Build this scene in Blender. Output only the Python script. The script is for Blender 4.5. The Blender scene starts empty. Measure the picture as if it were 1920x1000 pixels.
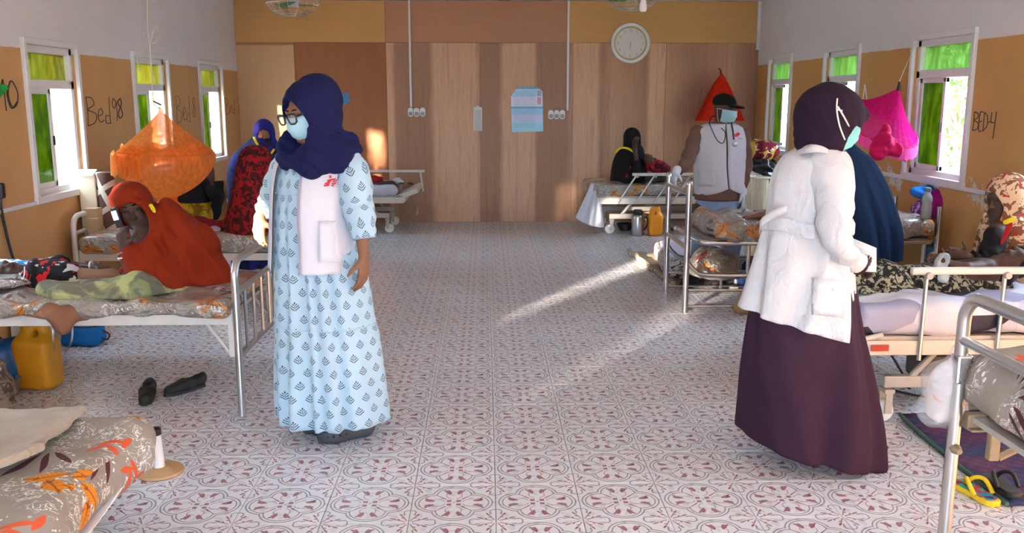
import bpy, math, random
import numpy as np
from mathutils import Vector, Matrix, noise as mnoise

SC = bpy.context.scene
COL = SC.collection
rnd = random.Random(7)

# ------------------------------------------------------------------ camera
FPX, PITCH, YAW, CAMH = 1696.6, 0.184497, 0.029226, 1.6
_fw = np.array([math.sin(YAW)*math.cos(PITCH), math.cos(YAW)*math.cos(PITCH), -math.sin(PITCH)])
_rt = np.array([math.cos(YAW), -math.sin(YAW), 0.0])
_up = np.cross(_rt, _fw)
CAMP = np.array([0, 0, CAMH])
cam_data = bpy.data.cameras.new('camera')
cam_data.sensor_width = 36.0
cam_data.lens = 36.0*FPX/1920.0
cam_data.clip_start = 0.05
cam_data.clip_end = 300
cam = bpy.data.objects.new('camera', cam_data)
COL.objects.link(cam)
cam.matrix_world = Matrix(((_rt[0], _up[0], -_fw[0], 0), (_rt[1], _up[1], -_fw[1], 0), (_rt[2], _up[2], -_fw[2], CAMH), (0, 0, 0, 1)))
SC.camera = cam

# ------------------------------------------------------------------ light and exposure
SC.view_settings.view_transform = 'Standard'
SC.view_settings.look = 'None'
SC.view_settings.gamma = 1.0
SC.view_settings.use_curve_mapping = False
SC.view_settings.exposure = 0.94

SKY = 20.0
world = bpy.data.worlds.new('world')
SC.world = world
world.use_nodes = True
_bg = world.node_tree.nodes['Background']
_bg.inputs[0].default_value = (0.58, 0.78, 1.0, 1)
_bg.inputs[1].default_value = SKY

SUN_DIR = Vector((0.53, 0.85, -0.145)).normalized()
_sd = bpy.data.lights.new('sun', 'SUN')
_sd.energy = 85.0
_sd.angle = math.radians(2.0)
_sd.color = (1.0, 0.88, 0.72)
sun = bpy.data.objects.new('sun', _sd)
COL.objects.link(sun)
sun.rotation_euler = SUN_DIR.to_track_quat('-Z', 'Y').to_euler()
sun.location = (-8, -8, 4)

SC.cycles.use_denoising = True
SC.cycles.use_light_tree = False
SC.cycles.max_bounces = 7
SC.cycles.diffuse_bounces = 4
SC.cycles.transparent_max_bounces = 12
SC.cycles.caustics_reflective = False
SC.cycles.caustics_refractive = False
SC.cycles.sample_clamp_indirect = 6.0

# ------------------------------------------------------------------ geometry helpers
def V3(*a): return np.array(a, float)
def unit(v):
    v = np.asarray(v, float); return v/(np.linalg.norm(v)+1e-12)
def at(px, py, y):
    """point of the room at depth y seen at photo pixel (px, py)"""
    d = _fw + (px-960)/FPX*_rt - (py-500)/FPX*_up
    return CAMP + d*(y/d[1])
def atx(px, py, x):
    d = _fw + (px-960)/FPX*_rt - (py-500)/FPX*_up
    return CAMP + d*(x/d[0])
def atz(px, py, z=0.0):
    d = _fw + (px-960)/FPX*_rt - (py-500)/FPX*_up
    return CAMP + d*((z-CAMH)/d[2])
def rotz(a):
    c, s = math.cos(a), math.sin(a); return np.array([[c, -s, 0], [s, c, 0], [0, 0, 1.0]])
def rotx(a):
    c, s = math.cos(a), math.sin(a); return np.array([[1.0, 0, 0], [0, c, -s], [0, s, c]])
def roty(a):
    c, s = math.cos(a), math.sin(a); return np.array([[c, 0, s], [0, 1.0, 0], [-s, 0, c]])

def spline(pts, n):
    """Catmull-Rom through pts, n samples per span"""
    P = [np.asarray(p, float) for p in pts]
    if len(P) < 3: 
        return [P[0]+(P[-1]-P[0])*t for t in np.linspace(0, 1, n+1)]
    Q = [2*P[0]-P[1]] + P + [2*P[-1]-P[-2]]
    out = []
    for i in range(1, len(Q)-2):
        for j in range(n):
            t = j/n
            a, b, c, d = Q[i-1], Q[i], Q[i+1], Q[i+2]
            out.append(0.5*((2*b)+(c-a)*t+(2*a-5*b+4*c-d)*t*t+(3*b-a-3*c+d)*t**3))
    out.append(P[-1])
    return out

class MB:
    """collects verts / faces / uvs and links them as ONE mesh object"""
    def __init__(s): s.v = []; s.f = []; s.uv = {}; s.mi = []; s.cur = 0
    def add(s, verts, faces, uvs=None):
        o = len(s.v)
        s.v.extend([tuple(map(float, p)) for p in verts])
        for k, fc in enumerate(faces):
            if uvs is not None: s.uv[len(s.f)] = uvs[k]
            s.f.append(tuple(i+o for i in fc)); s.mi.append(s.cur)
        return s
    def box(s, c, size, R=None):
        c = np.asarray(c, float); h = np.asarray(size, float)/2
        vs = []
        for x in (-1, 1):
            for y in (-1, 1):
                for z in (-1, 1):
                    p = np.array([x, y, z])*h
                    vs.append(c+(R@p if R is not None else p))
        return s.add(vs, [(0, 1, 3, 2), (4, 6, 7, 5), (0, 4, 5, 1), (2, 3, 7, 6), (0, 2, 6, 4), (1, 5, 7, 3)])
    def tube(s, path, r, n=8, closed=False, flat=None):
        P = [np.asarray(p, float) for p in path]; m = len(P)
        rr = r if hasattr(r, '__len__') else [r]*m
        T = []
        for i in range(m):
            a = P[(i-1) % m] if (closed or i > 0) else P[i]
            b = P[(i+1) % m] if (closed or i < m-1) else P[i]
            T.append(unit(b-a))
        ref = np.array([0, 0, 1.0]) if abs(T[0][2]) < .9 else np.array([1.0, 0, 0])
        N = unit(np.cross(T[0], ref)); vs = []; 
        for i in range(m):
            N = unit(N-T[i]*(N@T[i])); Bn = np.cross(T[i], N)
            for k in range(n):
                a = 2*math.pi*k/n
                vs.append(P[i]+rr[i]*(math.cos(a)*N+math.sin(a)*Bn))
        fs = []
        for i in range(m if closed else m-1):
            for k in range(n):
                a = i*n+k; b = i*n+(k+1) % n; c = ((i+1) % m)*n+(k+1) % n; d = ((i+1) % m)*n+k
                fs.append((a, b, c, d))
        if not closed:
            fs.append(tuple(range(n-1, -1, -1))); fs.append(tuple((m-1)*n+k for k in range(n)))
        return s.add(vs, fs)
    def lathe(s, prof, n=24, c=(0, 0, 0), R=None, wob=None):
        c = np.asarray(c, float); vs = []; fs = []
        for j, (r, z) in enumerate(prof):
            for k in range(n):
                a = 2*math.pi*k/n
                rr = r*(wob(a, z) if wob else 1)
                p = np.array([rr*math.cos(a), rr*math.sin(a), z])
                vs.append(c+(R@p if R is not None else p))
        for j in range(len(prof)-1):
            for k in range(n):
                fs.append((j*n+k, j*n+(k+1) % n, (j+1)*n+(k+1) % n, (j+1)*n+k))
        if prof[0][0] > 1e-4: fs.append(tuple(range(n-1, -1, -1)))
        if prof[-1][0] > 1e-4: fs.append(tuple((len(prof)-1)*n+k for k in range(n)))
        return s.add(vs, fs)
    def grid(s, G, closed=False, uv=None, caps=False):
        """G: (m, n, 3) points; closed wraps n; uv in metres"""
        G = np.asarray(G, float); m, n, _ = G.shape
        nn = n+1 if closed else n
        if uv is None:
            Gc = np.concatenate([G, G[:, :1]], 1) if closed else G
            du = np.linalg.norm(np.diff(Gc, axis=1), axis=2).mean(0)
            U = np.concatenate([[0], np.cumsum(du)])
            dv = np.linalg.norm(np.diff(G, axis=0), axis=2).mean(1)
            W = np.concatenate([[0], np.cumsum(dv)])
            uv = np.zeros((m, nn, 2)); uv[..., 0] = U[None, :]; uv[..., 1] = W[:, None]
        fs = []; us = []
        for i in range(m-1):
            for k in range(n if closed else n-1):
                k2 = (k+1) % n
                fs.append((i*n+k, i*n+k2, (i+1)*n+k2, (i+1)*n+k))
                us.append((uv[i, k], uv[i, k+1], uv[i+1, k+1], uv[i+1, k]))
        if caps:
            fs.append(tuple(range(n-1, -1, -1))); us.append([uv[0, k] for k in range(n-1, -1, -1)])
            fs.append(tuple((m-1)*n+k for k in range(n))); us.append([uv[m-1, k] for k in range(n)])
        return s.add(G.reshape(-1, 3), fs, us)
    def poly(s, pts, nrm, th):
        """flat outline extruded by th along nrm"""
        n = len(pts); nrm = np.asarray(nrm, float)*th
        vs = [np.asarray(p, float) for p in pts]+[np.asarray(p, float)+nrm for p in pts]
        fs = [tuple(range(n-1, -1, -1)), tuple(n+k for k in range(n))]
        fs += [(k, (k+1) % n, n+(k+1) % n, n+k) for k in range(n)]
        return s.add(vs, fs)

def new_mesh(name, mb, base=(0, 0, 0), smooth=True, sharp=52):
    me = bpy.data.meshes.new(name)
    b = np.asarray(base, float)
    me.from_pydata([tuple(np.asarray(p)-b) for p in mb.v], [], mb.f)
    if mb.uv:
        ul = me.uv_layers.new(name='UVMap')
        data = np.zeros((len(me.loops), 2), np.float32); li = 0
        for k, fc in enumerate(mb.f):
            u = mb.uv.get(k)
            if u is not None:
                for j in range(len(fc)): data[li+j] = u[j]
            li += len(fc)
        ul.data.foreach_set('uv', data.ravel())
    if any(mb.mi): me.polygons.foreach_set('material_index', mb.mi)
    me.validate(); me.update()
    if smooth:
        me.shade_smooth()
        if sharp: me.set_sharp_from_angle(angle=math.radians(sharp))
    return me

class Thing:
    pass
def tag(o, label=None, cat=None, group=None, kind=None):
    if label: o['label'] = label
    if cat: o['category'] = cat
    if group: o['group'] = group
    if kind: o['kind'] = kind
    return o
def empty(name, base, label=None, cat=None, group=None, kind=None):
    o = bpy.data.objects.new(name, None)
    o.empty_display_size = .1
    o.location = tuple(map(float, base)); COL.objects.link(o)
    o['_b'] = [float(q) for q in base]
    return tag(o, label, cat, group, kind)
def wbase(o):
    b = np.zeros(3)
    while o is not None:
        if '_b' in o.keys(): b = b+np.array(list(o['_b']))
        o = o.parent
    return b
def obj(name, mb, m, parent=None, base=None, bevel=0, solid=0, sub=0, smooth=True, sharp=52, label=None):
    """link an MB (or ready mesh) in world coordinates as one object under parent"""
    pb = wbase(parent) if parent is not None else np.zeros(3)
    if isinstance(mb, MB):
        b = np.asarray(base, float) if base is not None else pb
        me = new_mesh(name, mb, b, smooth, sharp)
    else:
        me = mb; b = np.asarray(base, float) if base is not None else pb
    o = bpy.data.objects.new(name, me); COL.objects.link(o)
    if parent is not None: o.parent = parent
    off = b-pb
    o.location = tuple(off)
    o['_b'] = [float(q) for q in off]
    for mm in (m if isinstance(m, (list, tuple)) else [m]): me.materials.append(mm)
    if solid:
        md = o.modifiers.new('thickness', 'SOLIDIFY'); md.thickness = solid; md.offset = 0
    if bevel:
        md = o.modifiers.new('bevel', 'BEVEL'); md.width = bevel; md.segments = 2; md.limit_method = 'ANGLE'
    if sub:
        md = o.modifiers.new('subsurf', 'SUBSURF'); md.levels = sub; md.render_levels = sub
    if label: o['label'] = label
    return o

# ------------------------------------------------------------------ distance-field modelling for soft bodies
class SDF:
    def __init__(s, lo, hi, res):
        s.lo = np.asarray(lo, float); s.res = res
        s.n = np.ceil((np.asarray(hi, float)-s.lo)/res).astype(int)+1
        s.D = np.full(s.n, 1.0, np.float32)
    def _sub(s, lo, hi):
        a = np.clip(np.floor((np.asarray(lo)-s.lo)/s.res).astype(int), 0, s.n)
        b = np.clip(np.ceil((np.asarray(hi)-s.lo)/s.res).astype(int)+1, 0, s.n)
        if (b <= a).any(): return None
        ax = [(s.lo[i]+s.res*np.arange(a[i], b[i])).astype(np.float32) for i in range(3)]
        return (slice(a[0], b[0]), slice(a[1], b[1]), slice(a[2], b[2])), ax[0][:, None, None], ax[1][None, :, None], ax[2][None, None, :]
    def _op(s, sl, d, k, op):
        D = s.D[sl]
        if op == 's':
            d = -d
            if k > 0:
                h = np.maximum(k-np.abs(D-d), 0)/k
                s.D[sl] = np.maximum(D, d)+h*h*k*.25
            else: s.D[sl] = np.maximum(D, d)
        else:
            if k > 0:
                h = np.maximum(k-np.abs(D-d), 0)/k
                s.D[sl] = np.minimum(D, d)-h*h*k*.25
            else: s.D[sl] = np.minimum(D, d)
    def cone(s, a, b, ra, rb=None, k=.02, op='u', flat=None):
        a = np.asarray(a, float); b = np.asarray(b, float); rb = ra if rb is None else rb
        m = max(ra, rb)+k+3*s.res
        if op == 's': m += .0
        q = s._sub(np.minimum(a, b)-m, np.maximum(a, b)+m)
        if q is None: return s
        sl, X, Y, Z = q
        ab = b-a; L2 = max(ab@ab, 1e-9)
        t = np.clip(((X-a[0])*ab[0]+(Y-a[1])*ab[1]+(Z-a[2])*ab[2])/L2, 0, 1)
        dx = X-a[0]-t*ab[0]; dy = Y-a[1]-t*ab[1]; dz = Z-a[2]-t*ab[2]
        q2 = dx*dx+dy*dy+dz*dz
        if flat is not None:
            nv, f = flat; nv = unit(nv)
            q2 = q2+(f*f-1)*(dx*nv[0]+dy*nv[1]+dz*nv[2])**2
        s._op(sl, np.sqrt(q2)-(ra+(rb-ra)*t), k, op); return s
    def chain(s, pts, rs, k=.02, flat=None):
        for i in range(len(pts)-1): s.cone(pts[i], pts[i+1], rs[i], rs[i+1], k, 'u', flat)
        return s
    def ell(s, c, r, R=None, k=.02, op='u'):
        c = np.asarray(c, float); r = np.asarray(r, float)
        m = r.max()+k+3*s.res
        q = s._sub(c-m, c+m)
        if q is None: return s
        sl, X, Y, Z = q; X = X-c[0]; Y = Y-c[1]; Z = Z-c[2]
        if R is not None:
            R = np.asarray(R, float)   # columns are the local axes
            P = [X*R[0, i]+Y*R[1, i]+Z*R[2, i] for i in range(3)]
        else: P = [X, Y, Z]
        k0 = np.sqrt((P[0]/r[0])**2+(P[1]/r[1])**2+(P[2]/r[2])**2)
        k1 = np.sqrt((P[0]/r[0]**2)**2+(P[1]/r[1]**2)**2+(P[2]/r[2]**2)**2)+1e-6
        s._op(sl, k0*(k0-1)/k1, k, op); return s
    def box(s, c, h, rad=.02, R=None, k=.01, op='u'):
        c = np.asarray(c, float); h = np.asarray(h, float)
        m = np.linalg.norm(h)+k+3*s.res if R is not None else h+k+3*s.res
        q = s._sub(c-m, c+m)
        if q is None: return s
        sl, X, Y, Z = q; X = X-c[0]; Y = Y-c[1]; Z = Z-c[2]
        if R is not None:
            R = np.asarray(R, float); P = [X*R[0, i]+Y*R[1, i]+Z*R[2, i] for i in range(3)]
        else: P = [X, Y, Z]
        Q = [np.abs(P[i])-h[i]+rad for i in range(3)]
        o = np.sqrt(sum(np.maximum(x, 0)**2 for x in Q))+np.minimum(np.maximum(np.maximum(Q[0], Q[1]), Q[2]), 0)-rad
        s._op(sl, o, k, op); return s
    def half(s, p, nrm):
        """cut away everything on the +nrm side of the plane"""
        nrm = unit(nrm); sl, X, Y, Z = s._sub(s.lo-1, s.lo+s.n*s.res+1)
        d = (X-p[0])*nrm[0]+(Y-p[1])*nrm[1]+(Z-p[2])*nrm[2]
        s.D = np.maximum(s.D, d.astype(np.float32)); return s
    def wrinkle(s, amp, f, dirv=None, seed=0, sharp=False, warp=1.6, jit=.35, zfade=None):
        """cloth creases: warped sine ridges running across dirv"""
        sl, X, Y, Z = s._sub(s.lo-1, s.lo+s.n*s.res+1)
        rs = np.random.RandomState(seed); tot = 0
        for o in range(3):
            a = rs.normal(size=3); a /= np.linalg.norm(a)
            if dirv is not None: a = unit(np.asarray(dirv)+jit*a)
            b = rs.normal(size=3); b /= np.linalg.norm(b); ph = rs.uniform(0, 6.28, 2)
            fr = f*(1+.7*o)
            w = np.sin((X*b[0]+Y*b[1]+Z*b[2])*fr*.55+ph[0])*warp
            v = (X*a[0]+Y*a[1]+Z*a[2])*fr+w+ph[1]
            v = 1.3-2.6*np.abs(np.sin(v*.5))**.7 if sharp else np.sin(v)
            tot = tot+v/(1+.6*o)
        if zfade is not None: tot = tot*np.clip((zfade[1]-Z)/(zfade[1]-zfade[0]), 0, 1)
        s.D = (s.D+amp*tot*(np.abs(s.D) < 4*abs(amp)+3*s.res)).astype(np.float32); return s
    def mesh(s, name, base=(0, 0, 0), smooth_it=1):
        D = s.D; ins = D < 0
        n0, n1, n2 = [q-1 for q in D.shape]
        cnt = np.zeros((n0, n1, n2), np.uint8)
        for i in (0, 1):
            for j in (0, 1):
                for k in (0, 1):
                    cnt += ins[i:n0+i, j:n1+j, k:n2+k]
        act = (cnt > 0) & (cnt < 8)
        idx = np.argwhere(act)
        if len(idx) == 0: 
            return bpy.data.meshes.new(name)
        vid = -np.ones((n0, n1, n2), np.int64); vid[act] = np.arange(len(idx))
        acc = np.zeros((len(idx), 3)); w = np.zeros(len(idx))
        corners = [(i, j, k) for i in (0, 1) for j in (0, 1) for k in (0, 1)]
        for a in corners:
            for axis in range(3):
                if a[axis]: continue
                b = list(a); b[axis] = 1
                da = D[idx[:, 0]+a[0], idx[:, 1]+a[1], idx[:, 2]+a[2]]; db = D[idx[:, 0]+b[0], idx[:, 1]+b[1], idx[:, 2]+b[2]]
                mk = (da < 0) != (db < 0)
                t = np.where(mk, da/np.where(mk, da-db, 1), 0)
                p = np.tile(np.array(a, float), (len(idx), 1)); p[:, axis] = t
                acc += p*mk[:, None]; w += mk
        P = s.lo+(idx+acc/w[:, None])*s.res
        quads = []
        for axis in range(3):
            sh = list(D.shape); sh[axis] -= 1
            A = ins[tuple(slice(0, sh[q]) for q in range(3))]
            sl2 = [slice(0, None)]*3; sl2[axis] = slice(1, None)
            Bq = ins[tuple(sl2)]
            e = np.argwhere(A != Bq)
            u, v = [(1, 2), (2, 0), (0, 1)][axis]
            ok = (e[:, u] > 0) & (e[:, v] > 0) & (e[:, u] < D.shape[u]-1) & (e[:, v] < D.shape[v]-1)
            e = e[ok]; fl = A[e[:, 0], e[:, 1], e[:, 2]]
            def g(du, dv):
                q = e.copy(); q[:, u] -= du; q[:, v] -= dv
                return vid[q[:, 0], q[:, 1], q[:, 2]]
            q4 = np.stack([g(1, 1), g(0, 1), g(0, 0), g(1, 0)], 1)
            q4[~fl] = q4[~fl][:, ::-1]
            quads.append(q4)
        Q = np.concatenate(quads); Q = Q[(Q >= 0).all(1)]
        if smooth_it:
            E = np.concatenate([Q[:, [0, 1]], Q[:, [1, 2]], Q[:, [2, 3]], Q[:, [3, 0]]])
            for _ in range(smooth_it):
                sm = np.zeros_like(P); c = np.zeros(len(P))
                for d in range(3):
                    sm[:, d] = np.bincount(E[:, 0], P[E[:, 1], d], len(P))+np.bincount(E[:, 1], P[E[:, 0], d], len(P))
                c = np.bincount(E[:, 0], minlength=len(P))+np.bincount(E[:, 1], minlength=len(P))
                P = .45*P+.55*sm/np.maximum(c, 1)[:, None]
        P = P-np.asarray(base, float)
        me = bpy.data.meshes.new(name)
        me.vertices.add(len(P)); me.vertices.foreach_set('co', P.astype(np.float32).ravel())
        me.loops.add(len(Q)*4); me.loops.foreach_set('vertex_index', Q.astype(np.int32).ravel())
        me.polygons.add(len(Q)); me.polygons.foreach_set('loop_start', np.arange(0, len(Q)*4, 4, dtype=np.int32))
        me.update(calc_edges=True); me.validate(); me.shade_smooth()
        return me
def sobj(name, S, m, parent, smooth_it=1, label=None):
    return obj(name, S.mesh(name, wbase(parent) if parent is not None else (0, 0, 0), smooth_it), m, parent, label=label)

# ------------------------------------------------------------------ shader expressions
class X_:
    def __init__(s, b, sock): s.b = b; s.k = sock
    def __add__(s, o): return s.b.m('ADD', s, o)
    __radd__ = __add__
    def __sub__(s, o): return s.b.m('SUBTRACT', s, o)
    def __rsub__(s, o): return s.b.m('SUBTRACT', o, s)
    def __mul__(s, o): return s.b.m('MULTIPLY', s, o)
    __rmul__ = __mul__
    def __truediv__(s, o): return s.b.m('DIVIDE', s, o)
    def __abs__(s): return s.b.m('ABSOLUTE', s)
    def lt(s, o): return s.b.m('LESS_THAN', s, o)
    def gt(s, o): return s.b.m('GREATER_THAN', s, o)
    def min(s, o): return s.b.m('MINIMUM', s, o)
    def max(s, o): return s.b.m('MAXIMUM', s, o)
    def sin(s): return s.b.m('SINE', s)
    def sqrt(s): return s.b.m('SQRT', s)
    def floor(s): return s.b.m('FLOOR', s)
    def fract(s): return s.b.m('FRACT', s)
class MatB:
    def __init__(s, name):
        s.mat = bpy.data.materials.new(name); s.mat.use_nodes = True
        s.nt = s.mat.node_tree; s.p = s.nt.nodes['Principled BSDF']; s.out = s.nt.nodes['Material Output']
    def n(s, t, **kw):
        nd = s.nt.nodes.new(t)
        for k, v in kw.items(): setattr(nd, k, v)
        return nd
    def put(s, inp, v):
        if isinstance(v, X_): s.nt.links.new(v.k, inp)
        elif isinstance(v, (tuple, list)):
            inp.default_value = (tuple(v)+(1,))[:4] if len(inp.default_value) == 4 else tuple(v)[:3]
        elif hasattr(v, 'is_linked'): s.nt.links.new(v, inp)
        else: inp.default_value = v
    def m(s, op, a, b=None, c=None):
        nd = s.n('ShaderNodeMath', operation=op)
        s.put(nd.inputs[0], a)
        if b is not None: s.put(nd.inputs[1], b)
        if c is not None: s.put(nd.inputs[2], c)
        return X_(s, nd.outputs[0])
    def coord(s, kind='Object'):
        return X_(s, s.n('ShaderNodeTexCoord').outputs[kind])
    def sep(s, v):
        nd = s.n('ShaderNodeSeparateXYZ'); s.put(nd.inputs[0], v); return [X_(s, q) for q in nd.outputs]
    def comb(s, x=0, y=0, z=0):
        nd = s.n('ShaderNodeCombineXYZ')
        for i, q in enumerate((x, y, z)): s.put(nd.inputs[i], q)
        return X_(s, nd.outputs[0])
    def scale(s, v, sc, loc=(0, 0, 0), rot=(0, 0, 0)):
        nd = s.n('ShaderNodeMapping'); s.put(nd.inputs['Vector'], v)
        nd.inputs['Scale'].default_value = sc; nd.inputs['Location'].default_value = loc; nd.inputs['Rotation'].default_value = rot
        return X_(s, nd.outputs[0])
    def noise(s, v, scale=5, detail=2, rough=.5, dist=0, col=False):
        nd = s.n('ShaderNodeTexNoise'); s.put(nd.inputs['Vector'], v)
        nd.inputs['Scale'].default_value = scale; nd.inputs['Detail'].default_value = detail
        nd.inputs['Roughness'].default_value = rough; nd.inputs['Distortion'].default_value = dist
        return X_(s, nd.outputs['Color' if col else 'Fac'])
    def vor(s, v, scale=5, out='Distance', feature='F1', rand=1):
        nd = s.n('ShaderNodeTexVoronoi', feature=feature); s.put(nd.inputs['Vector'], v)
        nd.inputs['Scale'].default_value = scale; nd.inputs['Randomness'].default_value = rand
        return X_(s, nd.outputs[out])
    def ss(s, e, lo, hi):
        nd = s.n('ShaderNodeMapRange', interpolation_type='SMOOTHSTEP'); s.put(nd.inputs[0], e)
        nd.inputs[1].default_value = lo; nd.inputs[2].default_value = hi
        return X_(s, nd.outputs[0])
    def mix(s, f, a, b, blend='MIX'):
        nd = s.n('ShaderNodeMix', data_type='RGBA', blend_type=blend)
        s.put(nd.inputs[0], f); s.put(nd.inputs[6], a); s.put(nd.inputs[7], b)
        return X_(s, nd.outputs[2])
    def ramp(s, e, stops, interp='LINEAR'):
        nd = s.n('ShaderNodeValToRGB'); s.put(nd.inputs[0], e); cr = nd.color_ramp; cr.interpolation = interp
        while len(cr.elements) < len(stops): cr.elements.new(.5)
        for el, (p, c) in zip(cr.elements, stops): el.position = p; el.color = (tuple(c)+(1,))[:4]
        return X_(s, nd.outputs[0])
    def bump(s, h, strength=.3, dist=.01):
        nd = s.n('ShaderNodeBump'); s.put(nd.inputs['Height'], h)
        nd.inputs['Strength'].default_value = strength; nd.inputs['Distance'].default_value = dist
        s.nt.links.new(nd.outputs[0], s.p.inputs['Normal']); return s
    def set(s, **kw):
        names = dict(col='Base Color', rough='Roughness', metal='Metallic', spec='Specular IOR Level', sheen='Sheen Weight', coat='Coat Weight',
                     coatr='Coat Roughness', trans='Transmission Weight', alpha='Alpha', emit='Emission Color', emits='Emission Strength', ior='IOR', sss='Subsurface Weight')
        for k, v in kw.items(): s.put(s.p.inputs[names[k]], v)
        return s

def plain(name, col, rough=.5, metal=0, spec=.5, noise=0, nscale=20, bump=0, bscale=200, coat=0, sheen=0):
    b = MatB(name); v = b.coord()
    if noise:
        f = b.noise(v, nscale, 3)
        dk = tuple(max(0, c*(1-noise)) for c in col); lt = tuple(min(1, c*(1+noise)) for c in col)
        b.set(col=b.mix(f, dk, lt))
    else: b.set(col=col)
    b.set(rough=rough, metal=metal, spec=spec)
    if coat: b.set(coat=coat)
    if sheen: b.set(sheen=sheen)
    if bump: b.bump(b.noise(v, bscale, 3), bump, .004)
    return b.mat
def cloth(name, col, rough=.85, var=.12, weave=350, bump=.25):
    b = MatB(name); v = b.coord()
    f = b.noise(v, 6, 3)
    b.set(col=b.mix(f, tuple(c*(1-var) for c in col), tuple(min(1, c*(1+var)) for c in col)), rough=rough, spec=.2)
    b.bump(b.noise(v, weave, 2)*.4+b.noise(v, 18, 3)*3+b.noise(b.scale(v, (1, 1, .55)), 8, 3, .5, .8)*9, bump, .005)
    return b.mat

# ------------------------------------------------------------------ materials
def L(r, g, b):
    f = lambda c: (c/255/12.92) if c/255 <= .04045 else ((c/255+.055)/1.055)**2.4
    return (f(r), f(g), f(b))

def tile_mat():
    b = MatB('patterned_tile'); u, v, _ = b.sep(b.coord('UV'))
    X = abs((u-.5)*2); Y = abs((v-.5)*2); a = X.max(Y); c = X.min(Y)
    def circ(cx, cy, r, p=a, q=c): return (((p-cx)*(p-cx)+(q-cy)*(q-cy)).sqrt())-r
    def ell(cx, cy, rx, ry, ang, p=a, q=c):
        co, si = math.cos(ang), math.sin(ang)
        x = (p-cx)*co+(q-cy)*si; y = (q-cy)*co-(p-cx)*si
        return (x*x/(rx*rx)+y*y/(ry*ry)).lt(1)
    def seg(x0, y0, x1, y1, w, p=a, q=c):
        l = math.hypot(x1-x0, y1-y0); co, si = (x1-x0)/l, (y1-y0)/l
        x = (p-x0)*co+(q-y0)*si; y = abs((q-y0)*co-(p-x0)*si)
        return y.lt(w)*x.gt(0)*x.lt(l)
    dl = circ(.42, 0, .50)
    grey = abs(dl).lt(.017).max(abs(dl+.085).lt(.015))
    far = b.m('ADD', circ(.42, 0, 0), 0)
    A = 1-X; B_ = 1-Y; qa = A.max(B_); qb = A.min(B_)
    grey = grey.max(abs(circ(.50, .03, .11, qa, qb)).lt(.015)*qa.gt(.42)).max(seg(.36, .12, .46, .13, .016, qa, qb))
    red = ell(.58, .125, .125, .050, .22).max(ell(.645, .200, .080, .034, .95)).max(ell(.57, .175, .055, .028, .5))
    red = red.max(abs(X-.115).max(abs(Y-.095)).lt(.055))
    red = red.max(abs(X-Y).lt(.030-(a-.16)*.06)*a.gt(.19)*a.lt(.44))
    line = abs(circ(.40, 0, .19)).lt(.010)*c.gt(.05)
    line = line.max(abs(circ(.02, .52, .36, a, c)).lt(.010)*a.lt(.36))
    red = red.max(seg(.08, .04, .36, .17, .013, qa, qb)).max(ell(.37, .19, .080, .026, .50, qa, qb)).max(ell(.23, .15, .04, .020, 1.0, qa, qb))
    base = b.mix(b.noise(b.coord('UV'), 3, 3), L(222, 226, 234), L(234, 237, 243))
    rn = X_(b, b.n('ShaderNodeObjectInfo').outputs['Random'])
    base = b.mix(rn*.3, base, L(208, 208, 212))
    fleck = b.noise(b.coord('UV'), 60, 2)
    redc = b.mix(b.ss(fleck, .35, .65), L(122, 60, 66), L(158, 96, 102))
    col = b.mix(grey*.85, base, L(116, 112, 122))
    col = b.mix(line*.8, col, L(140, 90, 96))
    col = b.mix(red*.92, col, redc)
    dirt = b.noise(b.coord('UV'), 9, 4)
    b.set(col=col, rough=b.mix(dirt, (.20,)*3, (.38,)*3), spec=.5)
    b.bump(b.noise(b.coord('UV'), 14, 3), .06, .003)
    return b.mat

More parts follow.
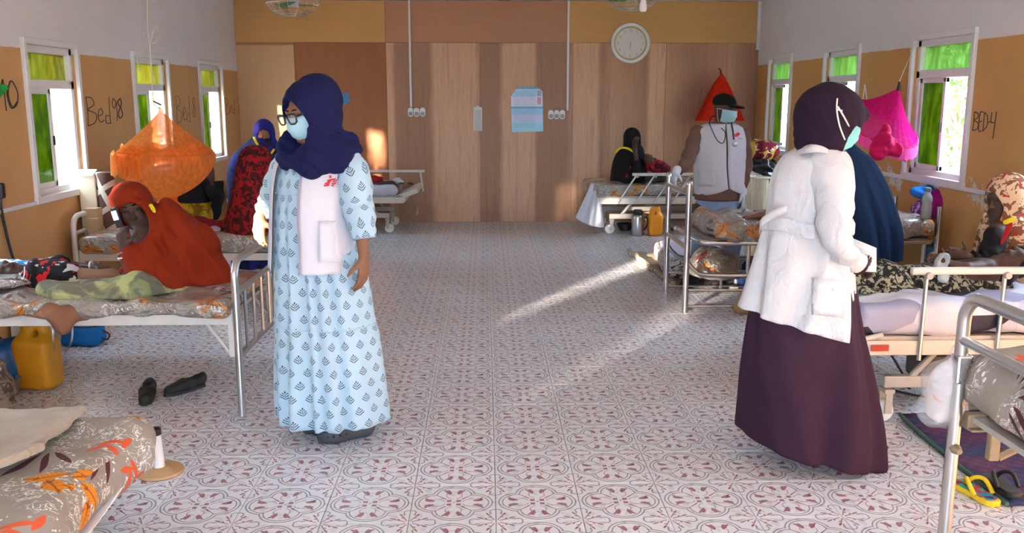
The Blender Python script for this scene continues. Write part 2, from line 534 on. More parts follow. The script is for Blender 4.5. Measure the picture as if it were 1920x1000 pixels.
def floral_core(b, u, v, T=.78, few=False):
    nz = b.noise(b.comb(u, v, 0), 4, 2)
    u = u+(nz-.5)*.03
    ut = (u/T).fract()*T; vt = (v/T).fract()*T
    S = T/.8
    def leaf(cx, cy, ang, l, w):
        co, si = math.cos(ang), math.sin(ang)
        x = (ut-cx*S)*co+(vt-cy*S)*si; y = abs((vt-cy*S)*co-(ut-cx*S)*si)
        x = x/(l*S); 
        return y, x, (y-(1-x*x)*(w*S)).lt(0)*abs(x).lt(1)
    base = b.mix(b.noise(b.comb(u, v, 0), 9, 2), L(140, 131, 122), L(162, 153, 143))
    wh = b.noise(b.comb(u, v, 3.1), 16, 4, .6, 1.5); wm = b.ss(b.noise(b.comb(u, v, 7), 4, 1), .46, .56)
    sprig = abs(wh-.5).lt(.016)*wm
    sprig = sprig.max(b.vor(b.comb(u, v, 0), 38).lt(.22)*b.ss(b.noise(b.comb(u, v, 1), 7, 1), .56, .6))
    col = b.mix(sprig, base, L(236, 233, 230))
    bur = None
    for ang, d, l in ((.25, .0, .13), (.62, 0, .15), (1.0, 0, .15), (1.4, 0, .14), (1.85, 0, .12), (2.3, 0, .10)):
        cx, cy = .42+math.cos(ang+math.pi)*(.05+l), .62+math.sin(ang+math.pi)*(.05+l)
        m_ = leaf(cx, cy, ang, l*.95, .016)[2]
        bur = m_ if bur is None else bur.max(m_)
    col = b.mix(bur, col, L(84, 44, 52))
    cor = None
    for cx, cy, ang, l in ((.63, .70, .4, .07), (.66, .64, -.5, .06), (.60, .63, 1.2, .06), (.69, .73, 1.5, .05)):
        m_ = leaf(cx, cy, ang, l, .016)[2]; cor = m_ if cor is None else cor.max(m_)
    col = b.mix(cor, col, L(214, 92, 58))
    org = None; vein = None
    for cx, cy, ang, l, w in ((.10, .22, .5, .085, .045), (.20, .30, 1.5, .09, .04), (.27, .20, -.4, .085, .04), (.17, .12, 2.2, .08, .04), (.28, .10, .9, .07, .035),
                              (.55, .30, .2, .085, .042), (.68, .36, 1.2, .08, .04), (.62, .20, -.9, .085, .04), (.71, .22, .3, .06, .034)):
        y, x, m_ = leaf(cx, cy, ang, l, w)
        ve = m_*(y.lt(.004).max(abs((x*5+y*40).fract()-.5).lt(.06)))
        org = m_ if org is None else org.max(m_); vein = ve if vein is None else vein.max(ve)
    spot = b.ss(b.noise(b.comb(u, v, 0), 30, 3), .56, .62)
    if few: org = org*b.ss(b.noise(b.comb(u, v, 9), 2.2, 1), .46, .5); vein = vein*org
    oc = b.mix(spot*.8, L(206, 130, 48) if few else L(226, 140, 38), L(122, 62, 30))
    oc = b.mix(vein*.7, oc, L(120, 62, 30))
    return b.mix(org, col, oc), nz
def floral(name, plastic=False, T=.78, shift=(0, 0)):
    b = MatB(name); x, y, z = b.sep(b.coord())
    nx, ny, nz_ = b.sep(X_(b, b.n('ShaderNodeNewGeometry').outputs['Normal']))
    col, nz = floral_core(b, x-z*abs(nx).gt(.72)+shift[0], y-z*abs(ny).gt(.72)+shift[1], T, plastic)
    v = b.coord()
    if plastic:
        w = b.noise(v, 7, 4, .6, 1.2)
        cr = abs(b.noise(v, 5, 3, .5, 2.5)-.5)
        b.set(col=col, rough=.42, coat=.9, coatr=.10, spec=.6)
        b.bump(w*1.0+b.m('MULTIPLY', cr, 2.4), .9, .035)
    else:
        b.set(col=col, rough=.75, spec=.25)
        b.bump(b.noise(v, 9, 3)*2+b.noise(v, 300, 1)*.05, .35, .02)
    return b.mat

def leaf_print():
    b = MatB('leaf_print_cotton'); u, v, _ = b.sep(b.coord('UV')); v = 10-v
    W, Hh = .068, .061
    row = (v/Hh).floor(); odd = (row/2).fract()*2
    uu = (u/W+odd*.5); x = abs(uu.fract()-.5)*W; y = (v/Hh).fract()*Hh
    x = x+.0001
    k = (y-x*.95)   # chevrons pointing up and out
    st = None
    for y0, xm in ((.004, .0185), (.0155, .015), (.027, .0095)):
        m_ = abs(k-y0).lt(.0026)*x.lt(xm)*x.gt(.0026)
        st = m_ if st is None else st.max(m_)
    st = st.max(x.lt(.0011)*y.gt(.003)*y.lt(.030)).max(x.lt(.0032)*y.gt(.034)*y.lt(.045)*(x+abs(y-.0395)*.5).lt(.004))
    f = b.noise(b.coord('UV'), 5, 2)
    base = b.mix(f, L(164, 192, 210), L(182, 208, 222))
    b.set(col=b.mix(st*.9, base, L(44, 54, 72)), rough=.8, spec=.2, sheen=.1)
    b.bump(b.noise(b.coord('UV'), 500, 1)*.3+b.noise(b.coord('UV'), 14, 3), .3, .006)
    return b.mat

def blotch(name, c1, c2, c3, scale=14, t=(.48, .55), rough=.85, t2=(.6, .66)):
    """printed cloth: ground c1 with irregular motifs c2 and accents c3"""
    b = MatB(name); v = b.coord()
    n1 = b.noise(v, scale, 3, .6, .8); n2 = b.noise(b.scale(v, (1, 1, 1), (3, 1, 7)), scale*1.2, 2, .5, .5)
    col = b.mix(b.ss(n1, *t), c1, c2); col = b.mix(b.ss(n2, *t2), col, c3)
    b.set(col=col, rough=rough, spec=.2)
    b.bump(b.noise(v, 16, 3)*3+b.noise(v, 300, 1), .25, .005)
    return b.mat

def wall_mat(name, bound, ochre, scuff_z=None):
    b = MatB(name); v = b.coord(); x, y, z = b.sep(v)
    e = z+(b.noise(v, 3, 2)-.5)*.02+(b.noise(v, 20, 2)-.5)*.012-bound
    f = b.noise(v, 2.2, 4); g = b.noise(v, 40, 3)
    oc = b.mix(f, tuple(c*.86 for c in ochre), tuple(c*1.12 for c in ochre))
    oc = b.mix(b.ss(g, .62, .75)*.25, oc, tuple(c*.6 for c in ochre))
    wh = b.mix(f, L(226, 224, 230), L(238, 236, 240))
    if scuff_z:
        pe = b.ss(b.noise(v, 6, 4, .6), .55, .58)*(1-b.ss(abs(z-scuff_z), .05, .14))
        oc = b.mix(pe, oc, L(214, 208, 200))
    chips = b.ss(b.noise(b.scale(v, (1, 1, 1), (5, 2, 1)), 11, 3, .5), .74, .76)
    oc = b.mix(chips*.7, oc, L(214, 190, 150))
    b.set(col=b.mix(b.ss(e, -.004, .004), oc, wh), rough=.7, spec=.25)
    b.bump(g+f*2, .25, .006)
    return b.mat

def ply(name, c1, c2, vert=True, seed=0, knots=.3):
    b = MatB(name); v = b.scale(b.coord(), (1, 1, 1), (seed*3.7, 0, seed*1.3))
    s_ = b.scale(v, (7, 7, .5) if vert else (.5, 7, 7))
    g = b.noise(s_, 3, 4, .6, .6); fine = b.noise(b.scale(v, (60, 60, 3) if vert else (3, 60, 60)), 3, 2)
    col = b.mix(g, c1, c2); col = b.mix(fine*.35, col, tuple(c*.7 for c in c1))
    st = b.ss(b.noise(v, 1.1, 3), .55, .75)
    col = b.mix(st*.3, col, tuple(c*.62 for c in c1))
    b.set(col=col, rough=.55, spec=.35); b.bump(fine, .12, .003)
    return b.mat
def veneer(name, stops, width):
    """vertical veneer leaves of different tone glued side by side; object x runs 0..width"""
    b = MatB(name); v = b.coord(); x, y, z = b.sep(v)
    wv = (b.noise(b.scale(v, (2, 2, .9)), 2, 3)-.5)*.07
    col = b.ramp((x+wv)/width, stops, 'LINEAR')
    fine = b.noise(b.scale(v, (45, 45, 2)), 3, 3); g = b.noise(b.scale(v, (9, 9, .6)), 2, 4, .6, .8)
    col = b.mix(b.ss(fine, .3, .8)*.22, col, L(96, 58, 36))
    col = b.mix(b.ss(g, .5, .75)*.35, col, L(120, 76, 48))
    b.set(col=col, rough=.5, spec=.4); b.bump(fine, .1, .003)
    return b.mat
def film_glass(name, c1, c2, dens):
    b = MatB(name); v = b.coord()
    f = b.noise(b.scale(v, (3, 3, 1.2)), 4, 4, .65)
    col = b.mix(b.ss(f, .3, .7), c1, c2)
    tr = b.n('ShaderNodeBsdfTransparent'); b.put(tr.inputs[0], col)
    tl = b.n('ShaderNodeBsdfTranslucent'); b.put(tl.inputs[0], col)
    gl = b.n('ShaderNodeBsdfGlossy'); gl.inputs['Roughness'].default_value = .12; b.put(gl.inputs[0], (.8, .9, .8))
    m1 = b.n('ShaderNodeMixShader'); m1.inputs[0].default_value = dens
    b.nt.links.new(tr.outputs[0], m1.inputs[1]); b.nt.links.new(tl.outputs[0], m1.inputs[2])
    m2 = b.n('ShaderNodeMixShader'); m2.inputs[0].default_value = .06
    b.nt.links.new(m1.outputs[0], m2.inputs[1]); b.nt.links.new(gl.outputs[0], m2.inputs[2])
    b.nt.links.new(m2.outputs[0], b.out.inputs[0])
    return b.mat
def net(name, col, alpha=.55, tl=.6, hole=0):
    b = MatB(name); v = b.coord()
    f = b.noise(b.scale(v, (1, 1, .3)), 40, 3)
    df = b.n('ShaderNodeBsdfDiffuse'); b.put(df.inputs[0], b.mix(f, tuple(c*.8 for c in col), col))
    tr = b.n('ShaderNodeBsdfTranslucent'); b.put(tr.inputs[0], col)
    m1 = b.n('ShaderNodeMixShader'); m1.inputs[0].default_value = tl
    b.nt.links.new(df.outputs[0], m1.inputs[1]); b.nt.links.new(tr.outputs[0], m1.inputs[2])
    tp = b.n('ShaderNodeBsdfTransparent'); b.put(tp.inputs[0], tuple(min(1, .6+.4*c) for c in col))
    m2 = b.n('ShaderNodeMixShader'); b.put(m2.inputs[0], b.ss(f, .2, .8)*.25+(alpha-.12))
    b.nt.links.new(tp.outputs[0], m2.inputs[1]); b.nt.links.new(m1.outputs[0], m2.inputs[2])
    b.nt.links.new(m2.outputs[0], b.out.inputs[0])
    return b.mat
def clear(name, col=(.95, .97, 1), rough=.05, a=.25):
    """clear plastic: mostly see-through with a sharp reflection"""
    b = MatB(name)
    tp = b.n('ShaderNodeBsdfTransparent'); b.put(tp.inputs[0], col)
    b.set(col=col, rough=rough, spec=.6)
    m2 = b.n('ShaderNodeMixShader'); m2.inputs[0].default_value = a
    b.nt.links.new(tp.outputs[0], m2.inputs[1]); b.nt.links.new(b.p.outputs[0], m2.inputs[2])
    b.nt.links.new(m2.outputs[0], b.out.inputs[0])
    return b.mat
def skin(name, col):
    b = MatB(name); v = b.coord()
    f = b.noise(v, 12, 3); b.set(col=b.mix(f, tuple(c*.8 for c in col), tuple(c*1.18 for c in col)), rough=.6, spec=.28)
    b.bump(b.noise(v, 160, 2), .08, .002)
    return b.mat

M = {}
M['tile'] = tile_mat()
M['grout'] = plain('grout', L(150, 140, 134), .9, noise=.2)
M['wallL'] = wall_mat('paint_left_wall', 1.93, L(206, 158, 104))
M['wallR'] = wall_mat('paint_right_wall', 2.005, L(208, 158, 94), .93)
M['ceil'] = plain('ceiling_paint', L(230, 226, 226), .8, noise=.06, nscale=3)
M['plyA'] = ply('plywood_ochre', L(200, 148, 84), L(216, 168, 104), False, 1)
M['plyB'] = ply('plywood_reddish', L(184, 128, 94), L(200, 146, 112), False, 2)
M['plyC'] = ply('plywood_pale', L(204, 160, 114), L(214, 174, 128), True, 3)
M['plyD'] = ply('plywood_red_brown', L(150, 92, 54), L(170, 110, 70), True, 4)
M['white_pvc'] = plain('white_window_profile', L(232, 232, 234), .4)
M['green_glass'] = film_glass('green_film_glass', (.046, .070, .006), (.10, .130, .016), .6)
M['lime_glass'] = film_glass('lime_film_glass', (.11, .112, .024), (.18, .178, .05), .6)
M['lime_glass_pale'] = film_glass('pale_green_film_glass', (.11, .175, .055), (.18, .25, .11), .6)
M['ink'] = plain('marker_ink', L(62, 52, 44), .8)
M['white_enamel'] = plain('worn_white_enamel', L(214, 208, 200), .4, noise=.12, nscale=14)
M['grey_enamel'] = plain('worn_grey_enamel', L(176, 172, 166), .42, noise=.18, nscale=20)
M['chrome'] = plain('brushed_steel', (.62, .62, .64), .22, metal=1)
M['alu'] = plain('aluminium', (.60, .61, .62), .34, metal=1)
M['black'] = plain('black_plastic', L(30, 29, 31), .45)
M['rubber'] = plain('dark_rubber', L(52, 54, 58), .62, bump=.1)
M['white_plastic'] = plain('white_plastic', L(232, 232, 228), .38)
M['floral'] = floral('floral_sheet', False, .62, (.1, .25))
M['floral_big'] = floral('large_floral_sheet', False, .64, (.30, .30))
M['foil'] = floral('floral_sheet_under_plastic', True, .64)
M['leafp'] = leaf_print()
M['vest'] = cloth('white_vest_cotton', L(208, 208, 218), var=.03)
M['coat'] = cloth('white_coat_cotton', L(206, 206, 210), var=.03, bump=.7)
M['navy'] = cloth('navy_hijab_crepe', L(19, 21, 66), var=.15)
M['skin_mid'] = skin('skin_mid_brown', L(132, 92, 70))
M['skin_dark'] = skin('skin_dark_brown', L(84, 58, 46))
M['skin_deep'] = skin('skin_deep_brown', L(74, 52, 44))
M['eye_white'] = plain('eye_white', L(206, 200, 192), .25)
M['eye_dark'] = plain('eye_dark', L(26, 18, 14), .15)
M['mask'] = cloth('surgical_mask', L(164, 206, 220), var=.04, bump=.1)
M['mask_green'] = cloth('teal_surgical_mask', L(128, 202, 204), var=.04, bump=.1)
M['cord_white'] = plain('white_elastic', L(226, 226, 222), .7)
M['glass_lens'] = clear('spectacle_lens', (.95, .97, .98), .02, .16)
M['purple_hijab'] = cloth('aubergine_hijab', L(33, 17, 36), var=.2)
M['skirt'] = cloth('aubergine_skirt', L(50, 28, 45), var=.12, bump=.15)
M['orange'] = cloth('burnt_orange_cloth', L(130, 37, 10), var=.14)
M['logo_red'] = plain('red_print', L(206, 40, 52), .7)
M['logo_grey'] = plain('grey_print', L(160, 150, 158), .8)
M['brown_shirt'] = cloth('brown_shirt', L(112, 84, 74))
M['jeans'] = cloth('pale_blue_trousers', L(146, 168, 204), var=.1)
M['cap'] = cloth('black_cap', L(20, 20, 22))
M['black_cloth'] = cloth('black_cloth', L(24, 22, 24), var=.3)
M['teal_navy'] = cloth('dark_navy_cloak', L(22, 40, 68), var=.15)
M['red_print'] = blotch('red_black_print', L(150, 22, 30), L(66, 22, 22), L(44, 20, 20), 22, (.47, .53), t2=(.56, .62))
M['blue_print'] = blotch('navy_blue_veil', L(32, 34, 66), L(38, 38, 120), L(22, 24, 44), 9)
M['yellow_skirt'] = blotch('yellow_brown_skirt', L(188, 152, 26), L(132, 96, 18), L(204, 176, 60), 12)
M['cream_red'] = blotch('cream_red_floral', L(202, 172, 140), L(118, 74, 54), L(176, 28, 34), 20, (.5, .53), t2=(.62, .64))
M['bw_print'] = blotch('black_cream_print', L(36, 35, 34), L(168, 164, 140), L(60, 58, 54), 34, (.5, .54), t2=(.62, .66))
M['green_print'] = blotch('grey_lime_print', L(112, 110, 94), L(176, 176, 120), L(132, 142, 98), 5, (.42, .56), t2=(.56, .66))
M['black_floral'] = blotch('black_red_floral', L(26, 22, 24), L(190, 30, 34), L(196, 190, 186), 13, (.55, .57), t2=(.60, .62))
M['beige_wrap'] = cloth('brown_wrap', L(134, 98, 76), var=.25)
M['fleece'] = plain('beige_fleece', L(158, 143, 126), .95, noise=.12, nscale=10, bump=.9, bscale=120, sheen=.4)
M['yellow_can'] = plain('amber_plastic', L(222, 152, 26), .35)
M['orange_can'] = plain('orange_plastic', L(240, 152, 22), .35)
M['red_cap'] = plain('red_plastic', L(176, 40, 26), .4)
M['blue_bag'] = plain('blue_plastic_bag', L(28, 92, 150), .3, bump=.6, bscale=16)
M['blue_pouch'] = cloth('blue_pouch_fabric', L(28, 108, 176))
M['black_bag'] = plain('black_plastic_bag', L(20, 20, 22), .25, bump=.8, bscale=18)
M['card'] = plain('cardboard', L(176, 146, 108), .85, noise=.1)
M['paper'] = plain('white_paper', L(232, 232, 234), .7)
M['sandal'] = plain('black_leather', L(30, 30, 32), .5, bump=.2)
M['clog'] = plain('charcoal_clog_foam', L(58, 62, 68), .6)
M['wood'] = ply('raw_wood', L(176, 138, 96), L(200, 164, 120), False, 6)
M['pinknet'] = net('pink_net', L(236, 38, 140), .72, .5)
M['orangenet'] = net('orange_net', L(255, 180, 104), .66, .78)
M['rednet'] = net('red_net', L(226, 58, 36), .88, .4)
M['pinkbundle'] = cloth('pink_net_bundle', L(196, 14, 84), var=.25)
M['string'] = plain('pale_string', L(206, 200, 186), .8)
M['steel'] = plain('steel_flask', (.55, .55, .56), .28, metal=1)
M['red_cloth'] = cloth('red_cloth', L(160, 30, 30), var=.2)
M['yellow'] = plain('yellow_rubber', L(238, 200, 26), .5)
M['yellow_trim'] = cloth('yellow_trim', L(226, 204, 30))

# ------------------------------------------------------------------ room shell
XL, XR, YB, YF, ZC = -3.13, 3.50, 11.78, -3.2, 2.80
TS = .336
TH = .22   # wall thickness
LW = [(6.40, 7.17), (8.33, 9.18), (10.22, 11.03), (4.45, 5.25), (2.5, 3.3), (.55, 1.35), (-1.4, -.6)]
RW = [(6.55, 7.45), (8.57, 9.40), (10.47, 11.25), (4.6, 5.45), (2.65, 3.45), (.7, 1.5), (-1.25, -.45)]
LZ, RZ = (.905, 1.965), (.98, 2.055)

def wall_holes(name, x0, x1, wins, zr, m):
    ys = sorted({YF-TH, YB+TH} | {q for w in wins for q in w}); zs = [0, zr[0], zr[1], ZC]
    mb = MB()
    for i in range(len(ys)-1):
        if any(abs(ys[i]-w[0]) < 1e-6 for w in wins):
            for a, b in ((zs[0], zs[1]), (zs[2], zs[3])):
                mb.box(((x0+x1)/2, (ys[i]+ys[i+1])/2, (a+b)/2), (abs(x1-x0), ys[i+1]-ys[i], b-a))
        else:
            mb.box(((x0+x1)/2, (ys[i]+ys[i+1])/2, ZC/2), (abs(x1-x0), ys[i+1]-ys[i], ZC))
    o = obj(name, mb, m, None, (0, 0, 0), smooth=False); return tag(o, kind='structure')
wall_left = wall_holes('wall_left', XL-TH, XL, LW, LZ, M['wallL'])
tag(wall_left, 'left wall, ochre below and white above, with three green-glazed windows')
wall_right = wall_holes('wall_right', XR, XR+TH, RW, RZ, M['wallR'])
tag(wall_right, 'right wall, ochre below and white above, with bed numbers')
mb = MB().box(((XL+XR)/2, (YB+YF)/2, ZC+.06), (XR-XL+2*TH, YB-YF+2*TH, .12))
ceiling = tag(obj('ceiling', mb, M['ceil'], None, (0, 0, 0), smooth=False), 'pale painted flat ceiling', kind='structure')
mb = MB().box(((XL+XR)/2, (YB+YF)/2, -.06), (XR-XL+2*TH, YB-YF+2*TH, .10))
floor = tag(obj('floor', mb, M['grout'], None, (0, 0, 0), smooth=False), 'floor of patterned cement tiles with red and grey quatrefoils', kind='structure')
mb = MB()
DX0, DX1, DZ = -.75, .85, 2.25
mb.box(((XL+DX0)/2, YF-TH/2, ZC/2), (DX0-XL, TH, ZC)); mb.box(((XR+DX1)/2, YF-TH/2, ZC/2), (XR-DX1, TH, ZC))
mb.box(((DX0+DX1)/2, YF-TH/2, (ZC+DZ)/2), (DX1-DX0, TH, ZC-DZ))
wall_front = tag(obj('wall_front', mb, M['wallL'], None, (0, 0, 0), smooth=False), 'wall behind the viewer with an open double doorway', kind='structure')
mb = MB().box(((XL+XR)/2, YB+.10, ZC/2), (XR-XL, .16, ZC))
wall_back = tag(obj('wall_back', mb, M['plyB'], None, (0, 0, 0), smooth=False), 'back partition clad in plywood sheets of different browns', kind='structure')

# plywood sheets of the back partition
px2x = lambda px: at(px, 250, YB)[0]
ZS = 2.285
def panel(xa, xb, za, zb, m, th=.02):
    mb = MB().box((((xb-xa)/2), 0, (zb-za)/2), (xb-xa-.004, th, zb-za-.004))
    o = bpy.data.objects.new('plywood_panel', new_mesh('plywood_panel', mb, (0, 0, 0), False)); COL.objects.link(o)
    o.data.materials.append(m); o.parent = wall_back; o.location = (xa, YB+.02-th/2, za)
    md = o.modifiers.new('bevel', 'BEVEL'); md.width = .002; md.segments = 1
    return o
x0 = XL; xa = px2x(558); xb = px2x(727); 
panel(x0, xb, ZS, ZC, M['plyA']); panel(xb, px2x(1064), ZS, ZC, M['plyB']); panel(px2x(1064), XR, ZS, ZC, M['plyA'], .024)
panel(x0, xa, 0, ZS-.03, M['plyC'], .018); panel(xa, xb, 0, ZS, M['plyD'])
lt, dk, md_, rd = L(216, 168, 132), L(168, 124, 94), L(194, 148, 114), L(184, 132, 102)
wp = (XR-xb)/4
vst = [
    [(0, lt), (.06, lt), (.10, dk), (.46, dk), (.52, lt), (.95, lt), (1, md_)],
    [(0, dk), (.20, dk), (.26, lt), (.58, lt), (.62, dk), (.94, dk), (1, md_)],
    [(0, lt), (.26, lt), (.31, dk), (.42, md_), (.80, dk), (.84, lt), (1, lt)],
    [(0, md_), (.3, dk), (.5, rd), (.7, md_), (.85, dk), (1, dk)]]
for i in range(4):
    panel(xb+wp*i, xb+wp*(i+1), 0, ZS, veneer('veneer_sheet_%s' % 'abcd'[i], vst[i], wp), .02)

# floor tiles: the ones that show largest are parts of their own, the rest one part
def tile_mesh():
    h, e = TS/2-.0012, .0025; mb = MB()
    t = [(-h+e, -h+e, .0), (h-e, -h+e, .0), (h-e, h-e, .0), (-h+e, h-e, .0)]
    w = [(-h, -h, -.0015), (h, -h, -.0015), (h, h, -.0015), (-h, h, -.0015)]
    l = [(x, y, -.0105) for x, y, z in w]
    vs = t+w+l; U = lambda p: (p[0]/TS+.5, p[1]/TS+.5)
    fs = [(0, 1, 2, 3)]+[(4+i, 4+(i+1) % 4, (i+1) % 4, i) for i in range(4)]+[(8+i, 8+(i+1) % 4, 4+(i+1) % 4, 4+i) for i in range(4)]
    mb.add(vs, fs, [[U(vs[i]) for i in f] for f in fs]); return mb
tm = tile_mesh(); tme = new_mesh('floor_tile', tm, (0, 0, 0), False); tme.materials.append(M['tile'])
cells = []
X0 = .0336; Y0 = 4.4128-TS/2
for i in range(math.floor((XL-X0)/TS), math.ceil((XR-X0)/TS)):
    for j in range(math.floor((YF-Y0)/TS), math.ceil((YB-Y0)/TS)):
        cx, cy = X0+(i+.5)*TS, Y0+(j+.5)*TS
        d = np.array([cx, cy, -CAMH]); dep = d@_fw
        px, py = 960+FPX*(d@_rt)/max(dep, .01), 500-FPX*(d@_up)/max(dep, .01)
        vis = dep > .5 and -40 < px < 1960 and py < 1060
        cells.append((0 if vis else 1, dep, cx, cy))
cells.sort()
restmb = MB()
for k, (nv, dep, cx, cy) in enumerate(cells):
    ex = min(cx+TS/2, XR)-max(cx-TS/2, XL); ey = min(cy+TS/2, YB)-max(cy-TS/2, YF)
    if ex < .03 or ey < .03: continue
    if k < 300 and ex > TS*.98:
        o = bpy.data.objects.new('floor_tile', tme); COL.objects.link(o); o.parent = floor
        o.location = (cx, cy, rnd.uniform(-.0006, 0)); o.rotation_euler = (0, 0, rnd.uniform(-.002, .002))
    else:
        o_ = len(restmb.v)
        cl = [(min(max(x+cx, XL), XR), min(max(y+cy, YF), YB), z) for x, y, z in tm.v]
        restmb.add(cl, tm.f, [tm.uv[q] for q in range(len(tm.f))])
o = obj('floor_tiles', restmb, M['tile'], floor, (0, 0, 0), smooth=False); o['kind'] = 'stuff'

# windows: frame, transom, sliding sash with green film glass, open half
def window(n, side, y0, y1, zr, label, inview=True):
    xf = XL-.06 if side < 0 else XR+.06          # plane of the frame
    nx = 1 if side < 0 else -1
    z0, z1 = zr; zt = z1-.27
    root = empty('window_%d' % n, (xf, (y0+y1)/2, z0), label, kind='structure')
    fw_, fd = .055, .08
    for nm, c, sz in (('window_frame', ((y0+y1)/2, z1-fw_/2), (y1-y0, fw_)), ('window_frame', ((y0+y1)/2, z0+fw_/2), (y1-y0, fw_)),
                      ('window_frame', (y0+fw_/2, (z0+z1)/2), (fw_, z1-z0)), ('window_frame', (y1-fw_/2, (z0+z1)/2), (fw_, z1-z0)),
                      ('transom_bar', ((y0+y1)/2, zt), (y1-y0, .065))):
        obj(nm, MB().box((xf, c[0], c[1]), (fd, sz[0], sz[1])), M['white_pvc'], root, bevel=.006, smooth=False)
    # casing proud of the plaster
    xc = XL+.012 if side < 0 else XR-.012
    mb = MB()
    for c, sz in ((((y0+y1)/2, z1+.02), (y1-y0+.08, .045)), (((y0+y1)/2, z0-.012), (y1-y0+.1, .05)), ((y0-.02, (z0+z1)/2), (.045, z1-z0)), ((y1+.02, (z0+z1)/2), (.045, z1-z0))):
        mb.box((xc, c[0], c[1]), (.03, sz[0], sz[1]))
    obj('casing', mb, M['white_pvc'], root, bevel=.005, smooth=False)
    obj('transom_pane', MB().box((xf, (y0+y1)/2, (zt+z1-fw_+.03)/2), (.006, y1-y0-2*fw_+.01, z1-fw_-zt-.03)), M['lime_glass' if side < 0 else 'lime_glass_pale'], root, smooth=False)
    # sash with the green pane: the half that shows at the left in the photograph
    ya, yb_ = (y0+fw_, (y0+y1)/2+.02) if side < 0 else ((y0+y1)/2-.02, y1-fw_)
    zb, zu = z0+fw_, zt-.03
    mb = MB(); sw = .04
    for c, sz in ((((ya+yb_)/2, zu-sw/2), (yb_-ya, sw)), (((ya+yb_)/2, zb+sw/2), (yb_-ya, sw)), ((ya+sw/2, (zb+zu)/2), (sw, zu-zb)), ((yb_-sw/2, (zb+zu)/2), (sw, zu-zb))):
        mb.box((xf+nx*.012, c[0], c[1]), (.03, sz[0], sz[1]))
    s_ = obj('sash', mb, M['white_pvc'], root, bevel=.004, smooth=False)
    obj('pane', MB().box((xf+nx*.012, (ya+yb_)/2, (zb+zu)/2), (.006, yb_-ya-2*sw+.01, zu-zb-2*sw+.01)), M['green_glass'], s_, smooth=False)
    if inview:
        obj('latch', MB().box((xf+nx*.032, (yb_-sw/2) if side < 0 else (ya+sw/2), (zb+zu)/2-.02), (.014, .012, .07)), M['black'], s_, smooth=False)
        # security grille outside the opening
        mb = MB(); xg = xf-nx*.10
        ga, gb = ((y0+y1)/2-.02, y1-.02) if side < 0 else (y0+.02, (y0+y1)/2+.02)
        for k in range(4):
            y = ga+(gb-ga)*(k+.5)/4
            mb.tube([(xg, y, z0+.03), (xg, y, z1-.03)], .004, 6)
        obj('grille', mb, M['white_enamel'], root)
wl = ['nearest green-glazed window of the left wall, sill bright with sun', 'middle window of the left wall above the orange net', 'farthest window of the left wall, near the plywood partition']
wr = ['nearest window of the right wall beside the writing BED-4', 'middle window of the right wall behind the dark hijab', 'farthest window of the right wall beside the man in the cap']
for i, w in enumerate(LW): window(i+1, -1, w[0], w[1], LZ, wl[i] if i < 3 else 'window of the left wall outside the picture', i < 3)
for i, w in enumerate(RW): window(i+8, 1, w[0], w[1], RZ, wr[i] if i < 3 else 'window of the right wall outside the picture', i < 3)
# dado ledges and ceiling-corner trims
mb = MB().box((XL+.008, (YF+6.98)/2, .88), (.02, 6.98-YF, .028))
tag(obj('trim_1', mb, M['white_pvc'], None, (0, 0, 0), smooth=False, bevel=.004), 'white ledge strip along the left wall under the window', kind='structure')
mb = MB().box((XR-.008, (6.0+10.9)/2, .945), (.02, 4.9, .03))
tag(obj('trim_2', mb, M['white_pvc'], None, (0, 0, 0), smooth=False, bevel=.004), 'white ledge strip along the right wall with peeling paint', kind='structure')
mb = MB().box((XR-.02, YB-.012, 2.5), (.04, .024, .6))
tag(obj('trim_3', mb, M['white_pvc'], None, (0, 0, 0), smooth=False), 'white corner strip at the top right of the partition', kind='structure')

# handwriting on the walls: marker strokes
def strokes(name, wall, xw, nx, o, yw, zh, S_, w=.007, m=None, label=None):
    """letters drawn as ribbons: S_ list of polylines in 0..1 boxes; o=(y,z) of lower reading-left corner, yw signed metres per unit"""
    mb = MB()
    for pl in S_:
        p = spline([(xw+nx*.001, o[0]+yw*a, o[1]+zh*b) for a, b in pl], 4) if len(pl) > 2 else [V3(xw+nx*.001, o[0]+yw*a, o[1]+zh*b) for a, b in pl]
        mb.tube(p, w/2, 5)
    ob = obj(name, mb, m or M['ink'], wall, (0, 0, 0)); 
    if label: ob['label'] = label
    return ob
gB = [[(0, 1), (.02, .5), (.0, 0)], [(0, 1), (.16, .95), (.2, .72), (.03, .56), (.24, .4), (.2, .1), (0, 0)]]
ge = lambda x: [[(x, .32), (x+.13, .4), (x+.1, .58), (x+.02, .5), (x+.0, .25), (x+.06, .1), (x+.16, .16)]]
gd = lambda x: [[(x+.13, .3), (x+.02, .32), (x+.02, .05), (x+.14, .05)], [(x+.15, 1), (x+.14, .5), (x+.14, 0)]]
gE = lambda x: [[(x+.14, 1), (x, .95), (x, .05), (x+.15, .02)], [(x, .5), (x+.12, .52)]]
gD = lambda x: [[(x, 1), (x+.01, 0)], [(x, 1), (x+.15, .8), (x+.17, .3), (x, 0)]]
g9 = lambda x: [[(x+.12, .8), (x+.03, .95), (x, .7), (x+.06, .58), (x+.12, .8), (x+.12, .4), (x+.1, .1)]]
g8 = lambda x: [[(x+.1, .95), (x, .8), (x+.1, .55), (x+.12, .3), (x+.03, .2), (x, .4), (x+.12, .75), (x+.08, .95)]]
g4 = lambda x: [[(x, 1), (x, .5), (x+.17, .5)], [(x+.2, 1.05), (x+.15, -.35)]]
def sq(a, f=1): return a
def wpt(px, py, x): return atx(px, py, x)
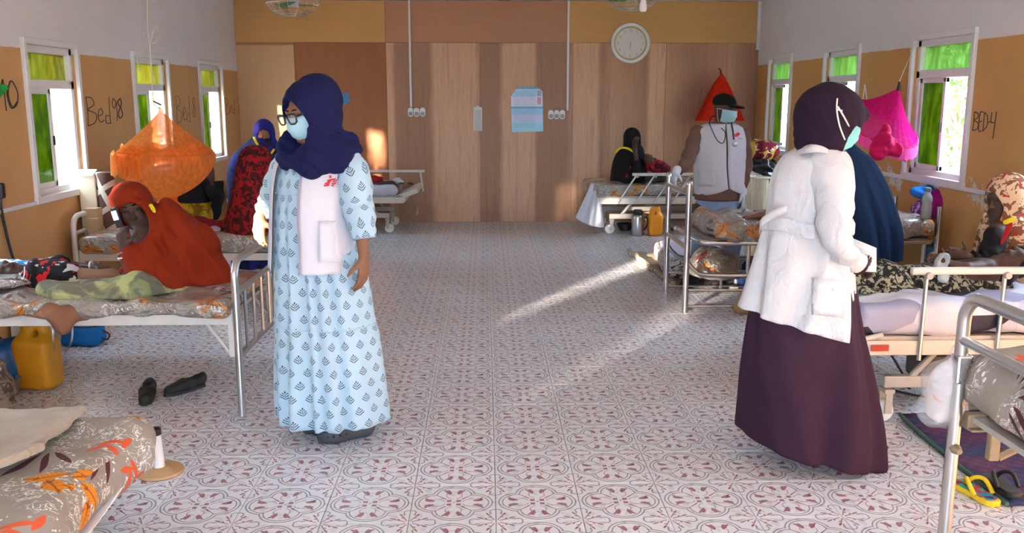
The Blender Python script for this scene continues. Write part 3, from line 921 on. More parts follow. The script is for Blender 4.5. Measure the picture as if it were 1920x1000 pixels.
def write(px0, py0, px1, py1, x, nx, wall, S_, label, w=.008):
    a = wpt(px0, py1, x); b = wpt(px1, py0, x); 
    strokes('handwriting', wall, x, nx, (a[1], a[2]), (b[1]-a[1]), abs(wpt(px0, py0, x)[2]-a[2]), S_, w, None, label)
write(165, 182, 225, 236, XL, 1, wall_left, gB+ge(.30)+gd(.50)+g9(.74)+g8(.9)+g8(.91), 'handwritten Bed 98 in black marker')
write(332, 180, 366, 232, XL, 1, wall_left, gB+ge(.32)+gd(.50)+g8(.82), 'faint handwritten Bed 8', .005)
write(424, 185, 448, 215, XL, 1, wall_left, gB+ge(.32)+gd(.50)+[[(.8, .9), (1, .95), (.9, 0)]], 'faint handwritten Bed 7', .005)
write(4, 152, 31, 208, XL, 1, wall_left, [[(.1, .9), (.2, 1), (.22, .0)], [(.62, 1), (.35, .6), (.5, .1), (.85, .2), (.98, .6), (.75, .98), (.55, .95), (.42, .5), (.6, .12), (.9, .3)]], 'handwritten number ten', .010)
write(1824, 210, 1868, 245, XR, -1, wall_right, gB+gE(.28)+gD(.48)+[[(.68, .5), (.78, .5)]]+g4(.82), 'handwritten BED-4 in marker')
write(1489, 195, 1510, 222, XR, -1, wall_right, [[(a*1.6, b) for a, b in s_] for s_ in gB+gE(.28)+gD(.48)], 'faint handwritten BED', .006)

# ------------------------------------------------------------------ beds
def geo_mat(name, sc=3.2, seed=0):
    b = MatB(name); v = b.scale(b.coord(), (1, 1.3, .9), (seed, 0, 0), (0, 0, .4))
    c = b.sep(b.vor(v, sc, 'Color'))[0]
    col = b.ramp(c, [(0, L(222, 222, 238)), (.24, L(168, 170, 198)), (.36, L(56, 52, 66)), (.54, L(206, 206, 226)), (.66, L(190, 116, 74)), (.71, L(150, 150, 176)), (.80, L(226, 226, 238))], 'CONSTANT')
    b.set(col=col, rough=.7, spec=.25); b.bump(b.noise(b.coord(), 9, 3)*2, .3, .015)
    return b.mat
M['geo'] = geo_mat('geometric_print_sheet', 4.6)
M['geo2'] = geo_mat('purple_geometric_blanket', 4.5, 2)
M['mattress'] = cloth('foam_mattress_cover', L(150, 140, 128))
M['brown_steel'] = plain('rusty_steel', L(150, 128, 100), .6, noise=.3, nscale=30)

def ubend(p0, p1, r, up=(0, 0, 1), n=6):
    """tube path: leg p0 up, rounded corner, across, rounded corner, down to p1 (p0,p1 are the tops' corner positions at equal height)"""
    p0 = np.asarray(p0, float); p1 = np.asarray(p1, float); d = unit(p1-p0); u = np.asarray(up, float)
    out = []
    for k in range(n+1):
        a = math.pi/2*k/n; out.append(p0+d*(r-r*math.cos(a))+u*(-r+r*math.sin(a)))
    for k in range(n+1):
        a = math.pi/2*k/n; out.append(p1-d*(r-r*math.sin(a))+u*(-r+r*math.cos(a)))
    return out

def soft_slab(name, lo, hi, m, parent, rad=.05, res=.02, wr=.006, f=14, seed=0, extra=None, smooth_it=1, dirv=None):
    lo = np.asarray(lo, float); hi = np.asarray(hi, float)
    S = SDF(lo-.15, hi+.15, res); S.box((lo+hi)/2, (hi-lo)/2, rad, None, 0)
    if extra: extra(S)
    if wr: S.wrinkle(wr, f, dirv, seed)
    return sobj(name, S, m, parent, smooth_it)

def mattress_thing(lo, hi, m, label, seed=0, rad=.05, wr=.006, f=16, res=.02, extra=None, cat='mattress', name='mattress'):
    root = empty(name, ((lo[0]+hi[0])/2, (lo[1]+hi[1])/2, lo[2]), label, cat)
    soft_slab('cover', lo, hi, m, root, rad, res, wr, f, seed, extra)
    return root

def tube_bed(name, label, xf, xh, y0, y1, zf, zh, zr, m, r=.017, bars=5, zbar=None, rail_m=None, foot=True, mid=None, low=True, brk=True):
    """iron bed: head end at xh against the wall, foot end at xf towards the aisle"""
    root = empty(name, (xf, (y0+y1)/2, 0), label, 'bed')
    sg = 1 if xh > xf else -1
    for nm, x, zt in (('footboard', xf, zf), ('headboard', xh, zh)):
        fb = obj(nm, MB().tube([(x, y0, .0)]+[tuple(q) for q in ubend((x, y0, zt), (x, y1, zt), .09)]+[(x, y1, 0)], r, 10), m, root)
        zm = mid or zt-.16; zl = zbar or .31
        obj('crossbar', MB().tube([(x, y0, zm), (x, y1, zm)], r*.8, 8), m, fb)
        if low: obj('crossbar', MB().tube([(x, y0, zl), (x, y1, zl)], r*.8, 8), m, fb)
        for k in range(bars):
            y = y0+(y1-y0)*(k+1)/(bars+1)
            obj('bar', MB().tube([(x, y, zl), (x, y, zm)], r*.48, 6), m, fb)
    rm = rail_m or m
    for y in (y0+.02, y1-.02):
        obj('side_rail', MB().box(((xf+xh)/2, y, zr), (abs(xh-xf)-.05, .035, .055)).box(((xf+xh)/2, y+(.02 if y < (y0+y1)/2 else -.02), zr-.022), (abs(xh-xf)-.05, .05, .008)), rm, root, bevel=.004, smooth=False)
    obj('base_panel', MB().box(((xf+xh)/2, (y0+y1)/2, zr+.01), (abs(xh-xf)-.08, y1-y0-.08, .02)), M['grey_enamel'], root, smooth=False)
    for y in (y0+.02, y1-.02):
        for x, s in (((xf, sg), (xh, -sg)) if brk else ()):
            obj('bracket', MB().box((x+s*.035, y, zr-.07), (.03, .03, .25)), rm, root, bevel=.004, smooth=False)
            obj('brace', MB().tube([(x+s*.04, y, zr-.19), (x+s*.16, y, zr-.02)], .008, 6), rm, root)
    return root

# left row, bed with the woman in orange
tube_bed('iron_bed', 'white iron bed with barred footboard where the woman in orange sits', -1.25, -3.06, 4.45, 5.30, .80, .80, .505, M['alu'], .019, 4, .31, M['white_enamel'])
mB = mattress_thing((-3.05, 4.40, .525), (-1.29, 5.33, .60), M['foil'], 'plastic-covered floral mattress under the woman in orange', 3, .035, .009, 18, .016)
# the next bed behind it
tube_bed('iron_bed', 'white iron bed with a curved headboard beyond the woman in orange', -1.25, -3.02, 6.66, 7.48, .72, .745, .44, M['white_enamel'], .02, 3, .42, None, True, .62)
mC = mattress_thing((-2.98, 6.62, .465), (-1.29, 7.50, .60), M['foil'], 'plastic-covered floral mattress under the red-veiled person', 5, .04, .009, 17, .02)
# near left bed in the corner of the picture
tube_bed('iron_bed', 'low iron bed at the lower left corner under the fleece blanket', -1.45, -3.06, 2.30, 3.10, .20, .62, .20, M['white_enamel'], .016, 2, .08, None, True, .13)
def exA(S):
    S.cone((-1.30, 3.20, .36), (-1.27, 2.3, .33), .05, .06, .06)
    S.cone((-1.31, 3.16, .37), (-1.235, 3.12, .31), .05, .02, .05)
mA = mattress_thing((-3.05, 2.25, .25), (-1.255, 3.26, .43), M['floral_big'], 'grey floral mattress at the lower left corner', 8, .06, .010, 11, .016, exA)
obj('sheet_lining', MB().grid([[at(238, 900, 3.0)+V3(0, 0, .0), at(205, 945, 2.85), at(160, 1000, 2.7)], [at(250, 890, 2.98), at(190, 985, 2.72), at(150, 1030, 2.62)], [at(215, 905, 2.9)-V3(0.05, 0, .06), at(150, 1000, 2.65)-V3(.05, 0, .03), at(110, 1060, 2.5)-V3(.05, 0, .03)]]), M['paper'], mA, solid=.004, sub=2)

# fleece blanket lying over that mattress
def blanket(name, label, corners, z, m, seed=0, amp=.012, th=.018, nu=36, nv=28, dz=None, cat='blanket'):
    a, b, c, d = [np.asarray(q, float) for q in corners]
    G = np.zeros((nv, nu, 3))
    for i in range(nv):
        for j in range(nu):
            u, w = j/(nu-1), i/(nv-1)
            p = (a*(1-u)+b*u)*(1-w)+(d*(1-u)+c*u)*w
            n = mnoise.fractal(Vector((p[0]*3.5+seed, p[1]*3.5, seed*.7)), .8, 2, 3)
            e = .02*mnoise.noise(Vector((u*6+seed, w*6, 1.3)))
            G[i, j] = (p[0]+e, p[1]+e, (p[2] if z is None else z)+amp*(n+.6)+(dz(u, w) if dz else 0))
    root = empty(name, G.mean((0, 1)), label, cat)
    obj('cloth', MB().grid(G), m, root, solid=th, sub=1, sharp=None)
    return root
blanket('fleece_blanket', 'beige fleece blanket crumpled on the lower-left mattress', [at(-260, 830, 3.2), at(168, 768, 3.22), at(40, 905, 2.78), at(-420, 1090, 2.4)], .462, M['fleece'], 4, .016, .03)
blanket('fleece_blanket', 'small folded flap of beige fleece at the mattress edge', [at(-60, 905, 2.72), at(88, 868, 2.84), at(60, 905, 2.76), at(-40, 960, 2.6)], .475, M['fleece'], 9, .012, .03, 14, 10)

# right row, chrome bed beside the man
fx, fy0, fy1 = 1.505, 6.64, 7.39
root = empty('steel_bed', (fx, 7.0, 0), 'polished steel tube bed with tall end posts beside the man in the cap', 'bed')
for y in (fy0, fy1):
    ps = obj('post', MB().tube([(fx, y, 0), (fx, y, .985)], .023, 12), M['chrome'], root)
    obj('post_cap', MB().lathe([(0, 1.0), (.016, .998), (.025, .988), (.025, .965)], 12, (fx, y, 0)), M['chrome'], ps)
for z in (.90, .49):
    obj('end_bar', MB().tube([(fx, fy0, z), (fx, fy1, z)], .019, 10), M['chrome'], root)
loop = [(3.35, fy0, .53), (2.0, fy0, .53), (1.70, fy0, .53), (1.60, fy0+.05, .54), (1.56, fy0+.2, .56), (1.56, fy1-.2, .56), (1.60, fy1-.05, .54), (1.70, fy1, .53), (3.35, fy1, .53)]
obj('frame_tube', MB().tube(spline(loop, 5), .021, 10), M['chrome'], root)
for y in (fy0, fy1):
    obj('side_tube', MB().tube(spline([(fx, y, .40), (fx+.06, y, .33), (fx+.17, y, .285), (2.2, y, .285), (3.3, y, .285)], 5), .018, 10), M['chrome'], root)
    obj('side_tube', MB().tube([(fx, y, .165 if y > 7 else .17), (3.3, y, .17)], .012, 8), M['chrome'], root)
    obj('floor_bar', MB().tube([(fx, y, .045), (3.3, y, .045)], .010, 8), M['chrome'], root)
    for x in (1.97, 3.3):
        obj('leg', MB().tube([(x, y, 0), (x, y, .53)], .016, 8), M['chrome'], root)
for y in (fy0, fy1):
    obj('head_post', MB().tube([(3.40, y, 0), (3.40, y, .80)], .021, 10), M['chrome'], root)
obj('base_panel', MB().box((2.5, 7.015, .545), (1.7, .70, .015)), M['grey_enamel'], root, smooth=False)
def exF(S):
    S.ell((1.95, 6.66, .60), (.20, .07, .08), None, .05)
mF = mattress_thing((1.70, 6.60, .56), (3.38, 7.42, .70), M['foil'], 'crinkled plastic-covered mattress on the polished steel bed', 11, .05, .013, 20, .016, exF)

# hospital beds with folding side rails
def hospital_bed(name, label, xf, xh, y0, y1, zfr, rail=None, tilt=False):
    root = empty(name, (xf, (y0+y1)/2, 0), label, 'bed'); sg = 1 if xh > xf else -1
    for y in (y0, y1):
        obj('side_frame', MB().box(((xf+xh)/2, y, zfr), (abs(xh-xf), .035, .075)), M['white_enamel'], root, bevel=.006, smooth=False)
    for x in (xf, xh):
        obj('end_frame', MB().box((x, (y0+y1)/2, zfr), (.04, y1-y0, .06)), M['white_enamel'], root, bevel=.006, smooth=False)
    obj('deck', MB().box(((xf+xh)/2, (y0+y1)/2, zfr+.045), (abs(xh-xf)-.05, y1-y0, .02)), M['grey_enamel'], root, smooth=False)
    for y in (y0+.06, y1-.06):
        obj('lower_beam', MB().box(((xf+xh)/2+sg*.05, y, zfr-.19), (abs(xh-xf)-.25, .05, .06)), M['grey_enamel'], root, bevel=.006, smooth=False)
    for x in (xf+sg*.30, xh-sg*.30):
        for y in (y0+.06, y1-.06): obj('lift_link', MB().tube([(x, y, zfr-.19), (x+sg*.14, y, zfr-.03)], .018, 8), M['grey_enamel'], root)
        for y in (y0+.06, y1-.06):
            cs = obj('caster', MB().lathe([(0, -.022), (.052, -.022), (.058, -.012), (.058, .012), (.052, .022), (0, .022)], 18, (x-sg*.12, y, .058), rotx(math.pi/2)), M['white_plastic'], root)
            obj('caster_fork', MB().box((x-sg*.10, y-.035, .11), (.035, .006, .12)).box((x-sg*.10, y+.035, .11), (.035, .006, .12)).box((x-sg*.10, y, .165), (.05, .08, .02)).tube([(x-sg*.10, y, .16), (x-sg*.10, y, zfr-.16)], .014, 8), M['grey_enamel'], cs, smooth=False)
    if tilt:
        obj('raised_foot_section', MB().box((xf-sg*.02, (y0+y1)/2, zfr+.06), (.32, y1-y0, .06), roty(-.35 if sg < 0 else .35)), M['white_enamel'], root, bevel=.006, smooth=False)
    return root
def side_rail(root, xs, y, zt, zb, m, lean=0.0, n=3, ext=.06):
    sr = obj('guard_rail', MB().box(((xs[0]+xs[1])/2, y, zt), (abs(xs[1]-xs[0])+ext, .035, .035)), m, root, bevel=.01, smooth=False)
    for k in range(n):
        x = xs[0]+(xs[1]-xs[0])*(.04+.92*k/(n-1))
        obj('rail_post', MB().tube([(x, y, zt), (x-lean, y+.01, zb)], .011, 8), M['alu'], sr)
        obj('pivot', MB().lathe([(0, -.014), (.016, -.014), (.018, 0), (.016, .014), (0, .014)], 10, (x, y-.02, zt-.02), rotx(math.pi/2)), M['grey_enamel'], sr)
    return sr
# right row, bed with the patterned cloth
rg = hospital_bed('hospital_bed', 'white hospital bed with guard rail beside the woman in the white coat', 1.80, 3.44, 4.22, 5.05, .40)
side_rail(rg, (2.06, 3.30), 4.19, .785, .34, M['white_enamel'], .0, 4)
obj('maker_plate', MB().box(at(1650, 653, 4.195), (.085, .006, .030)), M['red_cap'], rg, smooth=False)
obj('motor_box', MB().box((2.32, 4.45, .25), (.22, .2, .16)), M['black'], rg, bevel=.02, smooth=False)
obj('crank_rod', MB().tube([at(1605, 640, 4.2), at(1655, 628, 4.2)], .013, 8), M['white_enamel'], rg)
obj('power_cable', MB().tube(spline([(2.1, 4.5, .3), (2.2, 4.45, .12), at(1690, 720, 4.75), (2.25, 4.72, .012), (2.45, 4.6, .012), (2.6, 4.7, .1)], 6), .006, 6), M['black'], rg)
mG = mattress_thing((1.80, 4.20, .455), (3.42, 5.06, .62), M['geo'], 'thick mattress in a white, grey and charcoal geometric sheet', 13, .05, .008, 12, .02)
# rear right bed
re = hospital_bed('hospital_bed', 'white hospital bed with folded guard rail against the plywood partition', 1.30, 3.35, 10.62, 11.50, .40)
sr = side_rail(re, (1.75, 2.45), 10.58, .715, .38, M['white_enamel'], .22, 4)
mE = mattress_thing((1.22, 10.60, .455), (3.36, 11.52, .60), M['foil'], 'plastic-covered mattress where the black-veiled woman sits', 17, .05, .010, 14, .025)
# rear left bed
rdd = hospital_bed('hospital_bed', 'white hospital bed at the left end of the plywood partition', -.98, -3.05, 10.78, 11.55, .40, tilt=True)
obj('guard_rail', MB().box((-1.6, 11.6, .68), (1.65, .03, .03)).tube([(-.83, 11.6, .68), (-.80, 11.6, .42)], .012, 8), M['white_enamel'], rdd, bevel=.006, smooth=False)
obj('crank', MB().tube([(-.88, 10.9, .33), (-.82, 10.85, .30), (-.82, 10.8, .22)], .012, 8), M['alu'], rdd)
mD = mattress_thing((-3.0, 10.76, .455), (-1.06, 11.56, .58), M['geo2'], 'mattress in a purple and white geometric blanket by the partition', 19, .05, .010, 12, .025)

# near right bed
rh = tube_bed('steel_bed', 'aluminium tube bed in the lower right foreground', 1.60, 3.42, 2.02, 2.90, .955, .955, .52, M['alu'], .022, 0, .40, M['brown_steel'], True, .80, False, False)
obj('clamp', MB().box((1.605, 2.90, .70), (.055, .055, .10)), M['chrome'], rh, bevel=.008, smooth=False)
obj('bolt', MB().lathe([(0, -.03), (.012, -.03), (.018, -.01), (.018, .01), (.01, .03), (0, .03)], 8, (1.6, 2.88, .42), rotx(math.pi/2)), M['brown_steel'], rh)
obj('fixed_leg', MB().box((1.70, 2.83, .51), (.035, .03, .22)), M['brown_steel'], rh, bevel=.004, smooth=False)
obj('diagonal_brace', MB().tube([(1.72, 2.83, .41), (1.95, 2.80, .55)], .016, 6), M['brown_steel'], rh)
def exH(S):
    S.cone((1.70, 2.84, .66), (1.68, 2.1, .58), .06, .08, .06)
    S.cone((1.68, 2.86, .70), (1.64, 2.90, .60), .04, .015, .04)
    S.cone((1.80, 2.88, .66), (2.2, 2.88, .60), .04, .05, .05)
mH = mattress_thing((1.64, 2.0, .56), (3.42, 2.88, .785), M['floral'], 'grey floral mattress with orange flowers at the lower right', 23, .05, .010, 12, .016, exH)

# ------------------------------------------------------------------ people: shared builders
def axes(f, u0=(0, 0, 1)):
    f = unit(f); r = unit(np.cross(f, u0)); return f, np.cross(r, f), r      # forward, up, the person's right
def put_head(S, c, f, u, s=1.0, neck=None):
    f, u, r = axes(f, u); c = np.asarray(c, float); P = lambda a, b, d: c+s*(r*a+f*b+u*d)
    R = np.stack([r, f, u], 1)
    S.ell(P(0, -.012, .032), s*V3(.074, .094, .086), R, .02)            # skull
    S.ell(P(0, .022, -.045), s*V3(.058, .066, .074), R, .03)            # face and jaw
    S.cone(P(-.018, .072, -.098), P(.018, .072, -.098), .020*s, None, .025)  # chin
    for q in (-1, 1):
        S.ell(P(.036*q, .060, -.022), s*V3(.024, .026, .024), R, .018)  # cheek
        S.ell(P(.034*q, .092, .016), s*V3(.017, .016, .011), R, .010, 's')  # eye socket
        S.cone(P(.021*q, .0805, .0265), P(.046*q, .0745, .0255), .0060*s, .0052*s, .008)  # upper lid
        S.cone(P(.022*q, .0785, .0055), P(.045*q, .0735, .0065), .0050*s, .0045*s, .008)  # lower lid
        S.ell(P(.077*q, -.005, -.004), s*V3(.010, .022, .033), R, .008)  # ear
    S.cone(P(-.042, .074, .034), P(.042, .074, .034), .015*s, None, .018)   # brow
    S.cone(P(0, .086, .014), P(0, .108, -.024), .0085*s, .013*s, .010)      # nose
    for q in (-1, 1): S.ell(P(.012*q, .095, -.028), s*V3(.010, .011, .009), R, .006)
    S.cone(P(-.019, .086, -.055), P(.019, .086, -.055), .0075*s, None, .006)  # lips
    S.cone(P(-.016, .085, -.067), P(.016, .085, -.067), .0085*s, None, .006)
    if neck is not None: S.cone(P(0, -.025, -.05), neck, .050*s, .056*s, .03)
def eyes(root, c, f, u, s=1.0):
    f, u, r = axes(f, u); c = np.asarray(c, float)
    for q in (-1, 1):
        p = c+s*(r*.033*q+f*.0725+u*.016); mb = MB()
        pr = [(math.sin(a)*.0115*s, math.cos(a)*.0115*s) for a in np.linspace(math.pi, 0, 9)]
        R = np.stack([r, u, f], 1)
        e = obj('eye', MB().lathe([(max(a, 0), b) for a, b in pr], 12, p, R), M['eye_white'], root, sharp=None)
        obj('iris', MB().lathe([(.0070*s, .0090*s), (.0055*s, .0112*s), (0, .0122*s)], 10, p, R), M['eye_dark'], e, sharp=None)
def brows(root, c, f, u, s, m):
    f, u, r = axes(f, u); c = np.asarray(c, float)
    for q in (-1, 1):
        obj('eyebrow', MB().tube([c+s*(r*q*a+f*b+u*d) for a, b, d in ((.014, .093, .041), (.032, .090, .044), (.050, .076, .036))], [.003*s, .0042*s, .002*s], 6), m, root)
def put_hand(S, w, d, n, t, curl=(.35, .45, .35), s=1.0, thumb=.7, spread=.10, k=.006):
    """w wrist, d finger direction, n palm normal, t towards the thumb"""
    d = unit(d); n = unit(n-d*(np.asarray(n)@d)); t = unit(np.asarray(t, float)-d*(np.asarray(t)@d)-n*(np.asarray(t)@n)); w = np.asarray(w, float)
    offs = (.027, .009, -.009, -.026); lens = (.93, 1.0, .95, .76); kn = (.084, .088, .084, .076)
    for o, l, q in zip(offs, lens, kn):
        b = w+s*(d*q+t*o); S.cone(w+s*(d*.012+t*o*.55), b, .0135*s, .0115*s, .018)
        dd = unit(d+t*spread*o/.027*.6); p = b; a = 0
        for j, (sl, rr) in enumerate(((.042, .0095), (.026, .0085), (.022, .0075))):
            a += curl[j]
            v = dd*math.cos(a)+n*math.sin(a); p2 = p+v*sl*l*s
            S.cone(p, p2, rr*s, rr*s*.92, k); p = p2
    p = w+s*(d*.022+t*.018); v = unit(d*.55+t*.75+n*.25*thumb)
    for sl, rr in ((.040, .0135), (.032, .0105), (.026, .009)):
        p2 = p+v*sl*s; S.cone(p, p2, rr*s, rr*s*.88, .010); p = p2; v = unit(v+d*.28+n*.22*thumb)
def put_foot(S, a, d, s=1.0, up=(0, 0, 1)):
    d = unit(d); a = np.asarray(a, float); up = np.asarray(up, float); r = np.cross(d, up)
    heel = a-d*.03*s-up*.05*s
    S.cone(a, heel, .036*s, .032*s, .02); S.cone(heel, a+d*.10*s-up*.055*s, .032*s, .030*s, .03)
    S.cone(a, a+d*.11*s-up*.05*s, .034*s, .028*s, .03)
    for o, l, rr in ((-.034, .165, .013), (-.015, .172, .011), (.0, .168, .010), (.014, .160, .0095), (.028, .148, .009)):
        S.cone(a+s*(d*.10-up*.062+r*o*.8), a+s*(d*l-up*.068+r*o), rr*1.35*s, rr*s, .008)
def body(root, m, head, hip, chest, arms=(), legs=(), res=.008, s=1.0, name='body', neck_to=None):
    c, f, u, hs = head
    pts = [c, hip, chest]
    for a in arms: pts += [a['sh'], a['el'], a['wr'], a['wr']+unit(a['d'])*.2]
    for l in legs: pts += list(l[:3])+[np.asarray(l[2])+unit(l[3])*.2]
    pts = np.array([np.asarray(p, float) for p in pts])
    S = SDF(pts.min(0)-.17, pts.max(0)+.19, res)
    hip = np.asarray(hip, float); chest = np.asarray(chest, float)
    sp = unit(chest-hip)
    S.cone(hip, hip+(chest-hip)*.5, .125*s, .105*s, .08); S.cone(hip+(chest-hip)*.5, chest, .105*s, .12*s, .08)
    nb = chest+sp*.17*s if neck_to is None else np.asarray(neck_to, float)
    S.cone(chest, nb, .11*s, .06*s, .06)
    put_head(S, c, f, u, hs, nb)
    for a in arms:
        q = a.get('s', s)
        S.cone(chest+sp*.08*s, a['sh'], .075*q, .058*q, .05)
        S.cone(a['sh'], a['el'], .052*q, .040*q, .03); S.cone(a['el'], a['wr'], .038*q, .026*q, .02)
        if a.get('n') is not None:
            put_hand(S, a['wr'], a['d'], a['n'], a['t'], a.get('curl', (.35, .45, .35)), a.get('hs', q), a.get('thumb', .7))
    for l in legs:
        S.cone(hip, l[0], .12*s, .095*s, .05); S.cone(l[0], l[1], .088*s, .056*s, .03); S.cone(l[1], l[2], .055*s, .038*s, .03); put_foot(S, l[2], l[3], s, l[4] if len(l) > 4 else (0, 0, 1))
    return sobj(name, S, m, root, 1)

def rings(rows, nrow=40, seg=72, fold=None, th=(0, 2*math.pi), off=0.0, closed=True):
    """rows from top to bottom: (py_left, py_right, x_left, x_right, depth y, half depth ry, fold amplitude); outline in photo pixels, real depth"""
    A = []
    for pl, pr_, xl, xr, y0, ry, am in rows:
        a = at(xl, pl, y0); b = at(xr, pr_, y0)
        A.append([(a[0]+b[0])/2, y0, (a[2]+b[2])/2, abs(b[0]-a[0])/2+off, ry+off, (b[2]-a[2]), am])
    A = np.array(A)
    t = np.concatenate([[0], np.cumsum(np.abs(np.diff(A[:, 2]))+.01)])
    P = np.array(spline([np.concatenate([r, [q]]) for r, q in zip(A, t)], 12))
    ts = np.linspace(0, t[-1], nrow); Q = np.stack([np.interp(ts, P[:, 7], P[:, k]) for k in range(7)], 1)
    ang = np.linspace(th[0], th[1], seg, endpoint=not closed)
    G = np.zeros((nrow, seg, 3))
    for i, (cx, cy, cz, rx, ry, tl, am) in enumerate(Q):
        F = fold(ang, i/(nrow-1)) if fold else 0
        c, s_ = np.cos(ang), np.sin(ang)
        G[i, :, 0] = cx+(rx+am*F)*c; G[i, :, 1] = cy+(ry+am*F)*s_; G[i, :, 2] = cz+tl*c*.5
    return G, Q
def folds(n, seed=0, sharp=.6, drift=.8):
    rs = np.random.RandomState(seed); ph = rs.uniform(0, 6.28, 8)
    def F(a, v):
        w = a+.35*np.sin(2*a+ph[0]+drift*v)+.18*np.sin(3*a+ph[1]-drift*v)
        f1 = np.sin(n*w+ph[2]); f2 = np.sin(n*1.7*w+ph[3]+1.2*v); f3 = np.sin(n*.5*w+ph[4])
        f = .55*f1+.3*f2+.35*f3
        return np.sign(f)*np.abs(f)**sharp-.35
    return F
def robe(name, rows, m, parent, fold=None, nrow=44, seg=84, caps=True, **kw):
    G, Q = rings(rows, nrow, seg, fold, **kw)
    mb = MB().grid(G, closed=True, caps=caps)
    return obj(name, mb, m, parent, sharp=None), G, Q
def sleeve(name, pts, rad, m, parent, seg=20, n=8, wr=.006, seed=0, caps=True):
    """cloth tube along pts with crumpled rings"""
    P = spline([np.concatenate([np.asarray(p, float), [r]]) for p, r in zip(pts, rad)], n)
    C = np.array([p[:3] for p in P]); Rr = np.array([p[3] for p in P])
    T = np.gradient(C, axis=0); T /= np.linalg.norm(T, axis=1)[:, None]
    ref = np.array([0, 1.0, 0]) if abs(T[0][1]) < .8 else np.array([1.0, 0, 0])
    G = np.zeros((len(C), seg, 3)); N = unit(np.cross(T[0], ref))
    rs = np.random.RandomState(seed); ph = rs.uniform(0, 6.28, 6)
    for i in range(len(C)):
        N = unit(N-T[i]*(N@T[i])); Bn = np.cross(T[i], N)
        for k in range(seg):
            a = 2*math.pi*k/seg
            w = wr*(math.sin(i*1.1+2*math.sin(a+ph[0])+ph[1])+.6*math.sin(i*.55+3*a+ph[2]))
            G[i, k] = C[i]+(Rr[i]+w)*(math.cos(a)*N+math.sin(a)*Bn)
    return obj(name, MB().grid(G, closed=True, caps=caps), m, parent, sharp=None)

def hood(S, c, f, u, s=1.0, grow=.016, open_=(.066, .10, .092), oc=(.0, .115, -.028), k=.02):
    """headscarf shell round the head; the face opening is cut afterwards with hood_cut"""
    f, u, r = axes(f, u); c = np.asarray(c, float); R = np.stack([r, f, u], 1)
    P = lambda a, b, d: c+s*(r*a+f*b+u*d)
    g = grow
    S.ell(P(0, -.018, .030), s*V3(.080+g, .100+g, .092+g), R, k)
    S.ell(P(0, -.005, -.055), s*V3(.072+g, .082+g, .085+g), R, .05)
def hood_cut(S, c, f, u, s=1.0, size=(.060, .11, .082), oc=(0, .10, -.020), k=.012):
    f, u, r = axes(f, u); c = np.asarray(c, float); R = np.stack([r, f, u], 1)
    S.ell(c+s*(r*oc[0]+f*oc[1]+u*oc[2]), s*V3(*size), R, k, 's')
def face_mask(root, c, f, u, s, m, straps=True, side_back=None):
    f, u, r = axes(f, u); c = np.asarray(c, float); G = np.zeros((15, 23, 3))
    for i in range(15):
        v = i/14; z = .012-.130*v
        for j in range(23):
            a = (j/22-.5)*2; an = a*1.30
            bul = .020*math.sin(math.pi*min(1, v*1.15))*(1-a*a)+.012*(1-abs(a))*(1-v)
            wd = .074*(1-.10*v); dp = .098+bul-.030*v*v
            pl = .0022*math.sin(v*22)*(1-a*a)
            G[i, j] = c+s*(r*math.sin(an)*wd+f*(math.cos(an)*dp*1.0+.004+pl)+u*(z+.012*a*a*(1 if v < .5 else -1)*0))
    mk = obj('mask', MB().grid(G), m, root, solid=.002, sharp=None)
    if straps:
        for q, j in ((-1, 0), (1, 22)):
            e = c+s*(r*.084*q-f*.012+u*.010)
            for i in (0, 14):
                p = G[i, j]; mid = (p+e)/2+r*.008*q*s
                obj('strap', MB().tube(spline([p, mid, e], 5), .0016*s+.0004, 5), M['cord_white'], mk)
    return mk

def on_surf(G, px, py, lift=.006):
    """point just in front of a lofted garment where the photo pixel falls"""
    P = np.asarray(G).reshape(-1, 3); d = P-CAMP; dep = d@_fw
    u = 960+FPX*(d@_rt)/dep; v = 500-FPX*(d@_up)/dep
    e = (u-px)**2+(v-py)**2; k = np.argsort(e)[:14]
    front = k[np.argsort(P[k, 1])[:5]]
    w = 1/(e[front]+4); return at(px, py, float((P[front, 1]*w).sum()/w.sum())-lift)

# ------------------------------------------------------------------ nurse in the leaf-print dress
NB = V3(-.70, 4.13, 0)
nurse = empty('person', NB, 'woman in navy hijab, glasses and white vest over a leaf-print dress', 'person')
nc = at(579, 214, 4.10); nf = unit((-.64, -.70, -.27)); nu_ = unit((-.14, -.05, .98))
aL = dict(sh=at(655, 305, 4.12), el=at(672, 398, 4.10), wr=at(683, 482, 4.02), d=unit((-.06, -.10, -1)), n=V3(-.75, .45, 0), t=V3(-.35, -.9, 0), curl=(.22, .35, .3))
aR = dict(sh=at(535, 312, 4.22), el=at(508, 372, 4.40), wr=at(487, 405, 4.36), d=unit((-.10, -.05, -1)), n=V3(.35, .85, -.1), t=V3(.9, -.35, -.1), curl=(.30, .4, .35), thumb=.9)
hipN = at(600, 505, 4.15)
body(nurse, M['skin_mid'], (nc, nf, nu_, .97), hipN, at(597, 340, 4.16), [aL, aR],
     [(at(578, 520, 4.17), at(580, 650, 4.15), np.append(atz(632, 800)[:2], .105)+V3(.03, .03, 0), (-.80, -.45, 0)), (at(635, 520, 4.12), at(645, 650, 4.08), np.append(atz(678, 815)[:2], .105), (-.86, -.40, 0))], .0065, .95, neck_to=at(592, 290, 4.15))
eyes(nurse, nc, nf, nu_, .97); brows(nurse, nc, nf, nu_, .97, M['eye_dark'])
face_mask(nurse, nc, nf, nu_, 1.0, M['mask'])
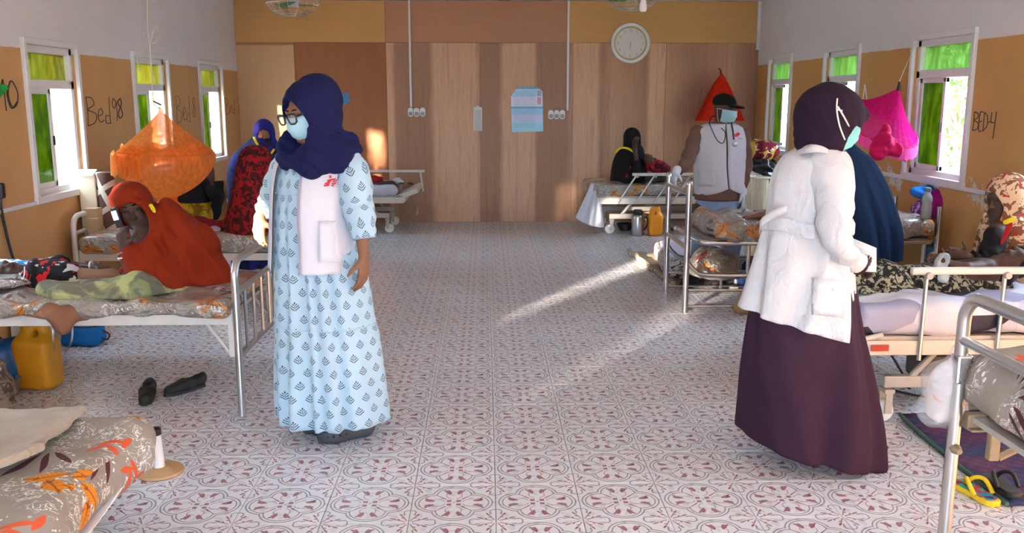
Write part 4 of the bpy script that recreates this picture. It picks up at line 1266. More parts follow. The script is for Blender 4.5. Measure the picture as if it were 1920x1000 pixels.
# glasses
f_, u_, r_ = axes(nf, nu_); GP = lambda a, b, d: nc+r_*a+f_*b+u_*d
gl = obj('glasses', MB().tube([GP(-.012, .122, .020), GP(0, .126, .024), GP(.012, .122, .020)], .003, 6), M['black'], nurse)
for q in (-1, 1):
    lp = [GP(q*(.039+.027*ca), .121-.006*abs(ca)*(ca > 0), .010+.021*sa) for ca, sa in ((1, .55), (.8, 1), (0, 1.08), (-.8, .95), (-1, .4), (-.85, -.7), (-.5, -1), (.4, -1), (.9, -.6))]
    fr = obj('lens_frame', MB().tube(lp, .0042, 6, closed=True), M['black'], gl)
    obj('lens', MB().poly(lp, f_*-1, .002), M['glass_lens'], gl)
    obj('temple', MB().tube([GP(q*.067, .116, .022), GP(q*.078, .06, .022), GP(q*.084, -.01, .012)], [.0048, .004, .003], 6), M['black'], gl)
# dress
dr = [(286, 286, 545, 648, 4.17, .09, .0), (300, 300, 526, 664, 4.17, .125, .002), (340, 340, 517, 662, 4.17, .135, .004), (375, 375, 514, 655, 4.16, .14, .006), (440, 440, 511, 668, 4.15, .15, .012),
      (520, 520, 511, 694, 4.14, .165, .018), (610, 610, 512, 710, 4.13, .18, .018), (618, 618, 513, 713, 4.13, .182, .012), (700, 700, 514, 726, 4.12, .20, .024), (752, 752, 517, 733, 4.12, .21, .028), (783, 781, 520, 736, 4.12, .215, .030)]
dress, Gd, _ = robe('dress', dr, M['leafp'], nurse, folds(11, 3, .75, .6), 60, 110)
for py_ in (366, 616):
    i_ = int(np.argmin(np.abs(Gd[:, 80, 2]-at(600, py_, 4.0)[2]))); cd_ = Gd[i_].mean(0)
    obj('gathered_seam', MB().tube([p+unit(p-cd_)*.002+V3(0, 0, .003*math.sin(k*2.1)) for k, p in enumerate(Gd[i_])], .0045, 6, True), M['leafp'], dress)
# vest
vr = [(288, 288, 536, 652, 4.17, .115, 0), (305, 305, 520, 664, 4.17, .150, .0), (345, 345, 512, 657, 4.17, .162, .002), (400, 400, 510, 656, 4.16, .17, .004), (450, 450, 509, 664, 4.15, .175, .006), (500, 503, 508, 668, 4.14, .185, .009)]
th0, th1 = math.radians(-97), math.radians(217)
G, Q = rings(vr, 36, 60, folds(7, 9, .9), (th0, th1), .006, False)
vest = obj('vest', MB().grid(G), M['vest'], nurse, solid=.006, sharp=None)
obj('zip', MB().tube([G[i, 0]+V3(-.002, -.006, 0) for i in range(2, 36)], .004, 6), M['logo_grey'], vest)
obj('zip', MB().tube([G[i, -1]+V3(0, -.006, 0) for i in range(2, 36)], .003, 6), M['black'], vest)
def vp(px, py, lift=.012):
    """point on the front of the vest at a photo pixel"""
    p = at(px, py, 4.03)
    i = int(np.argmin(np.abs(G[:, 12, 2]-p[2]))); row = G[i]; fr = row[:26]
    j = int(np.argmin(np.abs(fr[:, 0]-p[0]))); y = fr[j, 1]-lift
    return at(px, py, y)
def patch(name, px0, py0, px1, py1, m, parent, nu=8, nv=8, lift=.009, th=.004):
    g = np.array([[vp(px0+(px1-px0)*j/(nu-1), py0+(py1-py0)*i/(nv-1), lift) for j in range(nu)] for i in range(nv)])
    for _ in range(2):
        y = g[..., 1]; y[1:-1, 1:-1] = (y[:-2, 1:-1]+y[2:, 1:-1]+y[1:-1, :-2]+y[1:-1, 2:])/4
    return obj(name, MB().grid(g), m, parent, solid=th, sharp=None)
patch('pocket', 598, 415, 650, 492, M['vest'], vest)
def mark(name, pts, m, lift=.016):
    P = [vp(a, b, lift) for a, b in pts]
    y = np.mean([p[1] for p in P]); P = [at(a, b, y) for a, b in pts]
    return obj(name, MB().poly(P, (0, -1, 0), .0015), m, vest, smooth=False)
# running-figure emblem: head, body strokes and slanted stripes
cx, cy = 619.5, 331.5
mark('emblem_head', [(cx+2.6*math.cos(a), cy+2.8*math.sin(a)) for a in np.linspace(0, 6.28, 11)[:-1]], M['logo_red'])
mark('emblem_arm', [(612, 337.5), (630, 334), (629, 337), (613, 340.5)], M['logo_red'])
mark('emblem_body', [(614, 340), (622, 338), (618, 344), (616, 348), (610, 348.5)], M['logo_red'])
mark('emblem_stripe', [(624, 339), (633, 337), (631, 340), (622.5, 342)], M['logo_red'])
mark('emblem_stripe', [(609.5, 343), (615, 341.5), (612.5, 345), (608, 346)], M['logo_red'])
mark('emblem_stripe', [(623, 343), (632, 341.5), (629.5, 345), (621, 346)], M['logo_red'])
mark('emblem_stripe', [(607.5, 347), (619, 345), (617, 349), (607, 350)], M['logo_red'])
mark('emblem_stripe', [(621.5, 347), (628.5, 346), (625, 349), (620.5, 349.5)], M['logo_red'])
def lettering(name, body_, p, size, m, parent, R=None, ext=.0006):
    cu = bpy.data.curves.new(name, 'FONT'); cu.body = body_; cu.size = size; cu.extrude = ext; cu.align_x = 'LEFT'; cu.resolution_u = 2
    o = bpy.data.objects.new(name, cu); COL.objects.link(o)
    dg = bpy.context.evaluated_depsgraph_get(); me = bpy.data.meshes.new_from_object(o.evaluated_get(dg)); bpy.data.objects.remove(o)
    me.materials.clear()
    if len(me.vertices) == 0: return
    o = obj(name, me, m, parent, base=p); o.rotation_euler = R if R else (math.pi/2, 0, 0)
    return o
lettering('emblem_lettering', 'MEDECINS', vp(624, 347.5, .017), .0085, M['logo_grey'], vest)
lettering('emblem_lettering', 'SANS FRONTIERES', vp(623, 351.0, .017), .0060, M['logo_grey'], vest)
# sleeves
sl = sleeve('sleeve', [at(645, 292, 4.13), at(662, 330, 4.10), at(670, 385, 4.09), at(678, 418, 4.06), at(683, 446, 4.05)], [.070, .078, .075, .066, .052], M['leafp'], nurse, 24, 8, .003, 2)
sleeve('cuff', [at(681, 430, 4.055), at(684, 448, 4.045)], [.054, .053], M['leafp'], nurse, 24, 4, .001, 2)
sleeve('sleeve', [at(540, 300, 4.20), at(524, 338, 4.28), at(512, 368, 4.36), at(500, 390, 4.38), at(489, 398, 4.36)], [.062, .066, .064, .052, .042], M['leafp'], nurse, 24, 8, .003, 5)
# hijab
S = SDF(at(500, 345, 4.3)-V3(0, .45, .02), at(700, 120, 4.3)+V3(.02, .1, .04), .006)
hood(S, nc, nf, nu_, 1.0, .026)
S.ell(at(600, 190, 4.16), (.095, .10, .12), None, .06)                      # bulk at the back
S.cone(at(592, 250, 4.16), at(606, 290, 4.16), .088, .11, .06)              # neck
S.cone(at(545, 290, 4.06), at(585, 306, 4.00), .05, .05, .05); S.cone(at(585, 306, 4.00), at(630, 294, 4.04), .052, .055, .05)
S.cone(at(630, 292, 4.05), at(660, 276, 4.13), .052, .036, .05); S.cone(at(625, 275, 4.10), at(655, 268, 4.16), .05, .035, .05)
S.cone(at(540, 280, 4.10), at(560, 265, 4.05), .04, .04, .05); S.cone(at(545, 268, 4.12), at(541, 300, 4.08), .035, .03, .04)
S.cone(at(612, 220, 4.10), at(590, 285, 4.02), .05, .05, .05)
hood_cut(S, nc, nf, nu_, 1.0, (.080, .15, .122), (.0, .130, -.028), .012)
S.wrinkle(.0042, 62, (.42, .05, .90), 4, True, .7, .10, (nc[2]-.11, nc[2]-.02)); S.wrinkle(.0016, 60, (.75, .3, .6), 9, True, .6, .15)
sobj('hijab', S, M['navy'], nurse, 1)
# clogs
def clog(root, heel, d, name, ln=.27, m=None, label=None):
    d = unit(d); r = np.cross(d, (0, 0, 1)); h = np.asarray(heel, float)
    S = SDF(h+np.minimum(d*ln, 0)-V3(.09, .09, .0)-V3(0, 0, .02), h+np.maximum(d*ln, 0)+V3(.09, .09, .13), .0048)
    S.cone(h+d*.03+V3(0, 0, .03), h+d*.16+V3(0, 0, .032), .044, .052, .03); S.cone(h+d*.16+V3(0, 0, .035), h+d*(ln-.06)+V3(0, 0, .03), .054, .046, .03)
    S.cone(h+d*.13+V3(0, 0, .062), h+d*.19+V3(0, 0, .045), .040, .040, .03)
    S.cone(h+d*.005+V3(0, 0, .05), h+d*.02+V3(0, 0, .06), .032, .034, .03)
    S.half(h+V3(0, 0, .003), (0, 0, -1))
    S.cone(h+d*.035+V3(0, 0, .085), h+d*.115+V3(0, 0, .095), .036, .038, .01, 's')
    for a in (-.55, 0, .55):
        for q in (.165, .195, .222):
            p = h+d*q+r*a*.052+V3(0, 0, .088-(q-.165)*.42-abs(a)*.018); S.cone(p+V3(0, 0, .02), p-V3(0, 0, .012), .0052, None, 0, 's')
    for a in (-1, 1):
        for q in (.13, .16, .19, .22):
            p = h+d*q+r*a*(.055-(q-.13)*.06)+V3(0, 0, .04); S.cone(p+r*a*.02, p-r*a*.006, .006, None, 0, 's')
    o = sobj(name, S, m or M['clog'], root, 1, label)
    return o
clog(nurse, np.append(atz(693, 815)[:2], 0), (-.86, -.40, 0), 'clog')
clog(nurse, np.append(atz(647, 800)[:2], 0)+V3(.03, .03, 0), (-.80, -.45, 0), 'clog')

# ------------------------------------------------------------------ woman in the white coat, seen from behind
WB = np.append(at(1520, 700, 3.82)[:2], 0)
coatw = empty('person', WB, 'woman in a white belted coat and aubergine skirt seen from behind holding papers', 'person')
wc = at(1566, 228, 3.80); wf = unit((.90, .14, -.36)); wu = unit((.30, .02, .95))
aW = dict(sh=at(1545, 322, 3.76), el=at(1562, 432, 3.62), wr=at(1600, 488, 3.74), d=unit((.55, .55, -.35)), n=V3(.3, .3, .9), t=V3(-.6, .7, 0), curl=(.5, .6, .5))
aW2 = dict(sh=at(1500, 320, 4.0), el=at(1530, 430, 4.02), wr=at(1590, 478, 3.98), d=unit((.6, -.2, -.4)), n=V3(.3, -.5, -.5), t=V3(0, 0, 1), curl=(.6, .6, .5))
body(coatw, M['skin_dark'], (wc, wf, wu, .97), at(1515, 520, 3.85), at(1528, 360, 3.83), [aW, aW2],
     [(at(1490, 530, 3.95), at(1480, 660, 3.95), np.append(atz(1478, 838)[:2], .105), (.95, -.2, 0)), (at(1540, 540, 3.75), at(1560, 680, 3.72), np.append(atz(1590, 852)[:2], .105), (.95, -.2, 0))], .0075, .97, neck_to=at(1545, 290, 3.82))
face_mask(coatw, wc, wf, wu, 1.0, M['mask_green'], False)
# skirt
sk = [(470, 470, 1440, 1592, 3.83, .15, .0), (540, 540, 1416, 1602, 3.83, .17, .008), (600, 600, 1404, 1610, 3.82, .19, .016), (680, 680, 1396, 1626, 3.80, .22, .024), (760, 770, 1390, 1643, 3.80, .25, .03), (806, 850, 1385, 1651, 3.80, .27, .034), (812, 864, 1387, 1648, 3.80, .27, .034)]
robe('skirt', sk, M['skirt'], coatw, folds(7, 21, .9, 1.8), 54, 110)
for a, dd in ((atz(1468, 838), (.97, -.1, 0)), (atz(1575, 856), (.97, -.1, 0))):
    clog(coatw, np.append(a[:2], 0)+V3(-.03, .03, 0), dd, 'shoe', .25, M['black'])
# coat
ct = [(268, 262, 1512, 1560, 3.84, .07, 0), (280, 280, 1490, 1580, 3.84, .10, 0), (300, 300, 1464, 1594, 3.84, .14, .003), (340, 340, 1446, 1600, 3.84, .165, .008), (385, 385, 1440, 1598, 3.84, .165, .013), (415, 420, 1436, 1594, 3.84, .16, .007),
      (450, 455, 1426, 1596, 3.84, .172, .014), (500, 515, 1411, 1601, 3.83, .19, .020), (550, 590, 1394, 1604, 3.83, .205, .026), (574, 636, 1384, 1603, 3.83, .21, .028)]
o, Gc, Qc = robe('coat', ct, M['coat'], coatw, folds(8, 33, .7, 1.4), 64, 120)
coat = o
sleeve('sleeve', [at(1540, 292, 3.80), at(1556, 330, 3.72), at(1565, 385, 3.66), at(1564, 435, 3.63), at(1580, 470, 3.67), at(1606, 494, 3.75)], [.080, .092, .076, .064, .054, .046], M['coat'], coatw, 26, 8, .0038, 6)
sleeve('cuff', [at(1598, 488, 3.735), at(1610, 497, 3.77)], [.047, .045], M['purple_hijab'], coatw, 20, 4, .001, 6)
# belt round the waist with its loose end
gi = int(np.argmin(np.abs(Gc[:, 0, 2]-at(1594, 420, 3.84)[2])))
ring = Gc[gi]; ctr = ring.mean(0); g = []
for dz, of in ((-.030, .010), (-.02, .015), (.02, .015), (.03, .010)):
    g.append([ctr+(p-ctr)*(1+of/.2)+V3(0, 0, dz+.012*math.sin(k*.2)) for k, p in enumerate(ring)])
obj('belt', MB().grid(g, closed=True), M['coat'], coatw, sharp=None)
te = at(1452, 398, 3.70); bl = [at(1475, 392, 3.68), at(1450, 402, 3.70), at(1428, 418, 3.74), at(1424, 432, 3.76)]
obj('belt_tail', MB().grid([[p+V3(0, 0, -.018), p+V3(0, -.008, 0), p+V3(0, 0, .018)] for p in spline(bl, 5)]), M['coat'], coatw, solid=.004, sharp=None)
bt = [at(1512, 636, 3.62), at(1494, 690, 3.60)]
# pocket
g = np.array([[on_surf(Gc, 1522+68*j/7, 520+70*i/6+8*j/7, .005) for j in range(8)] for i in range(7)])
obj('pocket', MB().grid(g), M['coat'], coat, solid=.003, sharp=None)
# collar
cg = [[at(1500, 278, 3.80)+V3(0, 0, 0), at(1520, 268, 3.735), at(1550, 268, 3.73), at(1578, 290, 3.76), at(1590, 325, 3.77)], [at(1494, 292, 3.79), at(1516, 286, 3.70), at(1550, 288, 3.69), at(1582, 312, 3.72), at(1597, 350, 3.74)]]
obj('collar', MB().grid([[q for q in spline(r_, 5)] for r_ in cg]), M['coat'], coat, solid=.008, sharp=None)
# hijab
S = SDF(at(1490, 345, 3.8)-V3(.10, .32, .0), at(1640, 160, 3.8)+V3(.03, .25, .04), .006)
hood(S, wc, wf, wu, 1.0, .022)
S.ell(at(1543, 215, 3.80), (.115, .11, .12), None, .05)
S.cone(at(1533, 250, 3.80), at(1536, 290, 3.82), .085, .075, .05); S.cone(at(1572, 275, 3.83), at(1580, 310, 3.84), .05, .04, .05); S.cone(at(1552, 270, 3.80), at(1578, 300, 3.80), .06, .05, .05)
S.cone(at(1600, 214, 3.80), at(1619, 216, 3.82), .035, .02, .04)
f_, u_, r_ = axes(wf, wu)
S.wrinkle(.0018, 55, (.8, .3, .5), 14, True, .6, .15); S.wrinkle(.003, 60, (.2, .1, .95), 2, True, .6, .12, (wc[2]-.10, wc[2]-.02))
S.box(wc+f_*.145-u_*.075, (.16, .105, .085), .03, np.stack([r_, f_, u_], 1), .012, 's')
hj = sobj('hijab', S, M['purple_hijab'], coatw, 1)
f_, u_, r_ = axes(wf, wu)
for pts in ([at(1584, 262, 3.70), at(1574, 235, 3.668), at(1569, 205, 3.662), at(1570, 184, 3.70)], [at(1598, 249, 3.72), at(1584, 222, 3.672), at(1571, 200, 3.660)], [at(1569, 205, 3.656), at(1579, 208, 3.660)]):
    obj('mask_tie', MB().tube(spline(pts, 5), .0035, 6), M['cord_white'], coatw)
# papers held at her side
pg = []
for i in range(8):
    row = []
    for j in range(9):
        u, v = j/8, i/7
        p = at(1588+54*u, 448+22*u+ (506-448)*v-v*u*18, 3.93-.06*u); row.append(p+V3(0, -.02*math.sin(u*3), 0))
    pg.append(row)
pp = empty('paper_sheets', pg[7][0], 'white sheets of paper held by the woman in the white coat', 'paper')
obj('sheet', MB().grid(pg), M['paper'], pp, solid=.003, sharp=None)
obj('sheet', MB().grid([[q+V3(.006, .012, .010) for q in r0] for r0 in pg]), M['paper'], pp, solid=.002, sharp=None)

# ------------------------------------------------------------------ man in cap and vest
MY = 7.72
man = empty('person', np.append(atz(1316, 530)[:2], 0), 'man in black cap, white vest and stethoscope standing behind the steel bed', 'person')
mc = at(1358, 206, MY); mf = unit((.62, -.74, -.16)); mu = V3(0, 0, 1)
aM1 = dict(sh=at(1310, 252, MY), el=at(1288, 303, MY-.08), wr=at(1268, 324, 7.46), d=unit((-.25, -.35, -.55)), n=V3(0, -.6, .0)+V3(.2, .4, -.6), t=V3(.8, -.3, 0), curl=(.4, .6, .5), hs=1.0)
aM2 = dict(sh=at(1388, 252, MY+.02), el=at(1398, 312, MY), wr=at(1391, 357, MY-.08), d=unit((.12, -.1, -1)), n=V3(-.9, .3, 0), t=V3(-.2, -.9, 0), curl=(.3, .4, .4))
body(man, M['skin_dark'], (mc, mf, mu, 1.0), at(1345, 375, MY), at(1350, 285, MY), [aM1, aM2],
     [(at(1322, 392, MY), at(1312, 460, MY), np.append(atz(1306, 533)[:2], .1), (-.75, -.6, 0)), (at(1365, 392, MY), at(1372, 455, MY), np.append(atz(1362, 533)[:2], .1), (-.75, -.6, 0))], .0095, 1.0, neck_to=at(1352, 240, MY))
eyes(man, mc, mf, mu, 1.0); face_mask(man, mc, mf, mu, 1.03, M['mask'])
S = SDF(mc-V3(.2, .2, .02), mc+V3(.25, .2, .2), .007)
f_, u_, r_ = axes(mf, mu); R_ = np.stack([r_, f_, u_], 1)
S.ell(mc+u_*.062-f_*.012, (.088, .108, .075), R_, 0); S.half(mc+u_*.040, (0, 0, -1)); S.ell(mc+u_*.045+f_*.115, (.072, .075, .012), R_, .012)
sobj('cap', S, M['cap'], man, 1)
robe('shirt', [(228, 228, 1338, 1368, MY, .06, 0), (240, 240, 1316, 1384, MY, .10, 0), (270, 270, 1306, 1394, MY, .125, .002), (320, 320, 1308, 1392, MY, .135, .004), (368, 368, 1303, 1392, MY, .166, .002), (374, 374, 1303, 1392, MY, .166, .002)], M['brown_shirt'], man, folds(7, 3), 30, 56)
vr2 = [(232, 232, 1330, 1376, MY, .095, 0), (242, 242, 1305, 1392, MY, .125, 0), (270, 270, 1300, 1398, MY, .145, .003), (310, 310, 1301, 1397, MY, .15, .006), (345, 345, 1303, 1397, MY, .16, .005), (364, 364, 1304, 1398, MY, .165, .005)]
Gm, _ = rings(vr2, 30, 60, folds(8, 5, .9), (math.radians(-82), math.radians(275)), .004, False)
# the front edges part towards the hem
for i in range(30):
    t = max(0, (i/29-.55)/.45)
    for j in range(60):
        e = max(0, 1-j/10)+max(0, 1-(59-j)/10)
        Gm[i, j, 2] += .12*t*e*e*.5
mv = obj('vest', MB().grid(Gm), M['vest'], man, solid=.008, sharp=None)
def mmark(name, pts, m):
    y = MY-.17; P = [at(a, b, y) for a, b in pts]; return obj(name, MB().poly(P, (0, -1, 0), .003), m, mv, smooth=False)
mmark('emblem', [(1377, 252), (1384, 248), (1388, 251), (1384, 256), (1378, 257)], M['logo_red'])
mmark('emblem_line', [(1383, 258), (1392, 260), (1392, 261.5), (1383, 259.5)], M['logo_grey'])
obj('pocket', MB().grid(np.array([[on_surf(Gm, 1309+32*j/5, 320+30*i/5, .005) for j in range(6)] for i in range(6)])), M['vest'], mv, solid=.004, sharp=None)
sleeve('sleeve', [at(1313, 242, MY), at(1300, 270, MY-.04), at(1288, 303, MY-.09), at(1274, 319, 7.5)], [.07, .066, .058, .042], M['brown_shirt'], man, 18, 8, .005, 3)
sleeve('sleeve', [at(1388, 244, MY+.02), at(1396, 280, MY), at(1398, 315, MY-.01), at(1392, 352, MY-.07)], [.068, .062, .054, .04], M['brown_shirt'], man, 18, 8, .005, 4)
for a, sg in ((aM1, 1), (aM2, -1)):
    lo = a['wr']-V3(.17, .17, .22); S = SDF(lo, a['wr']+V3(.17, .17, .08), .008)
    S.cone(a['wr']-a['d']*.03, a['wr']+a['d']*.02, .036, .034, .01); put_hand(S, a['wr'], a['d'], a['n'], a['t'], a['curl'], 1.13)
    sobj('glove', S, plain('nitrile_glove', L(206, 216, 228), .5) if sg > 0 else bpy.data.materials['nitrile_glove'], man, 1)
robe('trousers', [(360, 360, 1308, 1388, MY, .148, 0), (392, 392, 1303, 1388, MY, .155, .004), (418, 418, 1302, 1389, MY, .15, .006)], M['jeans'], man, folds(5, 8), 14, 48)
for pts, rr in (([at(1326, 395, MY), at(1318, 450, MY), at(1308, 505, MY), atz(1306, 528)+V3(0, 0, .11)], [.105, .095, .085, .08]), ([at(1364, 395, MY), at(1370, 450, MY), at(1366, 500, MY), atz(1362, 528)+V3(0, 0, .11)], [.105, .095, .085, .08])):
    sleeve('trouser_leg', pts, rr, M['jeans'], man, 22, 7, .006, 2)
for px in (1306, 1362):
    clog(man, np.append(atz(px+8, 534)[:2], 0), (-.75, -.6, 0), 'shoe', .28, M['sandal'])
# stethoscope round his neck
st = empty('stethoscope', at(1375, 268, MY-.2), 'black stethoscope hanging round the neck of the man in the cap', 'stethoscope')
obj('tube', MB().tube(spline([at(1330, 232, MY-.15), at(1333, 222, MY-.10), at(1338, 218, MY-.02), at(1352, 222, MY+.09), at(1368, 225, MY), at(1373, 238, MY-.14), at(1376, 262, MY-.18)], 6), .007, 8), M['black'], st)
obj('chest_piece', MB().lathe([(0, -.012), (.020, -.012), (.022, 0), (.016, .010), (0, .012)], 14, at(1379, 270, MY-.185), rotx(math.pi/2)), M['steel'], st)
obj('ear_tube', MB().tube(spline([at(1330, 232, MY-.15), at(1344, 262, MY-.185), at(1356, 268, MY-.19), at(1360, 250, MY-.17), at(1352, 240, MY-.15)], 6), .004, 6), M['black'], st)

# ------------------------------------------------------------------ woman in orange on the bed
ob_ = at(400, 555, 4.95)
orw = empty('person', ob_, 'woman in burnt orange veil sitting on the bed with a phone at her ear', 'person')
oc = at(248, 392, 4.93); of = unit((.30, -.93, -.16)); ou = unit((-.22, -.05, .97))
aO1 = dict(sh=at(268, 440, 4.86), el=at(252, 512, 4.74), wr=at(232, 466, 4.74), d=unit((-.12, .12, .95)), n=V3(.2, .9, -.1), t=V3(.9, -.2, 0), curl=(.7, .8, .6), hs=.92)
aO2 = dict(sh=at(330, 430, 4.95), el=at(320, 500, 4.80), wr=at(275, 508, 4.74), d=unit((-1, 0, 0)), n=V3(0, 0, -1), t=V3(0, -1, 0))
legO = [(at(345, 545, 4.85), at(230, 545, 4.66), at(150, 585, 4.50), unit((-.55, -.55, .55)), unit((-.60, -.2, -.75)))]
body(orw, M['skin_deep'], (oc, of, ou, .97), at(385, 540, 4.98), at(310, 440, 4.97), [aO1, aO2], [], .008, .93, neck_to=at(272, 425, 4.96))
eyes(orw, oc, of, ou, .97); brows(orw, oc, of, ou, .97, M['eye_dark'])
S = SDF(at(200, 620, 4.9)-V3(.05, .5, .02), at(450, 330, 4.9)+V3(.1, .35, .05), .010)
S.cone(at(300, 425, 4.96), at(345, 470, 4.98), .125, .15, .08); S.cone(at(345, 470, 4.98), at(372, 535, 4.98), .15, .16, .08); S.cone(at(372, 520, 4.98), at(400, 530, 4.98), .15, .10, .08)
S.cone(at(277, 415, 4.94), at(300, 430, 4.95), .09, .12, .06)
S.cone(at(290, 425, 4.90), at(262, 505, 4.76), .085, .07, .06); S.cone(at(262, 508, 4.76), at(240, 478, 4.76), .070, .048, .04); S.cone(at(262, 508, 4.78), at(330, 530, 4.80), .07, .06, .06)
S.cone(at(330, 440, 4.90), at(330, 520, 4.78), .085, .06, .06); S.cone(at(300, 500, 4.78), at(300, 535, 4.72), .06, .035, .05); S.cone(at(340, 540, 4.8), at(415, 545, 4.9), .045, .05, .06)
S.cone(at(400, 525, 5.0), at(422, 545, 5.0), .07, .03, .05)
S.wrinkle(.010, 26, (.78, .1, .50), 8, True, .9, .2); S.wrinkle(.005, 60, (.75, .2, .6), 3, True, .8, .2); S.half((0, 0, .60), (0, 0, -1)); hood_cut(S, oc, of, ou, .97, (.078, .20, .098), (.0, .17, -.040), .02)
sobj('veil', S, M['orange'], orw, 1)
S = SDF(oc-V3(.2, .2, .24), oc+V3(.22, .2, .22), .007)
hood(S, oc, of, ou, .97, .020); S.ell(oc+V3(-.005, .01, .055), (.100, .108, .090), None, .03); S.cone(oc+V3(.05, .03, -.08), oc+V3(.10, .04, -.17), .075, .09, .05)
S.cone(oc+V3(-.06, -.065, .075), oc+V3(.055, -.075, .085), .024, .024, .03)
S.wrinkle(.002, 80, (.25, .2, .9), 4, True, .5, .1); hood_cut(S, oc, of, ou, .97, (.076, .15, .116), (.0, .135, -.052), .010)
sobj('headscarf', S, M['orange'], orw, 1)
f_, u_, r_ = axes(of, ou)
obj('collar_trim', MB().tube(spline([at(282, 385, 4.88), at(288, 396, 4.86), at(285, 410, 4.85)], 4), .012, 6), M['yellow_trim'], orw)
obj('bracelet', MB().tube([aO1['wr']+.032*V3(math.cos(a), math.sin(a)*.9, .25*math.cos(a))-aO1['d']*.02 for a in np.linspace(0, 6.28, 15)[:-1]], .006, 6, True), M['steel'], orw)
obj('bracelet', MB().tube([aO1['wr']+.034*V3(math.cos(a), math.sin(a)*.9, .25*math.cos(a))-aO1['d']*.045 for a in np.linspace(0, 6.28, 15)[:-1]], .005, 6, True), M['cord_white'], orw)
# her legs under the patterned cloth: cloth and the foot that sticks out
S = SDF(at(60, 640, 4.6)-V3(.05, .35, .05), at(350, 500, 4.6)+V3(.2, .5, .05), .010)
S.cone(at(345, 552, 4.88), at(255, 548, 4.62), .08, .085, .06); S.cone(at(255, 548, 4.62), at(120, 560, 4.55), .08, .055, .06); S.cone(at(120, 560, 4.55), at(85, 545, 4.62), .055, .03, .05); S.cone(at(90, 540, 4.66), at(230, 545, 4.7), .03, .06, .06)
S.cone(at(350, 560, 4.75), at(160, 572, 4.52), .06, .035, .05)
S.wrinkle(.006, 34, (.25, .8, .6), 9, True, .8, .2); S.half((0, 0, .595), (0, 0, -1))
sobj('leg_cloth', S, M['green_print'], orw, 1)
S = SDF(at(80, 650, 4.45)-V3(.05, .25, .05), at(190, 560, 4.45)+V3(.15, .25, .1), .007)
ank = at(128, 590, 4.40); S.cone(at(185, 580, 4.52), ank, .05, .040, .03)
heel = at(118, 612, 4.36); S.cone(ank, heel, .042, .036, .03); toe = at(92, 583, 4.30)
S.cone(heel, toe, .036, .036, .03); S.cone(ank, toe, .036, .030, .03)
for k in range(5):
    b = at(80+6.5*k, 594-5.0*k, 4.27+.012*k); S.cone(toe, b, .018, .011, .008); S.cone(b, b+V3(-.026, -.012, .016), .0098-.0006*k, .0105-.0006*k, .002)
sobj('foot', S, M['skin_mid'], orw, 1)
ph = empty('mobile_phone', at(220, 405, 4.78), 'small black phone with a lit screen held to the ear', 'phone')
pR = roty(-.25)@rotz(-.5)
obj('case', MB().box(at(219, 408, 4.79), (.046, .014, .11), pR), M['black'], ph, bevel=.005, smooth=False)
_b = MatB('lit_phone_screen'); _b.set(col=(.8, .7, .9), emit=L(232, 206, 250), emits=4.0)
obj('screen', MB().box(at(219, 408, 4.79)+pR@V3(0, -.008, .012), (.036, .002, .048), pR), _b.mat, ph, smooth=False)

# ------------------------------------------------------------------ child lying on that bed
pc = at(18, 520, 4.95)
child = empty('person', at(60, 545, 4.95), 'child in a black floral top lying on the bed beside the woman in orange', 'person')
cf = unit((.20, -.45, .85)); cu = unit((-1, -.1, .1))
aC = dict(sh=at(95, 497, 5.05), el=at(140, 500, 5.08), wr=at(178, 500, 5.02), d=unit((1, -.05, -.18)), n=V3(0, -.1, -1), t=V3(0, -1, 0), curl=(.15, .25, .2), hs=.85)
body(child, M['skin_deep'], (pc, cf, cu, .92), at(190, 540, 4.95), at(95, 530, 4.95), [aC], [], .008, .62, neck_to=at(58, 528, 4.95))
eyes(child, pc, cf, cu, .9)
S = SDF(at(40, 580, 4.95)-V3(0, .3, .0), at(170, 470, 4.95)+V3(.05, .3, .05), .008)
S.cone(at(78, 526, 4.95), at(135, 533, 4.95), .118, .112, .05); S.cone(at(82, 510, 5.02), at(112, 496, 5.06), .075, .052, .05); S.wrinkle(.004, 40, None, 3)
sobj('top', S, M['black_floral'], child, 1)
S = SDF(at(120, 590, 4.95)-V3(0, .3, .0), at(290, 490, 4.95)+V3(.05, .3, .05), .010)
S.cone(at(155, 538, 4.95), at(215, 540, 4.95), .10, .10, .05); S.cone(at(215, 540, 4.95), at(270, 550, 4.9), .10, .06, .05); S.wrinkle(.006, 34, (.2, .6, .6), 5)
sobj('wrap_cloth', S, M['beige_wrap'], child, 1)
obj('bracelet', MB().tube([aC['wr']-V3(.02, 0, -.002)+.026*V3(0, math.cos(a), math.sin(a)) for a in np.linspace(0, 6.28, 13)[:-1]], .005, 6, True), M['cord_white'], child)
obj('cord', MB().tube(spline([at(46, 500, 4.83), at(44, 520, 4.82), at(28, 535, 4.81), at(14, 545, 4.84)], 5), .003, 5), M['cord_white'], child)
# pillow under the head
pil = empty('pillow', at(0, 560, 4.98), 'grey floral pillow under the head of the lying child', 'pillow')
S = SDF((-3.0, 4.55, .58), (-2.25, 5.4, .78), .014); S.ell((-2.66, 5.02, .625), (.28, .32, .04), None, 0); S.wrinkle(.004, 22, None, 2)
sobj('case', S, M['foil'], pil, 1)
pb = empty('folded_cloth', at(52, 506, 5.2), 'blue and white folded cloth behind the lying child', 'cloth')
S = SDF(at(0, 520, 5.2)-V3(.1, .1, .05), at(75, 480, 5.2)+V3(.1, .1, .08), .012); S.box(at(30, 505, 5.22), (.17, .07, .05), .03, rotz(.1), 0); S.wrinkle(.005, 30, None, 2)
sobj('cloth', S, blotch('blue_white_cloth', L(36, 120, 176), L(226, 226, 232), L(230, 222, 236), 9), pb, 1)

